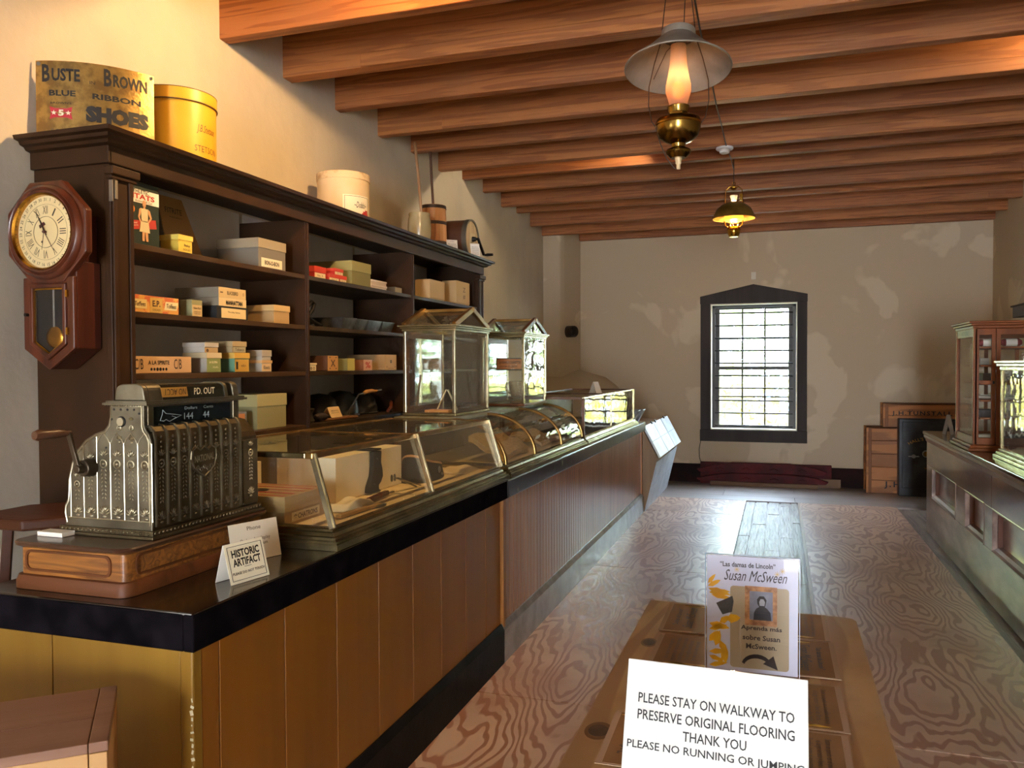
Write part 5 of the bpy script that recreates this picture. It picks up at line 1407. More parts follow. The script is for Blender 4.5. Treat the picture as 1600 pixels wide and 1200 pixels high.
def base_mould(m, xf, xb, y0, y1, z):
    rows = []
    for e, dz in STEP:
        rows.append([(xb, y0 - e, z + dz), (xf + e, y0 - e, z + dz), (xf + e, y1 + e, z + dz), (xb, y1 + e, z + dz)])
    rows.append([(xb, y0 + 0.052, z), (xf - 0.052, y0 + 0.052, z), (xf - 0.052, y1 - 0.052, z), (xb, y1 - 0.052, z)])
    for a, b in zip(rows, rows[1:] + rows[:1]):
        for k in range(3): m.face([a[k], a[k + 1], b[k + 1], b[k]])
    m.face([r[0] for r in rows]); m.face([r[3] for r in rows])
    bmesh.ops.remove_doubles(m.bm, verts=m.bm.verts[:], dist=1e-6)
def pane(parent, T, pts, n, mt, name='pane', label=None):
    m = MB(T); n = Vector(n) * 0.0025
    m.hexa([Vector(p) for p in pts], [Vector(p) + n for p in pts])
    return part(name, m, mt, parent, label)

# ---- slant front case
y0, y1, xb = 2.212, 3.912, -1.965
T = (-1.63, 3.06, ZC_)
t = thing('show_case', 'low glass showcase with a sloping front, nearest to the cash register', 'showcase', T)
m = MB(T); base_mould(m, -1.298, xb, y0, y1, ZC_); part('base_moulding', m, SILVER, t, smooth=25)
m = MB(T); m.box(xb, -1.345, y0 + 0.045, y1 - 0.045, ZC_ + 0.001, ZC_ + 0.05); part('case_floor', m, LINEN, t)
zb, zt, xf0, xf1 = ZC_ + 0.064, 1.222, -1.338, -1.408
yn, yf = y0 + 0.04, y1 - 0.035
for y in (yn, 3.02, yf):
    m = MB(T); m.beam((xf0, y, zb - 0.002), (xf1, y, zt), 0.015, 0.016, (1, 0, 0.3)); m.beam((xf0 + 0.006, y, zb), (xf1 + 0.006, y, zt), 0.006, 0.016, (1, 0, 0.3))
    part('front_post', m, SILVER_L, t)
m = MB(T); m.beam((xf1 - 0.006, yn - 0.012, zt - 0.006), (xf1 - 0.006, yf + 0.012, zt - 0.006), 0.026, 0.020); part('front_rail', m, BRASSRAIL, t, bevel=0.003)
m = MB(T); m.beam((xb + 0.01, yn - 0.012, zt - 0.006), (xb + 0.01, yf + 0.012, zt - 0.006), 0.026, 0.022); part('back_rail', m, BRASSRAIL, t, bevel=0.003)
for y, mt in ((yn, SILVER), (3.02, BRASSRAIL), (yf, BRASSRAIL)):
    m = MB(T); m.beam((xb + 0.024, y, zt - 0.006), (xf1 - 0.02, y, zt - 0.006), 0.024, 0.018); part('cross_rail', m, mt, t, bevel=0.003)
for y in (yn, yf):
    m = MB(T); m.box(xb, xb + 0.02, y - 0.012, y + 0.012, zb - 0.01, zt - 0.018); part('back_post', m, CASEWOOD, t)
    pane(t, T, [(xb + 0.02, y, zb), (xf0 - 0.012, y, zb), (xf1 - 0.010, y, zt - 0.015), (xb + 0.02, y, zt - 0.015)], (0, 1, 0), OLDGLASS, 'end_pane')
for a, b in ((yn + 0.012, 3.008), (3.032, yf - 0.012)):
    pane(t, T, [(xf0 - 0.002, a, zb), (xf0 - 0.002, b, zb), (xf1 - 0.002, b, zt - 0.016), (xf1 - 0.002, a, zt - 0.016)], (-1, 0, -0.3), OLDGLASS, 'front_pane')
    pane(t, T, [(xb + 0.022, a, zt + 0.001), (xf1 - 0.018, a, zt + 0.001), (xf1 - 0.018, b, zt + 0.001), (xb + 0.022, b, zt + 0.001)], (0, 0, -1), OLDGLASS, 'top_pane')
    m = MB(T); m.box(xb + 0.004, xb + 0.012, a, b, zb - 0.01, zt - 0.02); part('back_door', m, mat('case_back_wood', '#6b5a42', 0.5, 0, '#5a4a35', 4), t)
ZI = ZC_ + 0.0515                # inside floor of the cases
# contents
carton('white box nearest the sock, standing at the near end inside the sloping showcase', 2.72, 2.985, ZI, 1.150, -1.60, -1.86, WHITEBOX, None, 0, 'white display boxes in the sloping showcase', name='display_box')
carton('white box beyond the hanging black sock inside the sloping showcase', 2.992, 3.285, ZI, 1.148, -1.60, -1.84, WHITEBOX, None, 0, 'white display boxes in the sloping showcase', name='display_box')
carton('pale box at the back near corner inside the sloping showcase', 2.45, 2.60, ZI, 1.145, -1.845, -1.945, WHITEBOX, None, 0, 'white display boxes in the sloping showcase', name='display_box')
T2 = (-1.60, 2.40, ZI)
t = thing('shirt_box', 'flat tan box with a red printed lid at the near end inside the showcase', 'box', T2)
m = MB(T2); m.box(-1.83, -1.528, 2.275, 2.52, ZI, ZI + 0.05); part('box_body', m, card('#9c7f50'), t, bevel=0.002)
m = MB(T2); m.box(-1.833, -1.525, 2.272, 2.523, ZI + 0.045, ZI + 0.098); part('lid', m, card('#a88a58'), t, bevel=0.002)
m = MB(T2)
for k, (yy, hh) in enumerate(((2.285, 0.012), (2.335, 0.02), (2.40, 0.010), (2.45, 0.016), (2.50, 0.008))):
    m.box(-1.825, -1.535, yy, yy + hh, ZI + 0.0978, ZI + 0.0988)
part('lid_print', m, mat('print_red', '#a8452c', 0.5), t)
m = MB(T2); m.cyl((-1.70, 2.375, ZI + 0.098), (-1.70, 2.375, ZI + 0.0995), 0.036, seg=24); part('lid_oval', m, INK, t)
f = flat(t, card('#c9b07c'), (-1.5275 - T2[0], 2.40 - T2[1], 0.024), Y_, Z_, 0.17, 0.030)
text('CHATRONS', f, INKBROWN, (-1.5265 - T2[0], 2.41 - T2[1], 0.024), Y_, Z_, 0.12, 0.018, 0.02); text('*', f, INKBROWN, (-1.5265 - T2[0], 2.335 - T2[1], 0.024), Y_, Z_, 0.02, 0.018, 0.02)
SOCK = mat('black_sock', '#24221f', 0.9, bump=0.3, bscale=90)
T2 = (-1.585, 3.02, ZI)
m = MB(T2)
m.prism([(2.985, 1.149), (3.055, 1.147), (3.05, 1.10), (3.062, 1.07), (3.066, 1.04), (3.05, 1.018), (3.028, 1.005), (3.03, 0.990), (3.055, 0.980), (2.965, 0.980), (2.94, 0.985), (2.945, 1.01), (2.975, 1.05), (2.985, 1.09)], 'x', -1.599, -1.577)
m.box(-1.70, -1.577, 2.985, 3.055, 1.1505, 1.158)
solo('sock', m, SOCK, 'long black sock draped over the white display boxes', 'sock', T2, bevel=0.006)
def pad(name, cat, label, x, y, lx, ly, h, mt, rot=0.0, wav=0.3, n=10):
    m = MB()
    ph = random.uniform(0, 6)
    g = lambda u, v: h * (0.6 + 0.4 * math.sin(u * 7 + ph) * math.sin(v * 5 + ph * 2) * wav * 3) * min(1, 8 * min(u, 1 - u, v, 1 - v) + 0.15)
    top = [[m._v(((i / n - 0.5) * lx, (j / n - 0.5) * ly, g(i / n, j / n))) for j in range(n + 1)] for i in range(n + 1)]
    bot = [[m._v(((i / n - 0.5) * lx, (j / n - 0.5) * ly, 0)) for j in range(n + 1)] for i in range(n + 1)]
    for i in range(n):
        for j in range(n):
            m.bm.faces.new((top[i][j], top[i + 1][j], top[i + 1][j + 1], top[i][j + 1])); m.bm.faces.new((bot[i][j], bot[i][j + 1], bot[i + 1][j + 1], bot[i + 1][j]))
    for i in range(n):
        for j in (0, n):
            m.bm.faces.new((top[i][j], top[i + 1][j], bot[i + 1][j], bot[i][j])); m.bm.faces.new((top[j][i], top[j][i + 1], bot[j][i + 1], bot[j][i]))
    return solo(name, m, mt, label, cat, (x, y, ZI + 0.001), rot, smooth=60)
pad('folded_shirt', 'shirt', 'folded cream shirt beside the flat tan box inside the showcase', -1.50, 2.655, 0.12, 0.20, 0.040, mat('cream_shirt', '#e8d6ac', 0.8, bump=0.2, bscale=20), 0.2)
pad('cloth', 'cloth', 'crumpled cream cloth at the far end inside the sloping showcase', -1.50, 3.73, 0.13, 0.22, 0.030, LINEN, 0.0, 0.24)
T2 = (-1.485, 2.84, ZI)
t = thing('straight_razor', 'straight razor with a red brown handle lying on linen in the showcase', 'razor', T2)
m = MB(); m.obox((0, 0, 0.014), (0.022, 0.17, 0.020), euler=(0.03, 0, 0.05)); part('handle', m, mat('tortoise_handle', '#6b2c12', 0.25, 0, '#3d160a', 14), t, bevel=0.004)
m = MB(); m.obox((-0.012, 0.05, 0.012), (0.010, 0.20, 0.006), euler=(0, 0, -0.05)); part('blade', m, mat('worn_steel', '#8d8a84', 0.35, 0.9), t, bevel=0.002)
m = MB(); m.lathe([(0.0, 0), (0.026, 0.0), (0.027, 0.004), (0.022, 0.007), (0.0, 0.008)], (0, 0, 0), 24)
for v in m.bm.verts: v.co.y *= 1.7
solo('comb_case', m, mat('dark_horn', '#34302a', 0.3), 'small dark oval pocket case on the linen in the showcase', 'pocket case', (-1.42, 2.72, ZI + 0.001), 0.1, smooth=50)
m = MB(); m.obox((0, 0, 0.008), (0.022, 0.19, 0.012)); m.obox((0.002, 0.13, 0.007), (0.016, 0.10, 0.010))
solo('folding_ruler', m, wood('ruler_wood', '#a8834e', '#c29d63', 'y', 12, 0.5), 'wooden folding ruler along the front of the sloping showcase', 'ruler', (-1.425, 2.54, ZI + 0.001), -0.05, bevel=0.002)
t = thing('scissors', 'pair of grey scissors standing against the white boxes in the showcase', 'scissors', (-1.53, 3.06, ZI + 0.001))
for sgn_ in (-1, 1):
    m = MB(); m.beam((0.02, 0.0 + sgn_ * 0.006, 0.055), (0.05, 0.14 + sgn_ * 0.02, 0.004), 0.012, 0.004); m.torus((0.012, sgn_ * 0.014 - 0.02, 0.058), 0.013, 0.003, (1, 0.3, 0), 14, 5); part('blade', m, mat('worn_steel', '#8d8a84', 0.35, 0.9), t)
# black cap with its brim
t = thing('fur_cap', 'black cloth cap with a pale lining lying beyond the display boxes', 'cap', (-1.575, 3.455, ZI + 0.001), R(6))
CAPM = mat('black_cap_cloth', '#2a2a2b', 0.85, bump=0.3, bscale=60)
m = MB()
def capf(u, v):
    a = 2 * PI * u; h = v
    r = 1 - 0.12 * v
    y = math.cos(a) * 0.185 * r; x = math.sin(a) * 0.085 * r
    zt_ = 0.105 - 0.062 * (y / 0.185 * 0.5 + 0.5) + 0.05 * max(0, -(y / 0.185) - 0.5)
    return (x, y, h * zt_)
m.sheet(capf, 28, 5); bmesh.ops.remove_doubles(m.bm, verts=m.bm.verts[:], dist=1e-5)
part('crown', m, CAPM, t, smooth=60, solid=0.006)
m = MB(); m.tube([Vector(capf(k / 28, 1.0)) for k in range(28)], 0.006, 6, True); part('lining_edge', m, mat('cap_lining', '#b98a5c', 0.8), t, smooth=60)
m = MB(); m.blob((0.088, -0.02, 0.045), (0.006, 0.012, 0.016), 2); m.blob((0.092, 0.01, 0.022), (0.005, 0.008, 0.007), 1); part('badge', m, mat('grey_badge', '#8d8f92', 0.35, 0.6), t, smooth=60)

# ---- curved front case
y0, y1 = 3.935, 5.685
T = (-1.63, 4.8, ZC_)
t = thing('show_case', 'glass showcase with a curved front and brass ribs, under the gabled cases', 'showcase', T)
m = MB(T); base_mould(m, -1.296, xb, y0, y1, ZC_); part('base_moulding', m, SILVER, t, smooth=25)
m = MB(T); m.box(xb, -1.345, y0 + 0.045, y1 - 0.045, ZC_ + 0.001, ZC_ + 0.05); part('case_floor', m, LINEN, t)
yn, yf = y0 + 0.03, y1 - 0.015
def cv(a): return (-1.632 + 0.294 * math.cos(a), zb + (1.216 - zb) * math.sin(a))
AR = [R(k * 90 / 18) for k in range(19)]
for y in (yn, 4.49, 5.09, yf):
    m = MB(T); m.tube([(cv(a)[0], y, cv(a)[1]) for a in AR], 0.0085, 8)
    for dy in (-0.007, 0.007): m.tube([(cv(a)[0] + 0.006 * math.cos(a), y + dy, cv(a)[1] + 0.006 * math.sin(a)) for a in AR], 0.003, 6)
    part('brass_rib', m, BRASSRAIL, t, smooth=60)
for a0, b0 in ((yn, 4.49), (4.49, 5.09), (5.09, yf)):
    m = MB(T); A = []; B = []
    for a in AR:
        x, z = cv(a); A.append((x, z)); B.append((x - 0.0025 * math.cos(a), z - 0.0025 * math.sin(a)))
    for k in range(18):
        m.hexa([(A[k][0], a0, A[k][1]), (A[k][0], b0, A[k][1]), (A[k + 1][0], b0, A[k + 1][1]), (A[k + 1][0], a0, A[k + 1][1])], [(B[k][0], a0, B[k][1]), (B[k][0], b0, B[k][1]), (B[k + 1][0], b0, B[k + 1][1]), (B[k + 1][0], a0, B[k + 1][1])])
    # drop the inner walls between strips so that the pane is one clear shell
    bmesh.ops.remove_doubles(m.bm, verts=m.bm.verts[:], dist=1e-6)
    seen = {}
    for f_ in list(m.bm.faces):
        key = tuple(sorted(v.index for v in f_.verts))
    m.bm.verts.index_update()
    for f_ in m.bm.faces: seen.setdefault(tuple(sorted(v.index for v in f_.verts)), []).append(f_)
    kill = [f_ for fs in seen.values() if len(fs) > 1 for f_ in fs]
    if kill: bmesh.ops.delete(m.bm, geom=kill, context='FACES_ONLY')
    part('curved_pane', m, CURVEGLASS, t, smooth=30)
endpoly = [(xb + 0.02, zb), (xb + 0.02, 1.21)] + [(x - 0.006, z - 0.006) for x, z in [cv(a) for a in AR[::-1]]]
for y in (yn, yf):
    m = MB(T); m.prism(endpoly, 'y', y - 0.00125, y + 0.00125); part('end_pane', m, OLDGLASS, t)
    m = MB(T); m.box(xb, xb + 0.02, y - 0.012, y + 0.012, zb - 0.01, 1.212); part('back_post', m, CASEWOOD, t)
m = MB(T); m.box(xb, -1.625, yn - 0.02, yf + 0.012, 1.212, 1.2285); part('top_board', m, mat('worn_case_top', '#8a8468', 0.35, 0.4, '#6b6348', 6), t, bevel=0.003)
m = MB(T); m.box(xb + 0.002, xb + 0.010, yn, yf, zb - 0.01, 1.21); part('back_door', m, mat('case_back_wood', '#6b5a42', 0.5), t)
BURLAP = mat('burlap', '#cfae74', 0.95, 0, '#b3935c', 60, contrast=(0.4, 0.6), bump=0.4, bscale=150)
def slab_cloth(x, y, lx, ly, h, tilt, label, mt, rot=0.0):
    m = MB(); n = 8
    f0 = lambda i, j: ((i / n - 0.5) * lx, (j / n - 0.5) * ly, (i / n) * 0 + (1 - i / n) * tilt + 0.008 * math.sin(i * 1.3 + j * 0.9))
    A = [[m._v(f0(i, j)) for j in range(n + 1)] for i in range(n + 1)]
    B = [[m._v(Vector(f0(i, j)) + Vector((0, 0, h))) for j in range(n + 1)] for i in range(n + 1)]
    for i in range(n):
        for j in range(n):
            m.bm.faces.new((A[i][j], A[i][j + 1], A[i + 1][j + 1], A[i + 1][j])); m.bm.faces.new((B[i][j], B[i + 1][j], B[i + 1][j + 1], B[i][j + 1]))
        for j in (0, n):
            m.bm.faces.new((A[i][j], A[i + 1][j], B[i + 1][j], B[i][j])); m.bm.faces.new((A[j][i], A[j][i + 1], B[j][i + 1], B[j][i]))
    return solo('burlap_sack', m, mt, label, 'sack', (x, y, ZI + 0.009), rot, smooth=60)
slab_cloth(-1.52, 4.40, 0.20, 0.55, 0.030, 0.10, 'folded burlap sack propped at the near end of the curved showcase', BURLAP, 0.05)
slab_cloth(-1.55, 5.25, 0.22, 0.45, 0.018, 0.05, 'folded burlap sack at the far end of the curved showcase', BURLAP, -0.04)
m = MB(); m.obox((0, 0, 0.045), (0.02, 0.22, 0.09), euler=(0, 0.3, 0))
solo('wooden_comb_board', m, wood('comb_board', '#6b3d22', '#84512f', 'y', 12, 0.5), 'reddish wooden board leaning in the middle of the curved showcase', 'board', (-1.66, 4.85, ZI + 0.004))

# ---- square far case
y0, y1 = 5.70, 7.86
T = (-1.63, 6.8, ZC_)
t = thing('show_case', 'low square glass showcase at the far end of the counter', 'showcase', T)
m = MB(T); base_mould(m, -1.294, xb, y0, y1, ZC_); part('base_moulding', m, SILVER_L, t, smooth=25)
m = MB(T); m.box(xb, -1.345, y0 + 0.045, y1 - 0.045, ZC_ + 0.001, ZC_ + 0.045); part('case_floor', m, mat('case_floor_dark', '#5a5348', 0.7), t)
zt = 1.262; xf = -1.338; yn, yf = y0 + 0.045, y1 - 0.02
for x, y, mt in ((xf - 0.009, yn, CASEWOOD), (xf - 0.006, yf, SILVER), (xb + 0.01, yn, CASEWOOD), (xb + 0.01, yf, CASEWOOD)):
    m = MB(T); m.box(x - 0.010, x + 0.010, y - 0.010, y + 0.010, zb - 0.002, zt); part('corner_post', m, mt, t, bevel=0.002)
m = MB(T); m.box(xf - 0.006, xf, 6.738, 6.748, zb, zt - 0.01); part('mullion', m, SILVER, t)
m = MB(T); m.box(xf - 0.018, xf + 0.002, yn - 0.01, yf + 0.01, zt - 0.008, zt + 0.006); part('front_rail', m, SILVER_L, t, bevel=0.002)
m = MB(T); m.box(xb, xb + 0.02, yn - 0.01, yf + 0.01, zt - 0.012, zt + 0.006); part('back_rail', m, CASEWOOD, t)
for y in (yn, 6.60, yf):
    m = MB(T); m.box(xb + 0.02, xf - 0.018, y - 0.010, y + 0.010, zt - 0.012, zt + 0.006); part('cross_rail', m, CASEWOOD, t)
for a, b in ((yn + 0.01, 6.738), (6.748, yf - 0.01)):
    pane(t, T, [(xf - 0.004, a, zb), (xf - 0.004, b, zb), (xf - 0.004, b, zt - 0.008), (xf - 0.004, a, zt - 0.008)], (-1, 0, 0), OLDGLASS, 'front_pane')
for a, b in ((yn + 0.01, 6.59), (6.61, yf - 0.01)):
    pane(t, T, [(xb + 0.02, a, zt), (xf - 0.018, a, zt), (xf - 0.018, b, zt), (xb + 0.02, b, zt)], (0, 0, -1), OLDGLASS, 'top_pane')
pane(t, T, [(xb + 0.02, yn, zb), (xf - 0.018, yn, zb), (xf - 0.018, yn, zt - 0.012), (xb + 0.02, yn, zt - 0.012)], (0, 0.4, 0), OLDGLASS, 'end_pane')
m = MB(T); m.box(xb + 0.002, xb + 0.010, yn, yf, zb - 0.01, zt - 0.012); part('back_door', m, mat('case_back_wood', '#6b5a42', 0.5), t)
m = MB(); m.blob((0, 0, 0.05), (0.09, 0.13, 0.05), 2, jitter=0.05)
solo('felt_hat', m, mat('black_felt', '#16150f', 0.9), 'black felt hat inside the square far showcase', 'hat', (-1.72, 6.02, ZC_ + 0.047), smooth=60)
t = thing('tent_card', 'small white folded card standing on top of the square far showcase', 'card', (-1.47, 6.72, zt + 0.003), R(70))
for sg in (-1, 1):
    m = MB(); m.hexa([(-0.045, sg * 0.035, 0), (0.045, sg * 0.035, 0), (0.035, sg * 0.002, 0.095), (-0.035, sg * 0.002, 0.095)], [(-0.045, sg * 0.0365, 0), (0.045, sg * 0.0365, 0), (0.035, sg * 0.0035, 0.095), (-0.035, sg * 0.0035, 0.095)])
    part('card_leaf', m, WHITEPAPER, t)

# ---- two gabled cases standing on the curved case
def gabled(label, x0, x1, y0, y1, wood_near):
    z0 = 1.2295; ze = 1.69; zr = 1.815; ym = (y0 + y1) / 2
    T = ((x0 + x1) / 2, ym, z0)
    t = thing('gabled_case', label, 'display case', T)
    m = MB(T); m.box(x0 - 0.004, x1 + 0.004, y0 - 0.004, y1 + 0.004, z0, z0 + 0.016); part('base', m, SILVER if not wood_near else CASEWOOD, t, bevel=0.003)
    for x in (x0 + 0.009, x1 - 0.009):
        for y in (y0 + 0.009, y1 - 0.009):
            m = MB(T); m.box(x - 0.009, x + 0.009, y - 0.009, y + 0.009, z0 + 0.016, ze); part('corner_post', m, SILVER_L, t, bevel=0.003)
    m = MB(T)
    for e, za, zb_ in ((0.004, ze - 0.004, ze + 0.010), (0.012, ze + 0.010, ze + 0.020), (0.022, ze + 0.020, ze + 0.030)):
        m.ring([(x0 - e, y0 - e), (x1 + e, y0 - e), (x1 + e, y1 + e), (x0 - e, y1 + e)], [(x0 + 0.016, y0 + 0.016), (x1 - 0.016, y0 + 0.016), (x1 - 0.016, y1 - 0.016), (x0 + 0.016, y1 - 0.016)], 'z', za, zb_)
    part('cornice', m, SILVER, t, bevel=0.002)
    zs = ze + 0.028
    for x in (x0 + 0.006, x1 - 0.004):
        for ya in (y0 + 0.0, y1 - 0.0):
            m = MB(T); m.beam((x, ya, zs), (x, ym, zr), 0.030, 0.022, (1, 0, 0)); part('gable_rail', m, CASEWOOD if wood_near else BRASSRAIL, t, bevel=0.003)
        m = MB(T); m.prism([(y0 + 0.03, zs), (y1 - 0.03, zs), (ym, zr - 0.02)], 'x', x - 0.001, x + 0.0015); part('gable_pane', m, OLDGLASS2, t)
    m = MB(T); m.box(x0 - 0.006, x1 + 0.010, ym - 0.012, ym + 0.012, zr - 0.012, zr + 0.006); part('ridge_rail', m, BRASSRAIL, t, bevel=0.003)
    for sg, ya in ((1, y0 + 0.01), (-1, y1 - 0.01)):
        pane(t, T, [(x0 + 0.02, ya, zs), (x1 - 0.02, ya, zs), (x1 - 0.02, ym, zr - 0.01), (x0 + 0.02, ym, zr - 0.01)], (0, 0, -1), OLDGLASS2, 'roof_pane')
    for y in (y0 + 0.008, y1 - 0.010):
        pane(t, T, [(x0 + 0.018, y, z0 + 0.016), (x1 - 0.018, y, z0 + 0.016), (x1 - 0.018, y, ze - 0.004), (x0 + 0.018, y, ze - 0.004)], (0, 1, 0), OLDGLASS2, 'side_pane')
    pane(t, T, [(x1 - 0.009, y0 + 0.018, z0 + 0.016), (x1 - 0.009, y1 - 0.018, z0 + 0.016), (x1 - 0.009, y1 - 0.018, ze - 0.004), (x1 - 0.009, y0 + 0.018, ze - 0.004)], (1, 0, 0), OLDGLASS2, 'front_pane')
    m = MB(T); m.ring([(y0 + 0.018, z0 + 0.016), (y1 - 0.018, z0 + 0.016), (y1 - 0.018, ze - 0.004), (y0 + 0.018, ze - 0.004)], [(y0 + 0.05, z0 + 0.05), (y1 - 0.05, z0 + 0.05), (y1 - 0.05, ze - 0.04), (y0 + 0.05, ze - 0.04)], 'x', x0 + 0.002, x0 + 0.016)
    dr = part('back_door', m, CASEWOOD, t)
    tw = 0.0 if wood_near else 0.030
    m = MB(T); m.prism([(x0 + 0.018 + tw, y0 + 0.05), (x0 + 0.021 + tw, y0 + 0.05), (x0 + 0.021, y1 - 0.05), (x0 + 0.018, y1 - 0.05)], 'z', z0 + 0.05, ze - 0.04); part('mirror_pane', m, mat('old_mirror', '#b9c4c6', 0.05, 0.95, bump=0.06, bscale=5), dr)
    pane(t, T, [(x0 + 0.018, y0 + 0.018, z0 + 0.235), (x1 - 0.018, y0 + 0.018, z0 + 0.235), (x1 - 0.018, y1 - 0.018, z0 + 0.235), (x0 + 0.018, y1 - 0.018, z0 + 0.235)], (0, 0, 1), OLDGLASS, 'glass_shelf')
    return t, T
t, T = gabled('tall gabled glass case with nickel posts, nearer to the camera', -1.945, -1.640, 4.02, 4.55, False)
t2, T2g = gabled('tall gabled glass case with a small orange sign inside, farther away', -1.905, -1.60, 5.125, 5.655, True)
zg = 1.2295 + 0.0175
t = thing('open_book', 'pale open booklet standing in the nearer gabled case', 'book', (-1.77, 4.22, zg), R(20))
m = MB(); m.obox((-0.03, 0, 0.062), (0.006, 0.10, 0.125), euler=(0, 0.42, 0)); part('cover', m, card('#cbb78a'), t)
m = MB(); m.obox((0.03, 0, 0.062), (0.005, 0.10, 0.125), euler=(0, -0.42, 0)); part('page', m, card('#d8c9a0'), t)
t = thing('letter_opener', 'brown wooden stick leaning in the nearer gabled case', 'stick', (-1.80, 4.40, zg))
m = MB(); m.tube([(0, 0, 0.004), (-0.02, 0.02, 0.2)], [0.008, 0.006], 8); part('stick_body', m, wood('stick_wood', '#7a5230', '#996b40', 'z'), t)
m = MB((-1.75, 4.12, zg)); m.box(-1.84, -1.70, 4.07, 4.17, zg, zg + 0.012)
solo('small_box', m, card('#c48a4a'), 'small flat orange box on the floor of the nearer gabled case', 'box', (-1.75, 4.12, zg))
# small sign and pressed glass pitcher in the farther case
zsg = 1.2295 + 0.2385
t = thing('shelf_sign', 'small orange and black sign on the glass shelf of the farther gabled case', 'sign', (-1.71, 5.16, zsg))
m = MB(); m.box(-0.098, 0.098, 0, 0.006, 0, 0.082); part('frame', m, mat('sign_black', '#201c14', 0.4), t, bevel=0.002)
m = MB(); m.box(-0.090, 0.090, -0.0012, 0.0, 0.008, 0.074); sp_ = part('sign_face', m, mat('sign_orange', '#a8662a', 0.4, 0, '#8d4f1f', 9), t)
text('LA FRANCA CIGARETTES', sp_, INK, (0, -0.0014, 0.052), X_, Z_, 0.15, 0.018, 0.02)
text('10 FOR 15 CENTS', sp_, INK, (-0.008, -0.0014, 0.024), X_, Z_, 0.12, 0.012, 0.02)
PRESSED = mat('pressed_glass', '#d8d3c0', 0.08, 0, None)
PRESSED.node_tree.nodes['Principled BSDF'].inputs['Transmission Weight'].default_value = 0.75
t = thing('glass_pitcher', 'pressed glass pitcher standing in the farther gabled case', 'pitcher', (-1.69, 5.26, zg))
m = MB()
m.lathe([(0.0, 0), (0.048, 0), (0.046, 0.006), (0.024, 0.018), (0.024, 0.026), (0.042, 0.040), (0.050, 0.07), (0.054, 0.11), (0.060, 0.145), (0.057, 0.146), (0.050, 0.11), (0.046, 0.07), (0.038, 0.045), (0.0, 0.036)], (0, 0, 0), 28, caps=False)
for v in m.bm.verts:
    if v.co.z > 0.05:
        a = math.atan2(v.co.y, v.co.x); k = 1 + 0.05 * math.sin(a * 7 + v.co.z * 90) * math.sin(v.co.z * 110); v.co.x *= k; v.co.y *= k
part('body', m, PRESSED, t, smooth=25)
m = MB(); m.tube([(-0.055, 0, 0.135), (-0.078, 0, 0.130), (-0.086, 0, 0.105), (-0.076, 0, 0.075), (-0.050, 0, 0.062)], 0.0055, 8); part('handle', m, PRESSED, t, smooth=60)

# ---- tin scoops and the tin faced bin at the end of the counter
TINM = mat('galvanised_tin', '#a9aeb3', 0.36, 0.55, '#878c90', 7, contrast=(0.3, 0.7), bump=0.08, bscale=30)
TINM2 = mat('bin_tin_sheet', '#dde1e3', 0.36, 0.0, '#c3c8ca', 5, contrast=(0.35, 0.65), bump=0.08, bscale=25)
def scoop(x, y, label):
    t = thing('tin_hopper', label, 'tin hopper', (x, y, CT + 0.001), 0, 'tin hoppers on the counter end')
    m = MB()
    lo = [(-0.06, -0.05, 0), (0.05, -0.05, 0), (0.05, 0.05, 0), (-0.06, 0.05, 0)]; hi = [(-0.09, -0.075, 0.115), (0.115, -0.075, 0.125), (0.115, 0.075, 0.125), (-0.09, 0.075, 0.115)]
    li = [(a * 0.95, b * 0.95, 0.004) for a, b, c in lo]; hj = [(a * 0.97, b * 0.96, c) for a, b, c in hi]
    m.face(lo[::-1]); m.face(li)
    for k in range(4):
        j = (k + 1) % 4
        m.face([lo[k], lo[j], hi[j], hi[k]]); m.face([li[j], li[k], hj[k], hj[j]]); m.face([hi[k], hi[j], hj[j], hj[k]])
    part('tin_body', m, TINM, t)
    m = MB(); m.tube(hi, 0.004, 6, True); part('rolled_rim', m, TINM, t)
scoop(-1.42, 7.97, 'open tin hopper beside the far showcase, nearer of two')
scoop(-1.40, 8.145, 'open tin hopper on the very end of the counter, farther of two')
T = (-1.45, 9.2, 0)
t = thing('flour_bin', 'tin faced tilting bin with a sloping lid beyond the counter end', 'bin', T)
prof = [(-1.60, 0.0), (-1.312, 0.0), (-1.185, 0.52), (-1.180, 0.565), (-1.330, 0.845), (-1.60, 0.845)]
m = MB(T); m.prism(prof, 'y', 8.30, 10.02); part('bin_body', m, wood('bin_wood', '#7a5e40', '#94764f', 'z', 8, 0.5), t)
m = MB(T)
nrm = Vector((0.52, 0, -0.127)).normalized()
a, b = Vector((-1.312, 0, 0.0)), Vector((-1.187, 0, 0.512))
for (ya, yb) in ((8.298, 9.16), (9.165, 10.022)):
    for (s0, s1) in ((0.0, 0.5), (0.505, 1.0)):
        p, q = a.lerp(b, s0) + nrm * 0.001, a.lerp(b, s1) + nrm * 0.001
        m.hexa([(p.x, ya, p.z), (p.x, yb, p.z), (q.x, yb, q.z), (q.x, ya, q.z)], [(p.x + 0.006, ya, p.z), (p.x + 0.006, yb, p.z), (q.x + 0.006, yb, q.z), (q.x + 0.006, ya, q.z)])
part('tin_front', m, TINM2, t, bevel=0.002)
m = MB(T)
a, b = Vector((-1.158, 0, 0.553)), Vector((-1.325, 0, 0.868))
nn_ = Vector((b.z - a.z, 0, -(b.x - a.x))).normalized()
q_ = lambda s, y, d: (a.lerp(b, s) + nn_ * d) + Vector((0, y, 0))
m.hexa([q_(0, 8.275, 0.0), q_(0, 10.05, 0.0), q_(1, 10.05, 0.0), q_(1, 8.275, 0.0)], [q_(0, 8.275, 0.022), q_(0, 10.05, 0.022), q_(1, 10.05, 0.022), q_(1, 8.275, 0.022)])
ld = part('lid', m, TINM2, t, bevel=0.004)
m = MB(T)
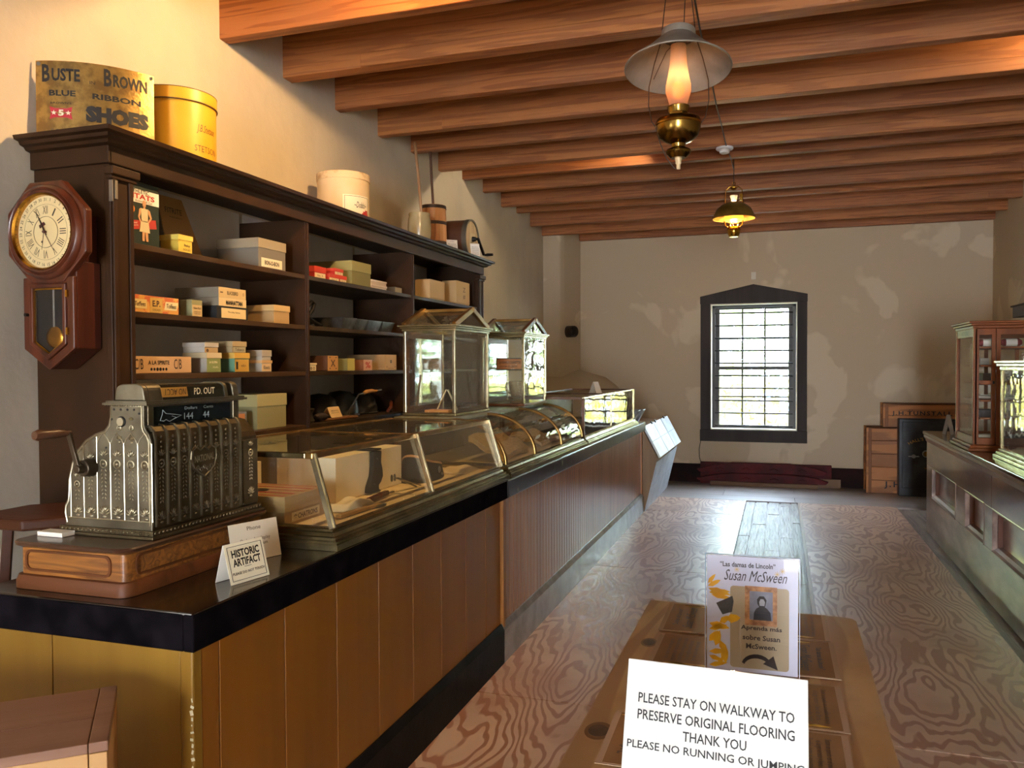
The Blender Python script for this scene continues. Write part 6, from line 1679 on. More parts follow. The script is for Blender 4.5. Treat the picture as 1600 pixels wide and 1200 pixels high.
for s in (0.5,):
    m.tube([q_(s, 8.275, 0.0225), q_(s, 10.05, 0.0225)], 0.003, 6)
for y in (8.87, 9.46):
    m.tube([q_(0, y, 0.0225), q_(1, y, 0.0225)], 0.003, 6)
part('tin_seams', m, TINM, ld)
m = MB(T)
for y in (8.75, 9.0, 9.7):
    m.obox(q_(1.0, y, 0.026), (0.03, 0.05, 0.012), euler=(0, R(62), 0))
part('lid_hinges', m, BLACKIRON, ld)
# ================================================================ right counter and what stands on it
RWOOD = mat('worn_dark_counter', '#5e4131', 0.30, 0, '#a3836b', 6, (1, 0.25, 1), (0.42, 0.72), 0.10, 30, coat=0.8, rough2=0.42)
RPANEL = mat('worn_counter_panel', '#674a3a', 0.33, 0, '#b0917a', 7, (1, 0.3, 1), (0.40, 0.72), 0.10, 35, coat=0.8)
RREVEAL = wood('reddish_reveal', '#5a3016', '#7a4522', 'z', 9, 0.45)
RTOP = mat('dark_glossy_counter_top', '#2a1c13', 0.14, 0, '#40301f', 4, bump=0.03, coat=0.4)
RX0, RT = 1.252, 0.897
T = (1.6, 5.8, 0)
rc = thing('panelled_counter', 'worn dark counter with recessed panels and moulded edges on the right', 'counter', T)
ya, yb = 3.2, 8.06
# framed front: stiles, rails and sunken panels
P3 = [(6.80, 7.80), (5.90, 6.47), (4.55, 5.69), (3.4, 4.35)]
zl, zh = 0.335, 0.600
m = MB(T); m.box(RX0, RX0 + 0.03, ya, yb, 0.0, zl)
part('bottom_rail', m, RPANEL, rc, bevel=0.002)
for a, b in ((5.72, yb), (ya, 5.715)):
    m = MB(T); m.box(RX0, RX0 + 0.03, a, b, zh, RT - 0.05); part('frieze_board', m, RWOOD, rc, bevel=0.002)
ed = [yb] + [y for p in P3 for y in (p[1], p[0])] + [ya]
for k in range(0, len(ed), 2):
    m = MB(T); m.box(RX0, RX0 + 0.03, ed[k + 1], ed[k], zl, zh); part('stile', m, RPANEL, rc, bevel=0.002)
for a, b in P3:
    m = MB(T); m.box(RX0 + 0.058, RX0 + 0.07, a - 0.01, b + 0.01, zl - 0.01, zh + 0.01); pn = part('sunken_panel', m, RPANEL, rc)
    for r0, r1 in ((b - 0.012, b), (a, a + 0.012)):
        m = MB(T); m.box(RX0 + 0.029, RX0 + 0.06, r0, r1, zl, zh); part('panel_reveal', m, RREVEAL, pn)
    m = MB(T)
    for zz, sg in ((zl, 1), (zh, -1)):
        m.prism([(RX0 - 0.006, zz - sg * 0.004), (RX0 - 0.006, zz + sg * 0.006), (RX0 + 0.012, zz + sg * 0.012), (RX0 + 0.030, zz + sg * 0.026), (RX0 + 0.058, zz + sg * 0.032), (RX0 + 0.058, zz - sg * 0.004)], 'y', a, b)
    m.box(RX0 - 0.004, RX0 + 0.010, a - 0.008, a + 0.006, zl, zh)
    part('panel_moulding', m, RWOOD, pn, bevel=0.002)
m = MB(T); m.box(RX0 + 0.07, 1.98, ya, yb - 0.002, 0, RT - 0.03).box(RX0 + 0.03, 1.98, yb - 0.03, yb, 0, RT - 0.03); part('carcass', m, RWOOD, rc)
m = MB(T); m.box(1.222, 2.0, ya, yb + 0.03, RT - 0.028, RT); part('counter_top', m, RTOP, rc, bevel=0.006)
m = MB(T); m.prism([(RX0 + 0.001, RT - 0.095), (RX0 - 0.006, RT - 0.085), (RX0 - 0.012, RT - 0.065), (RX0 - 0.024, RT - 0.05), (RX0 - 0.024, RT - 0.03), (RX0 + 0.001, RT - 0.03)], 'y', ya, yb + 0.012); part('edge_moulding', m, RWOOD, rc, smooth=30)
ZR = RT + 0.001
# small stand
m = MB(); m.beam((0, -0.035, 0), (0.0, 0.0, 0.16), 0.03, 0.010, (1, 0, 0)); m.beam((0, 0.035, 0), (0, 0.0, 0.16), 0.03, 0.010, (1, 0, 0)); m.box(-0.012, 0.012, -0.01, 0.01, 0.15, 0.168)
solo('display_easel', m, mat('white_easel', '#cfd4d6', 0.35, 0.3), 'small white A shaped stand at the far end of the right counter', 'stand', (1.36, 7.70, ZR), R(55))

# ---- oak display cabinet
CAB = wood('cabinet_oak', '#73390f', '#8f4f1e', 'z', 12, 0.4, 0.05, spec=0.2)
CABX = wood('cabinet_oak_rail', '#73390f', '#8f4f1e', 'x', 12, 0.4, 0.05, spec=0.2)
cx0, cx1, cy0, cy1, cz0, cz1 = 1.262, 1.90, 6.30, 6.88, ZR, 1.79
T = (1.58, 6.59, cz0)
cab = thing('display_cabinet', 'tall oak display cabinet with glass doors on the right counter', 'cabinet', T)
m = MB(T); m.box(cx0 - 0.030, cx1 + 0.03, cy0 - 0.030, cy1 + 0.03, cz0, cz0 + 0.022).box(cx0 - 0.018, cx1 + 0.018, cy0 - 0.018, cy1 + 0.018, cz0 + 0.022, cz0 + 0.042); part('base', m, CABX, cab, bevel=0.005)
m = MB(T)
for e, za, zb_ in ((0.004, cz1 - 0.05, cz1 - 0.030), (0.016, cz1 - 0.030, cz1 - 0.014), (0.030, cz1 - 0.014, cz1)):
    m.box(cx0 - e, cx1 + e, cy0 - e, cy1 + e, za, zb_)
part('cornice', m, CABX, cab, bevel=0.004)
for x, y in ((cx0 + 0.012, cy0 + 0.012), (cx1 - 0.012, cy0 + 0.012), (cx0 + 0.012, cy1 - 0.012), (cx1 - 0.012, cy1 - 0.012)):
    m = MB(T); m.box(x - 0.012, x + 0.012, y - 0.012, y + 0.012, cz0 + 0.042, cz1 - 0.05); part('corner_post', m, CAB, cab, bevel=0.002)
zA, zB = cz0 + 0.042, cz1 - 0.05
for (za, zb_) in ((zA, zA + 0.055), (zB - 0.055, zB)):
    m = MB(T); m.box(cx0 + 0.004, cx0 + 0.02, cy0 + 0.024, cy1 - 0.024, za, zb_); part('side_rail', m, CAB, cab)
    m = MB(T); m.box(cx0 + 0.024, cx1 - 0.024, cy1 - 0.02, cy1 - 0.006, za, zb_); part('back_rail', m, CABX, cab)
text('NOTIONS', cab, INKBROWN, (cx0 + 0.004 - T[0], 6.59 - T[1], zB - 0.028 - T[2]), -Y_, Z_, 0.22, 0.03)
pane(cab, T, [(cx0 + 0.012, cy0 + 0.024, zA + 0.055), (cx0 + 0.012, cy1 - 0.024, zA + 0.055), (cx0 + 0.012, cy1 - 0.024, zB - 0.055), (cx0 + 0.012, cy0 + 0.024, zB - 0.055)], (1, 0, 0), OLDGLASS2, 'side_pane')
for xm in (1.46, 1.66):
    m = MB(T); m.box(xm - 0.012, xm + 0.012, cy1 - 0.02, cy1 - 0.008, zA + 0.055, zB - 0.055); part('back_mullion', m, CAB, cab)
pane(cab, T, [(cx0 + 0.024, cy1 - 0.014, zA + 0.055), (cx1 - 0.024, cy1 - 0.014, zA + 0.055), (cx1 - 0.024, cy1 - 0.014, zB - 0.055), (cx0 + 0.024, cy1 - 0.014, zB - 0.055)], (0, 1, 0), OLDGLASS, 'back_pane')
def door(x0, x1, st):
    m = MB(T)
    m.ring([(x0, zA + 0.002), (x1, zA + 0.002), (x1, zB - 0.002), (x0, zB - 0.002)], [(x0 + st, zA + 0.05), (x1 - st, zA + 0.05), (x1 - st, zB - 0.045), (x0 + st, zB - 0.045)], 'y', cy0 + 0.0, cy0 + 0.02)
    m.box(x0 + st, x1 - st, cy0 + 0.001, cy0 + 0.019, 1.358, 1.384)
    d = part('door', m, CAB, cab, bevel=0.002)
    pane(d, T, [(x0 + st, cy0 + 0.010, zA + 0.05), (x1 - st, cy0 + 0.010, zA + 0.05), (x1 - st, cy0 + 0.010, zB - 0.045), (x0 + st, cy0 + 0.010, zB - 0.045)], (0, 1, 0), CLEAR, 'pane')
    m = MB(T); m.box(x1 - st * 0.75, x1 - st * 0.3, cy0 - 0.006, cy0, 1.36, 1.38); part('latch', m, BLACKIRON, d)
door(cx0 + 0.012, 1.398, 0.024); door(1.402, cx1 - 0.012, 0.026)
SZ = [1.616, 1.490, 1.366, 1.250, 1.128]
for z in SZ:
    m = MB(T); m.box(cx0 + 0.05, cx1 - 0.024, cy0 + 0.03, cy1 - 0.024, z - 0.014, z); part('shelf', m, CABX, cab, bevel=0.002)
zf = zA + 0.001
m = MB(T); m.box(cx0 + 0.024, cx1 - 0.024, cy0 + 0.024, cy1 - 0.024, zA - 0.004, zA); part('cabinet_floor', m, CABX, cab)
REDYARN = mat('dark_red_yarn', '#7a1f24', 0.85, bump=0.3, bscale=80)
GC = 'goods in the oak display cabinet'
def roll(x, z, label):
    t = thing('yarn_roll', label, 'yarn', (x, 6.40, z + 0.001), 0, 'red yarn rolls in the oak cabinet')
    m = MB(); m.lathe([(0.0, -0.066), (0.016, -0.064), (0.024, -0.05), (0.025, 0.05), (0.016, 0.064), (0.0, 0.066)], (0, 0, 0.026), 16, (1, 0, 0)); part('yarn_body', m, REDYARN, t, smooth=60)
    m = MB(); m.lathe([(0.0255, -0.034), (0.0265, -0.034), (0.0265, 0.034), (0.0255, 0.034)], (0, 0, 0.026), 20, (1, 0, 0), caps=False); part('paper_band', m, WHITEPAPER, t, smooth=60)
roll(1.372, SZ[0], 'dark red yarn roll with a white band, at the left on the cabinet top shelf')
roll(1.512, SZ[0], 'dark red yarn roll with a white band, at the right on the cabinet top shelf')
m = MB(); m.box(-0.03, 0.03, -0.03, 0.03, 0, 0.045)
solo('small_box', m, card('#b8b3a5'), 'small white box on the second shelf of the oak cabinet', 'box', (1.345, 6.42, SZ[1] + 0.001), 0.2, GC, bevel=0.002)
m = MB(); m.lathe([(0.0, 0), (0.022, 0), (0.022, 0.06), (0.012, 0.07), (0.012, 0.085), (0.0, 0.085)], (0, 0, 0), 16)
solo('glass_jar', m, PRESSED, 'small pressed glass jar on the second shelf of the oak cabinet', 'jar', (1.60, 6.45, SZ[1] + 0.001), 0, GC, smooth=40)
m = MB(); m.hexa([(-0.14, -0.08, 0), (0.16, -0.08, 0), (0.16, 0.08, 0), (-0.14, 0.08, 0)], [(-0.14, -0.06, 0.062), (0.13, -0.06, 0.062), (0.13, 0.08, 0.062), (-0.14, 0.08, 0.062)])
solo('dark_case', m, mat('dark_brown_leather', '#38211a', 0.5), 'dark brown sloping case on the middle shelf of the oak cabinet', 'case', (1.48, 6.46, SZ[2] + 0.001), 0, GC, bevel=0.004)
def papers(x, z, label, n=4):
    t = thing('paper_pile', label, 'papers', (x, 6.45, z + 0.001), 0, GC)
    for k in range(n):
        m = MB(); m.obox((random.uniform(-.02, .02), random.uniform(-.01, .02), 0.007 + k * 0.007), (0.15, 0.11, 0.005), euler=(random.uniform(-.03, .03), random.uniform(-.02, .02), random.uniform(-.3, .3)))
        part('paper_sheet', m, card('#c9c3b2'), t)
papers(1.385, SZ[3], 'loose pale papers at the left of the fourth shelf of the oak cabinet')
papers(1.60, SZ[3], 'loose pale papers at the right of the fourth shelf of the oak cabinet', 3)
m = MB(); m.box(-0.06, 0.06, -0.06, 0.06, 0, 0.05)
solo('dark_box', m, card('#33343a'), 'dark grey box at the left of the fifth shelf of the oak cabinet', 'box', (1.36, 6.46, SZ[4] + 0.001), 0, GC, bevel=0.003)
papers(1.58, SZ[4], 'pale papers on the fifth shelf of the oak cabinet, right of the dark grey box', 3)
for k in range(3):
    m = MB(); m.box(-0.055, 0.055, -0.04, 0.04, 0, 0.021)
    solo('small_box', m, card(('#b5ab98', '#9a9182', '#c2bba8')[k]), ('lowest', 'middle', 'topmost')[k] + ' of three pale boxes stacked at the cabinet bottom', 'box', (1.345 + k * 0.006, 6.40, zf + 0.001 + k * 0.0225), 0.05 * k, GC, bevel=0.002)
m = MB(); m.blob((0, 0, 0.03), (0.09, 0.06, 0.03), 2, jitter=0.1)
solo('dark_gloves', m, mat('dark_gloves', '#1d1a19', 0.8), 'dark gloves heaped at the bottom right of the oak cabinet', 'gloves', (1.58, 6.45, zf + 0.006), 0, GC, smooth=60)
t = thing('white_fan', 'pale oval paper fan hanging inside the left glass of the oak cabinet', 'fan', (cx0 + 0.030, 6.52, 1.395))
m = MB(); m.cyl((0, 0, 0.16), (0.003, 0, 0.16), 0.085, seg=28)
for v in m.bm.verts: v.co.y *= 0.62
part('fan_blade', m, card('#d9d2b8'), t)
m = MB(); m.box(-0.001, 0.004, -0.010, 0.010, 0.255, 0.32); part('fan_handle', m, card('#cdb98f'), t)
# folded cloths between the cases
m = MB(); m.blob((0, 0, 0.016), (0.13, 0.10, 0.018), 2, jitter=0.04)
solo('folded_cloth', m, mat('navy_cloth', '#1d2430', 0.85, bump=0.2), 'folded dark blue cloth in front of the oak cabinet', 'cloth', (1.52, 6.13, ZR + 0.005), 0.1, smooth=60)
# ---- second glass case at the right edge
T = (1.6, 5.3, ZR)
t = thing('show_case', 'glass case with a pale moulded cornice at the right edge of the view', 'showcase', T)
x0, x1, a0, b0 = 1.345, 1.92, 4.3, 5.93
m = MB(T)
for e, za, zb_ in ((0.035, ZR, ZR + 0.02), (0.022, ZR + 0.02, ZR + 0.038), (0.008, ZR + 0.038, ZR + 0.056)): m.box(x0 - e, x1 + e, a0 - e, b0 + e, za, zb_)
part('base_moulding', m, SILVER_L, t, bevel=0.004)
m = MB(T)
for e, za, zb_ in ((0.006, 1.455, 1.48), (0.022, 1.48, 1.50), (0.034, 1.50, 1.518)): m.box(x0 - e, x1 + e, a0 - e, b0 + e, za, zb_)
part('cornice', m, SILVER_L, t, bevel=0.004)
for y in (b0 - 0.010, 5.1, a0 + 0.010):
    m = MB(T); m.box(x0, x0 + 0.018, y - 0.010, y + 0.010, ZR + 0.056, 1.455); part('corner_post', m, SILVER, t, bevel=0.002)
for a, b in ((5.11, b0 - 0.02), (a0 + 0.02, 5.09)):
    pane(t, T, [(x0 + 0.006, a, ZR + 0.056), (x0 + 0.006, b, ZR + 0.056), (x0 + 0.006, b, 1.455), (x0 + 0.006, a, 1.455)], (1, 0, 0), OLDGLASS2, 'front_pane')
pane(t, T, [(x0 + 0.018, b0 - 0.012, ZR + 0.056), (x1, b0 - 0.012, ZR + 0.056), (x1, b0 - 0.012, 1.455), (x0 + 0.018, b0 - 0.012, 1.455)], (0, 1, 0), OLDGLASS2, 'end_pane')
m = MB(T); m.box(x1 - 0.01, x1, a0, b0, ZR + 0.056, 1.455); part('back_door', m, CASEWOOD, t)
# dark wall shelf behind the right counter
T = (2.2, 7.8, 1.93)
t = thing('wall_shelf', 'dark brown boxed wall shelf high on the right wall', 'shelf', T)
m = MB(T); m.box(2.10, XR - 0.003, 6.4, 8.85, 1.93, 2.03); part('shelf_box', m, BROWN, t, bevel=0.004)
m = MB(T); m.box(2.085, XR - 0.003, 6.38, 8.87, 2.03, 2.045); part('top_edge', m, BROWN, t, bevel=0.003)

# ================================================================ things along the end wall
CRATE = contour_wood('crate_boards', '#935a22', '#b37030', 'x', 5.0, 36, 0.55, 0.42, 0.10, bump=0.04)
CRATE_E = wood('crate_end_wood', '#6b3f1c', '#87552a', 'z', 10, 0.6)
def crate(label, x0, x1, y0, y1, z0, z1, nb, letters):
    T = ((x0 + x1) / 2, (y0 + y1) / 2, z0)
    t = thing('packing_crate', label, 'crate', T)
    h = (z1 - z0) / nb
    for k in range(nb):
        m = MB(T); m.box(x0 + 0.012, x1 - 0.012, y0, y0 + 0.02, z0 + k * h + 0.0025, z0 + (k + 1) * h - 0.0025); part('front_board', m, CRATE, t, bevel=0.002)
    for x in (x0, x1 - 0.03):
        m = MB(T); m.box(x, x + 0.03, y0 - 0.004, y1, z0, z1); part('end_board', m, CRATE_E, t, bevel=0.003)
    for y in (y0 - 0.004, y1 - 0.05):
        m = MB(T); m.box(x0 - 0.026, x0, y, y + 0.055, z0, z1); part('batten', m, CRATE, t, bevel=0.003)
    m = MB(T); m.box(x0 + 0.03, x1 - 0.03, y1 - 0.02, y1, z0, z1); part('back_board', m, CRATE_E, t)
    m = MB(T); m.box(x0, x1, y0, y1, z1 - 0.016, z1); part('top_board', m, CRATE_E, t, bevel=0.002)
    for s, xc, zc_, w_, h_, sp in letters:
        text(s, t, INK, (xc - T[0], y0 - T[1], zc_ - T[2]), X_, Z_, w_, h_, 0.02, sp=sp)
    return t
crate('long lettered pine crate on top of the larger crate in the far corner', 1.165, 2.05, 10.30, 10.585, 0.7685, 1.042, 2, [('J.H.TUNSTALL', 1.545, 0.925, 0.62, 0.060, 1.25)])
crate('large pine crate of five boards behind the black safe in the far corner', 0.985, 1.86, 10.26, 10.583, 0.001, 0.765, 5, [('J.H', 1.235, 0.10, 0.165, 0.085, 1.3)])
text('..', bpy.data.objects['packing_crate'], INK, (-0.176, -0.1425, 0.197), X_, Z_, 0.04, 0.010)
# safe
SAFE = mat('black_safe_iron', '#1e1d1e', 0.42, 0.3, '#3d3c3b', 6, contrast=(0.45, 0.75), bump=0.10)
T = (1.57, 10.16, 0.001)
t = thing('iron_safe', 'black iron safe with a round dial beside the far end of the counter', 'safe', T)
m = MB(T); m.box(1.285, 1.86, 10.11, 10.235, 0.001, 0.878); part('safe_body', m, SAFE, t, bevel=0.008)
m = MB(T); m.box(1.32, 1.83, 10.100, 10.11, 0.10, 0.845); dr = part('safe_door', m, SAFE, t, bevel=0.003)
def arcfn(cx_, cz_, r, y): return lambda x, yy: Vector((cx_ + (r + yy) * math.sin(x / r), y, cz_ + (r + yy) * math.cos(x / r)))
text("HALL'S SAFE CO", dr, GOLDINK, (0, 0, 0), X_, Z_, 0.40, 0.035, 0.0, fn=arcfn(0.0, 0.315, 0.34, 10.0985 - T[1]))
m = MB(T); m.cyl((1.562, 10.10, 0.487), (1.562, 10.075, 0.487), 0.030, 0.024, 24); dl = part('dial_knob', m, BRASS, dr, smooth=40)
m = MB(T); m.cyl((1.562, 10.10, 0.487), (1.562, 10.092, 0.487), 0.040, seg=24); part('dial_ring', m, mat('dial_ring_grey', '#8a8578', 0.35, 0.8), dl, smooth=40)
m = MB(T); m.cyl((1.435, 10.10, 0.458), (1.435, 10.085, 0.458), 0.022, seg=16); m.beam((1.38, 10.084, 0.458), (1.49, 10.084, 0.458), 0.010, 0.010); part('handle', m, mat('steel_handle', '#b5b5b2', 0.3, 0.9), dr, bevel=0.002)
m = MB(T); m.box(1.545, 1.60, 10.092, 10.10, 0.318, 0.330); part('keyhole_plate', m, BRASS, dr)
# red beams and boards lying under the window
REDW = mat('dark_red_paint', '#5c1416', 0.6, 0, '#3d0c0c', 7, bump=0.08, spec=0.2)
def yoke(z, x0, x1, y0, y1, h, label, mt, flip=1):
    T = ((x0 + x1) / 2, (y0 + y1) / 2, z)
    L_ = x1 - x0
    pts = [(x0, z + h * 0.25), (x0 + 0.03, z), (x1 - 0.03, z), (x1, z + h * 0.3), (x1 - 0.10 * L_, z + h * 0.72), (x1 - 0.28 * L_, z + h), (x0 + 0.28 * L_, z + h), (x0 + 0.12 * L_, z + h * 0.66)]
    m = MB(T); m.prism(pts, 'y', y0, y1)
    for k in range(4):
        xx = x0 + L_ * (0.18 + 0.21 * k); m.prism([(xx - 0.06, z + h * 0.35), (xx, z + h * 0.2), (xx + 0.06, z + h * 0.35), (xx, z + h * 0.55)], 'y', y0 - 0.008, y0 + 0.004)
    return solo('wagon_bar', m, mt, label, 'bar', T, bevel=0.005)
yoke(0.052, -0.99, 0.56, 10.40, 10.47, 0.105, 'long dark red carved bar lying in front below the window', REDW)
yoke(0.1585, -0.985, 0.55, 10.42, 10.50, 0.125, 'topmost long dark red bar lying below the window', REDW)
m = MB((-0.15, 10.55, 0.001)); m.box(-0.95, 0.60, 10.52, 10.575, 0.001, 0.27)
solo('red_plank', m, REDW, 'dark red plank standing against the baseboard behind the red bars', 'plank', (-0.15, 10.55, 0.001), bevel=0.004)
TANP = wood('tan_plank', '#5d3f22', '#7d5a34', 'x', 9, 0.55)
m = MB((-0.2, 10.43, 0.001)); m.box(-0.82, 0.44, 10.38, 10.48, 0.001, 0.050)
solo('plank', m, TANP, 'brown plank on the floor under the red bars', 'plank', (-0.2, 10.43, 0.001), bevel=0.003)
m = MB((0.4, 10.5, 0.001)); m.box(0.10, 0.70, 10.485, 10.517, 0.001, 0.11)
solo('plank', m, TANP, 'short brown plank standing on edge at the right of the red bars', 'plank', (0.4, 10.5, 0.001), bevel=0.003)
# ================================================================ hanging lamps
SHADE = mat('lamp_shade_tin', '#958c7d', 0.45, 0.25, '#6e6659', 7, contrast=(0.35, 0.7), bump=0.06)
OLDBRASS = mat('old_lamp_brass', '#8f7438', 0.22, 1.0, '#6b5526', 7)
WIRE = mat('dark_wire', '#4a3a2c', 0.45, 0.6)
CHIM = bpy.data.materials.new('frosted_chimney'); CHIM.use_nodes = True; MATS['frosted_chimney'] = CHIM
_n, _l = CHIM.node_tree.nodes, CHIM.node_tree.links
_n.remove(_n['Principled BSDF'])
_a = _n.new('ShaderNodeBsdfTranslucent'); _a.inputs[0].default_value = (0.95, 0.70, 0.52, 1)
_b = _n.new('ShaderNodeBsdfTransparent'); _b.inputs[0].default_value = (1.0, 0.86, 0.70, 1)
_c = _n.new('ShaderNodeBsdfDiffuse'); _c.inputs[0].default_value = (0.9, 0.62, 0.45, 1)
_m1 = _n.new('ShaderNodeMixShader'); _m1.inputs[0].default_value = 0.35
_m2 = _n.new('ShaderNodeMixShader'); _m2.inputs[0].default_value = 0.45
_l.new(_a.outputs[0], _m1.inputs[1]); _l.new(_c.outputs[0], _m1.inputs[2]); _l.new(_m1.outputs[0], _m2.inputs[1]); _l.new(_b.outputs[0], _m2.inputs[2]); _l.new(_m2.outputs[0], _n['Material Output'].inputs['Surface'])
FLAME = glow('lamp_flame_bulb', '#ff860c', 1.5)
T = (-0.385, 3.30, 2.28)
lamp = thing('hanging_lamp', 'large hanging oil lamp with a wide tin shade and a lit frosted chimney', 'lamp', T)
zz = lambda y: 2.795 - (y - 58) * 0.002525 - 2.28
m = MB()
prof = [(0.062, zz(50)), (0.064, zz(58)), (0.085, zz(66)), (0.140, zz(88)), (0.203, zz(108)), (0.207, zz(110)), (0.203, zz(111)), (0.138, zz(91)), (0.083, zz(69)), (0.060, zz(60))]
TILT = Matrix.Translation((0, 0, zz(58))) @ Matrix.Rotation(R(-9), 4, 'X') @ Matrix.Translation((0, 0, -zz(58)))
m.lathe(prof, (0, 0, 0), 48, caps=False); bmesh.ops.transform(m.bm, matrix=TILT, verts=m.bm.verts[:]); part('shade', m, SHADE, lamp, smooth=40)
m = MB(); m.torus((0, 0, zz(110)), 0.206, 0.003, seg=48); m.lathe([(0.066, zz(60)), (0.068, zz(56)), (0.066, zz(48)), (0.060, zz(48))], (0, 0, 0), 32, caps=False); bmesh.ops.transform(m.bm, matrix=TILT, verts=m.bm.verts[:]); part('shade_rim', m, SHADE, lamp, smooth=60)
m = MB(); m.lathe([(0.034, zz(165)), (0.038, zz(158)), (0.050, zz(142)), (0.049, zz(132)), (0.040, zz(115)), (0.034, zz(100)), (0.031, zz(82)), (0.030, zz(70))], (0, 0, 0), 32, caps=False); part('chimney', m, CHIM, lamp, smooth=60)
m = MB(); m.blob((0, 0, zz(140)), (0.026, 0.026, 0.034), 3); part('flame_bulb', m, FLAME, lamp, smooth=60)
m = MB(); m.lathe([(0.0, zz(246)), (0.030, zz(246)), (0.046, zz(240)), (0.050, zz(236)), (0.046, zz(233)), (0.026, zz(229)), (0.028, zz(224)), (0.052, zz(220)), (0.076, zz(213)), (0.086, zz(203)), (0.088, zz(194)), (0.089, zz(190)), (0.084, zz(186)), (0.060, zz(181)), (0.044, zz(178)), (0.040, zz(176)), (0.042, zz(168)), (0.044, zz(166)), (0.036, zz(164)), (0.0, zz(164))], (0, 0, 0), 40); part('oil_font', m, OLDBRASS, lamp, smooth=35)
m = MB(); m.lathe([(0.087, zz(196)), (0.0905, zz(195)), (0.0905, zz(192)), (0.087, zz(191))], (0, 0, 0), 40, caps=False); m.obox((0.0, -0.080, zz(184)), (0.05, 0.012, 0.008)); part('font_band', m, BRASS, lamp, smooth=40)
m = MB(); m.lathe([(0.0, zz(264)), (0.008, zz(263)), (0.008, zz(256)), (0.011, zz(255)), (0.012, zz(250)), (0.014, zz(249)), (0.015, zz(241)), (0.0, zz(241))], (0, 0, 0), 16); part('drip_tip', m, mat('cream_porcelain', '#d9c193', 0.4), lamp, smooth=40)
m = MB()
for s in (-1, 1):
    m.tube([(s * 0.088, 0, zz(195)), (s * 0.105, 0, zz(185)), (s * 0.118, 0, zz(160)), (s * 0.116, 0, zz(130)), (s * 0.095, 0, zz(95)), (s * 0.067, 0, zz(60)), (s * 0.060, 0, zz(30)), (s * 0.05, 0, zz(-5)), (s * 0.02, 0, zz(-40)), (0, 0, zz(-46))], 0.0022, 6)
m.tube([(0, 0, zz(-46)), (0, 0, 3.44 - 2.28)], 0.003, 6)
m.tube([(0.02, 0, zz(56)), (0.022, 0.03, zz(0)), (0.03, 0.08, zz(-60))], 0.002, 6); m.tube([(-0.105, 0.05, zz(112)), (-0.05, 0.02, zz(75)), (0, 0, zz(60))], 0.002, 6)
part('wire_bail', m, WIRE, lamp, smooth=60)
m = MB(); m.tube([(0.0, 0, zz(263)), (-0.015, -0.005, zz(262)), (-0.045, -0.008, zz(246)), (-0.07, -0.006, zz(222)), (-0.088, -0.003, zz(196))], 0.0022, 6); part('lamp_cord', m, WIRE, lamp, smooth=60)
lg = bpy.data.lights.new('lamp_glow', 'POINT'); lg.energy = 0.28; lg.color = (1.0, 0.60, 0.25); lg.shadow_soft_size = 0.02
lo = bpy.data.objects.new('lamp_glow', lg); COL.objects.link(lo); lo.parent = lamp; lo.location = (0, 0, zz(122))

T = (-0.39, 7.50, 2.63)
lamp2 = thing('hanging_lamp', 'small brass hanging lamp with a domed shade near the end window', 'lamp', T)
z2 = lambda y: 2.80 - (y - 340) * 0.0057 - 2.63
m = MB(); m.lathe([(0.035, z2(316)), (0.10, z2(320)), (0.15, z2(327)), (0.172, z2(336)), (0.184, z2(341)), (0.182, z2(342)), (0.168, z2(337)), (0.146, z2(329)), (0.098, z2(322)), (0.033, z2(318))], (0, 0, 0), 40, caps=False); part('shade', m, mat('brass_dome', '#a8873f', 0.42, 0.65, '#7d6128', 8), lamp2, smooth=40)
m = MB(); m.lathe([(0.085, z2(338)), (0.085, z2(344)), (0.060, z2(346)), (0.035, z2(348))], (0, 0, 0), 28, caps=False); part('amber_glass', m, glow('amber_glass', '#ffb43a', 1.2, '#d98f1e'), lamp2, smooth=40)
m = MB(); m.lathe([(0.0, z2(370)), (0.040, z2(370)), (0.054, z2(364)), (0.058, z2(359)), (0.048, z2(354)), (0.028, z2(354)), (0.0, z2(354))], (0, 0, 0), 28); part('oil_font', m, BRASS, lamp2, smooth=40)
m = MB(); m.lathe([(0.0, z2(316)), (0.022, z2(314)), (0.030, z2(309)), (0.034, z2(306)), (0.0, z2(306))], (0, 0, 0), 20); part('smoke_bell', m, mat('pale_bell', '#cfc6ae', 0.3), lamp2, smooth=40)
m = MB()
for s in (-1, 1):
    m.tube([(0, 0, z2(291)), (s * 0.035, 0, z2(292)), (s * 0.068, 0, z2(297)), (s * 0.074, 0, z2(306)), (s * 0.076, 0, z2(322)), (s * 0.078, 0, z2(345)), (s * 0.070, 0, z2(352)), (s * 0.04, 0, z2(356))], 0.0045, 8)
m.box(0.050, 0.072, -0.008, 0.008, z2(314), z2(304)); m.torus((0, 0, z2(288)), 0.014, 0.004, (0, 1, 0), 16, 6); m.lathe([(0.0, z2(293)), (0.04, z2(294)), (0.02, z2(297)), (0.0, z2(298))], (0, 0, 0), 20)
part('harp_frame', m, BRASS, lamp2, smooth=60)
m = MB(); m.tube([(0, 0, z2(288)), (0, 0, z2(270)), (0.0, -0.03, z2(225)), (0.0, -0.06, 3.215 - 2.63)], 0.004, 6); part('hanging_wire', m, WIRE, lamp2)
for k in range(3):
    a = k * 2.094 + 0.4; m = MB(); m.cyl((0.030 * math.cos(a), 0.030 * math.sin(a), z2(357)), (0.045 * math.cos(a), 0.045 * math.sin(a), z2(345)), 0.0035, seg=8); part('burner_prong', m, BRASS, lamp2)
lg = bpy.data.lights.new('far_lamp_glow', 'POINT'); lg.energy = 26.0; lg.color = (1.0, 0.72, 0.40); lg.shadow_soft_size = 0.03
lo = bpy.data.objects.new('far_lamp_glow', lg); COL.objects.link(lo); lo.parent = lamp2; lo.location = (0, 0, z2(351))
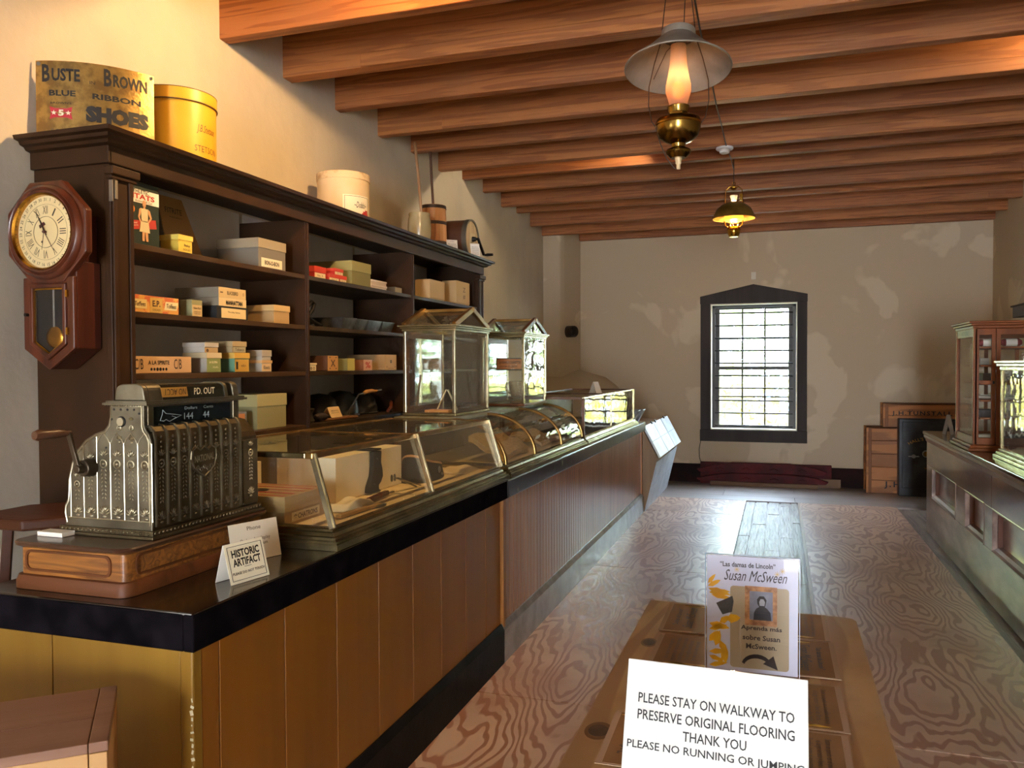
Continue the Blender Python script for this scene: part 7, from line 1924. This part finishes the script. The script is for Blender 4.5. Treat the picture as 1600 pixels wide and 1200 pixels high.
m = MB(); m.tube([(-0.36, 3.49, 3.136), (-0.375, 4.10, 3.136), (-0.375, 4.68, 3.136), (-0.385, 5.30, 3.136), (-0.39, 5.88, 3.166), (-0.39, 6.46, 3.156), (-0.39, 7.06, 3.213), (-0.39, 7.44, 3.216)], 0.005, 6)
solo('ceiling_cable', m, WIRE, 'thin dark cable running along under the ceiling beams to the far lamp', 'cable', (0, 0, 0))
T = (-0.405, 6.465, 3.159)
t = thing('smoke_detector', 'round white smoke detector on the underside of a ceiling beam', 'smoke detector', T)
WPL = mat('white_plastic', '#e6e4de', 0.4)
m = MB(); m.lathe([(0.064, 0.0), (0.066, -0.012), (0.060, -0.018), (0.0, -0.018)], (0, 0, 0), 28); part('base_plate', m, WPL, t, smooth=40)
m = MB(); m.lathe([(0.040, -0.018), (0.038, -0.040), (0.026, -0.048), (0.0, -0.048)], (0, 0, 0), 24); part('sensor_head', m, WPL, t, smooth=40)
# the small warm spotlights between the beams
def spotlight(loc, aim, label):
    t = thing('spotlight', label, 'spotlight', loc, 0, 'spotlights between the beams')
    ax = (Vector(aim) - Vector(loc)).normalized()
    m = MB(); m.lathe([(0.030, -0.12), (0.034, -0.11), (0.038, -0.008), (0.036, -0.008), (0.030, -0.10), (0.0, -0.10)], (0, 0, 0), 24, ax, caps=False); part('housing', m, BLACKIRON, t, smooth=40)
    top = 3.438 - loc[2]
    m = MB(); m.tube([ax * -0.11, Vector((-ax.x * 0.12, -ax.y * 0.12, 0.03)), Vector((-ax.x * 0.12, -ax.y * 0.12, top))], 0.008, 8); part('bracket', m, BLACKIRON, t)
spotlight((-1.10, 3.02, 3.19), (-2.55, 3.05, 2.25), 'small black spotlight between the nearest beams, aimed at the left wall')
spotlight((-0.90, 6.75, 3.33), (-2.75, 6.55, 2.25), 'small black spotlight added to brighten the far left wall, hidden behind a beam')
spotlight((1.55, 5.03, 3.26), (0.6, 5.26, 3.24), 'small black spotlight between the beams above the right counter')

# ================================================================ table in the foreground
TABLE = contour_wood('table_pine', '#a97c4e', '#c79d69', 'y', 6.0, 34, 0.38, 0.45, 0.09, bump=0.04, c3='#a9773f', c3scale=3.0)
TX0, TX1, TY0, TY1, TZ = -0.395, 0.216, 0.95, 2.585, 0.75
T = ((TX0 + TX1) / 2, (TY0 + TY1) / 2, 0)
tb = thing('table', 'pine plank table with knots standing in the walkway in the foreground', 'table', T)
def rr(x0, x1, y0, y1, r): return rrect(x0, x1, y0, y1, r, 4)
m = MB(T); m.prism([(TX0, TY0), (-0.09, TY0), (-0.09, TY1 + 0.008), (TX0 + 0.004, TY1 + 0.008)], 'z', TZ - 0.032, TZ); part('top_board', m, TABLE, tb, bevel=0.004)
m = MB(T); m.prism([(-0.088, TY0), (TX1, TY0), (TX1, TY1 - 0.03), (TX1 - 0.008, TY1 - 0.008), (TX1 - 0.03, TY1), (-0.088, TY1)], 'z', TZ - 0.032, TZ); part('top_board', m, TABLE, tb, bevel=0.004)
for x in (TX0 + 0.05, TX1 - 0.05):
    for y in (TY0 + 0.08, TY1 - 0.10):
        m = MB(T); m.box(x - 0.028, x + 0.028, y - 0.028, y + 0.028, 0, TZ - 0.033); part('leg', m, TABLE, tb, bevel=0.004)
m = MB(T); m.ring([(TX0 + 0.03, TY0 + 0.06), (TX1 - 0.03, TY0 + 0.06), (TX1 - 0.03, TY1 - 0.08), (TX0 + 0.03, TY1 - 0.08)], [(TX0 + 0.05, TY0 + 0.08), (TX1 - 0.05, TY0 + 0.08), (TX1 - 0.05, TY1 - 0.10), (TX0 + 0.05, TY1 - 0.10)], 'z', TZ - 0.12, TZ - 0.033); part('apron', m, TABLE, tb)
KN = mat('pine_knot', '#3a2210', 0.5, 0, '#5d3a1c', 30); KN2 = mat('pine_knot_ring', '#7a4f26', 0.45)
for x, y, a, b in ((-0.351, 1.626, 0.021, 0.028), (-0.333, 2.19, 0.016, 0.024), (0.108, 2.281, 0.005, 0.010)):
    m = MB(T)
    for r, z in ((1.5, 0.0003), (1.0, 0.0006)):
        pass
    m.prism([(x + a * 1.35 * math.cos(k * PI / 10), y + b * 1.5 * math.sin(k * PI / 10)) for k in range(20)], 'z', TZ - 0.001, TZ + 0.0004); kr = part('knot_ring', m, KN2, tb)
    m = MB(T); m.prism([(x + a * math.cos(k * PI / 10), y + b * math.sin(k * PI / 10)) for k in range(20)], 'z', TZ - 0.001, TZ + 0.0008); part('knot', m, KN, kr)
# laminated information sheets
LAM = mat('clear_laminate_edge', '#c9a98a', 0.16, 0, None, coat=0.5)
SHEETP = mat('printed_tan_sheet', '#a37d54', 0.16, 0, '#94704a', 4, coat=0.6)
PETAL = mat('printed_yellow_petals', '#dba71c', 0.3, 0, '#c98d12', 20)
LOREM = 'Susan stayed in town through the\nlong summer and kept the store books.\nShe sent letters to the governor, spoke\nfor her neighbours and later ran\nher own ranch with many cattle.'
LOREM2 = 'Susan se quedo en el pueblo durante\nel largo verano y llevo los libros.\nEscribio cartas al gobernador, hablo\npor sus vecinos y mas tarde tuvo\nsu propio rancho de ganado.'
k_ = [0]
def sheet(x0, x1, y0, y1, rot, label, kind, flip):
    k_[0] += 1
    z = TZ + 0.0012 + 0.0022 * (k_[0] % 2)
    c = ((x0 + x1) / 2, (y0 + y1) / 2, z)
    lx, ly = x1 - x0, y1 - y0
    t = thing('laminated_sheet', label, 'information sheet', c, rot, 'laminated sheets on the table')
    m = MB(); m.box(-lx / 2, lx / 2, -ly / 2, ly / 2, 0, 0.0012); part('laminate', m, LAM, t)
    m = MB(); m.box(-lx / 2 + 0.013, lx / 2 - 0.013, -ly / 2 + 0.006, ly / 2 - 0.006, 0.0012, 0.0016); pr_ = part('printed_sheet', m, SHEETP, t)
    u, v = (Y_, -X_) if not flip else (-Y_, X_)
    if kind == 'title':
        text('"Ladies of Lincoln"' if not flip else '"Las damas de Lincoln"', pr_, INK, v * (lx / 2 - 0.04) + Vector((0, 0, 0.0016)), u, v, ly * 0.6, 0.014, 0.015)
        text('Susan McSween', pr_, INK, v * (lx / 2 - 0.075) + Vector((0, 0, 0.0016)), u, v, ly * 0.72, 0.028, 0.0, 0.35)
    else:
        text(LOREM2 if flip else LOREM, pr_, INKBROWN, v * (lx / 2 - 0.075) + Vector((0, 0, 0.0016)), u, v, ly * 0.74, 0.085)
        text(LOREM2 if flip else LOREM, pr_, INKBROWN, v * (lx / 2 - 0.175) + Vector((0, 0, 0.0016)), u, v, ly * 0.74, 0.085)
    m = MB()
    for j in range(7):
        yy = (-ly / 2 + 0.02) if kind != 'title' else (ly / 2 - 0.02)
        a = random.uniform(-.5, .5) + (PI if random.random() < 0.5 else 0)
        p = Vector((random.uniform(-lx / 2 + 0.03, lx / 2 - 0.05), yy, 0)); d = Vector((math.cos(a), math.sin(a) * 0.4, 0)); s = Vector((-d.y, d.x, 0))
        pts = [p - d * 0.025, p + s * 0.006 - d * 0.005, p + d * 0.025, p - s * 0.006 + d * 0.002]
        m.hexa([q + Vector((0, 0, 0.0015)) for q in pts], [q + Vector((0, 0, 0.0019)) for q in pts])
    part('petal_print', m, PETAL, pr_)
    return t
sheet(-0.323, -0.105, 2.292, 2.562, 0.0, 'laminated sheet at the far left corner of the table', 'title', False)
sheet(-0.314, -0.098, 2.03, 2.275, -0.01, 'laminated text sheet second from the far end at the left of the table', 'body', False)
sheet(-0.330, -0.112, 1.485, 1.725, 0.02, 'laminated sheet at the left of the table beside the white warning board', 'title', False)
sheet(-0.09, 0.132, 2.335, 2.578, 0.0, 'laminated text sheet at the far right of the table', 'body', True)
sheet(-0.085, 0.140, 2.05, 2.322, 0.01, 'laminated title sheet right of the acrylic sign holder', 'title', True)
sheet(-0.08, 0.137, 1.76, 2.012, 0.015, 'laminated text sheet right of and below the acrylic sign holder', 'body', True)
sheet(-0.085, 0.132, 1.50, 1.745, 0.0, 'laminated text sheet nearest the camera at the right of the table', 'body', True)

# acrylic holder and its flyer
ZTB = TZ + 0.0055
T = (-0.062, 2.028, ZTB)
ACR = glass('acrylic', (0.985, 0.985, 0.99), 0.0, 0.0, 5.0, 1.45)
hold = thing('sign_holder', 'clear acrylic sign holder standing on the laminated sheets', 'sign holder', T, R(1.2))
hw, hh = 0.109, 0.285
for y, nm in ((-0.003, 'front_panel'), (0.003, 'back_panel')):
    m = MB(); m.box(-hw, hw, y - 0.001, y + 0.001, 0, hh); part(nm, m, ACR, hold)
m = MB(); m.box(-hw, hw, -0.010, 0.045, -0.0005, 0.0015); part('foot', m, ACR, hold)
m = MB(); m.box(-hw - 0.0005, -hw + 0.001, -0.004, 0.004, 0, hh).box(hw - 0.001, hw + 0.0005, -0.004, 0.004, 0, hh).box(-hw, hw, -0.004, 0.004, hh - 0.0012, hh); part('polished_edge', m, mat('acrylic_edge', '#d5dbe6', 0.15), hold)
fly = thing('flyer', 'printed flyer with a framed portrait and yellow petals inside the acrylic holder', 'flyer', T, R(1.2))
FW, FH = 0.105, 0.279
m = MB(); m.box(-FW, FW, -0.0006, 0.0004, 0.002, 0.002 + FH); pp = part('paper', m, mat('lilac_paper', '#c4c3d0', 0.5), fly)
FYo = -0.0009
def fr_(x, z): return Vector((x, FYo, z))
BEIGE = mat('flyer_beige', '#a3906f', 0.5)
m = MB(); m.prism(rrect(-0.050, 0.085, 0.012, 0.210, 0.008), 'y', -0.0010, -0.0006); bp_ = part('beige_panel', m, BEIGE, pp)
DK = mat('flyer_dark_text', '#2d2320', 0.6)
text('“Las damas de Lincoln”', pp, DK, fr_(-0.010, 0.262), X_, Z_, 0.128, 0.0125, 0.02)
text('Susan McSween', pp, DK, fr_(0.008, 0.236), X_, Z_, 0.145, 0.026, 0.0, 0.42)
text('Aprenda más', bp_, DK, (0.022, -0.0011, 0.110), X_, Z_, 0.094, 0.0135, 0.025)
text('sobre Susan', bp_, DK, (0.022, -0.0011, 0.088), X_, Z_, 0.086, 0.0125, 0.025)
text('McSween.', bp_, DK, (0.022, -0.0011, 0.067), X_, Z_, 0.070, 0.0125, 0.025)
GILT = mat('gilt_frame_print', '#8a5a34', 0.4, 0, '#c08a52', 60)
m = MB(); m.ring([(-0.016, 0.118), (0.058, 0.118), (0.058, 0.212), (-0.016, 0.212)], [(-0.005, 0.131), (0.048, 0.131), (0.048, 0.200), (-0.005, 0.200)], 'y', -0.0014, -0.0008)
for k in range(9):
    for x in (-0.0105, 0.053): m.blob((x, -0.0013, 0.121 + k * 0.0108), (0.0055, 0.0006, 0.005), 1)
for k in range(7):
    for z in (0.1245, 0.206): m.blob((-0.010 + k * 0.0105, -0.0013, z), (0.005, 0.0006, 0.0055), 1)
gf = part('printed_frame', m, GILT, bp_)
m = MB(); m.box(-0.005, 0.048, -0.0011, -0.0008, 0.131, 0.200); pg = part('portrait_print', m, mat('portrait_grey', '#8a8d98', 0.5, 0, '#6d707c', 25), bp_)
m = MB(); m.prism([(0.004, 0.131), (0.045, 0.131), (0.043, 0.150), (0.035, 0.160), (0.030, 0.163), (0.032, 0.170), (0.034, 0.180), (0.028, 0.189), (0.018, 0.189), (0.012, 0.181), (0.013, 0.170), (0.017, 0.163), (0.010, 0.158), (0.005, 0.148)], 'y', -0.0014, -0.0011); fg = part('portrait_figure', m, mat('portrait_dark', '#26252a', 0.5), pg)
m = MB(); m.prism([(0.018, 0.166), (0.029, 0.166), (0.0305, 0.175), (0.027, 0.182), (0.020, 0.182), (0.017, 0.175)], 'y', -0.0016, -0.0014); part('portrait_face', m, mat('portrait_light', '#a9a7ab', 0.5), fg)
m = MB()
A_ = [R(165 - k * 15.6) for k in range(9)]
o_ = [(0.012 + 0.036 * math.cos(a), 0.018 + 0.030 * math.sin(a)) for a in A_]; i_ = [(0.012 + 0.030 * math.cos(a), 0.016 + 0.022 * math.sin(a)) for a in A_]
for k in range(8):
    q = [o_[k], o_[k + 1], i_[k + 1], i_[k]]; m.prism(q, 'y', -0.0013, -0.0009)
m.prism([(0.050, 0.047), (0.026, 0.026), (0.060, 0.014)], 'y', -0.0013, -0.0009)
bmesh.ops.remove_doubles(m.bm, verts=m.bm.verts[:], dist=1e-5)
part('arrow_print', m, DK, bp_)
m = MB()
def petal(x, z, a, l, wd):
    d = Vector((math.cos(a), 0, math.sin(a))); s = Vector((-d.z, 0, d.x)); p = Vector((x, 0, z))
    pts = [p, p + d * l * 0.35 + s * wd, p + d * l * 0.75 + s * wd * 0.7, p + d * l, p + d * l * 0.7 - s * wd * 0.7, p + d * l * 0.3 - s * wd]
    pts = [Vector((max(-FW + 0.001, q.x), 0, min(max(q.z, 0.004), 0.28))) for q in pts]
    m.hexa([q + Vector((0, -0.0010, 0)) for q in pts], [q + Vector((0, -0.0016, 0)) for q in pts])
for x, z, a, l, wd in ((-0.103, 0.205, 0.5, 0.035, 0.006), (-0.10, 0.19, 0.1, 0.05, 0.008), (-0.102, 0.20, -0.25, 0.055, 0.008), (-0.103, 0.212, 0.9, 0.03, 0.005), (-0.095, 0.185, -0.15, 0.05, 0.006),
                       (-0.10, 0.10, 0.3, 0.045, 0.007), (-0.10, 0.115, -0.2, 0.05, 0.009), (-0.06, 0.128, 0.15, 0.035, 0.011), (-0.075, 0.118, 0.6, 0.03, 0.008), (-0.10, 0.07, 0.9, 0.035, 0.008), (-0.085, 0.06, 1.3, 0.04, 0.009),
                       (-0.10, 0.045, 0.1, 0.045, 0.007), (-0.10, 0.035, -0.3, 0.035, 0.006), (-0.08, 0.012, 1.0, 0.03, 0.005), (-0.06, 0.02, 1.8, 0.04, 0.008), (-0.075, 0.075, -1.1, 0.045, 0.008), (-0.1, 0.012, 0.2, 0.045, 0.006)):
    petal(x, z, a, l, wd)
part('petal_print', m, PETAL, pp)
m = MB(); m.prism([(-0.083, 0.165), (-0.045, 0.185), (-0.042, 0.172), (-0.075, 0.150)], 'y', -0.0018, -0.0012); m.prism([(-0.075, 0.150), (-0.042, 0.172), (-0.046, 0.146), (-0.068, 0.138)], 'y', -0.0018, -0.0012)
part('dark_bloom_print', m, mat('dark_bloom', '#3a352e', 0.5), pp)
m = MB()
for x, z in ((-0.035, 0.250), (0.070, 0.252), (0.058, 0.244)):
    for k in range(8):
        a = k * PI / 4; m.beam((x, -0.0008, z), (x + 0.007 * math.cos(a), -0.0008, z + 0.007 * math.sin(a)), 0.0012, 0.0004, (0, 1, 0))
part('sprig_print', m, mat('sprig_gold', '#c9ab6b', 0.5), pp)

# white warning board on the table
TL = Vector((-0.243, 1.371, 1.0)); TR = Vector((0.0442, 1.360, 1.0)); dn = Vector((0, -0.1125, -0.2445))
u = (TR - TL).normalized(); v = -dn.normalized(); W_, H_ = (TR - TL).length, dn.length
n = u.cross(v)
board = thing('warning_board', 'white warning board with black capitals leaning back on the table', 'sign', (-0.10, 1.27, TZ + 0.0056))
O = TL - Vector(board.location)
q = lambda a, b, d=0.0: O + u * a - v * b + n * d
m = MB(); m.hexa([q(0, H_), q(W_, H_), q(W_, 0), q(0, 0)], [p - n * 0.005 for p in (q(0, H_), q(W_, H_), q(W_, 0), q(0, 0))]); bd = part('board', m, mat('white_board', '#c9c7be', 0.5), board, bevel=0.001)
def wl(s, xc, yc, w, h): text(s, bd, mat('sign_letter_black', '#1c1a18', 0.6), q(xc, yc), u, v, w, h, 0.010, lift=0.001)
wl('PLEASE STAY ON WALKWAY TO', 0.1440, 0.0594, 0.246, 0.0155)
wl('PRESERVE ORIGINAL FLOORING', 0.1442, 0.0852, 0.246, 0.0155)
wl('THANK YOU', 0.1458, 0.1098, 0.099, 0.0150)
wl('PLEASE NO RUNNING OR JUMPING', 0.1440, 0.1332, 0.274, 0.0155)
m = MB(); a_ = q(W_ / 2, 0.05, -0.006)
m.beam(a_, Vector((a_.x, a_.y + 0.10, 0.001)), 0.06, 0.004, (0, 1, 0)); part('easel_back', m, card('#b9a98a'), board)
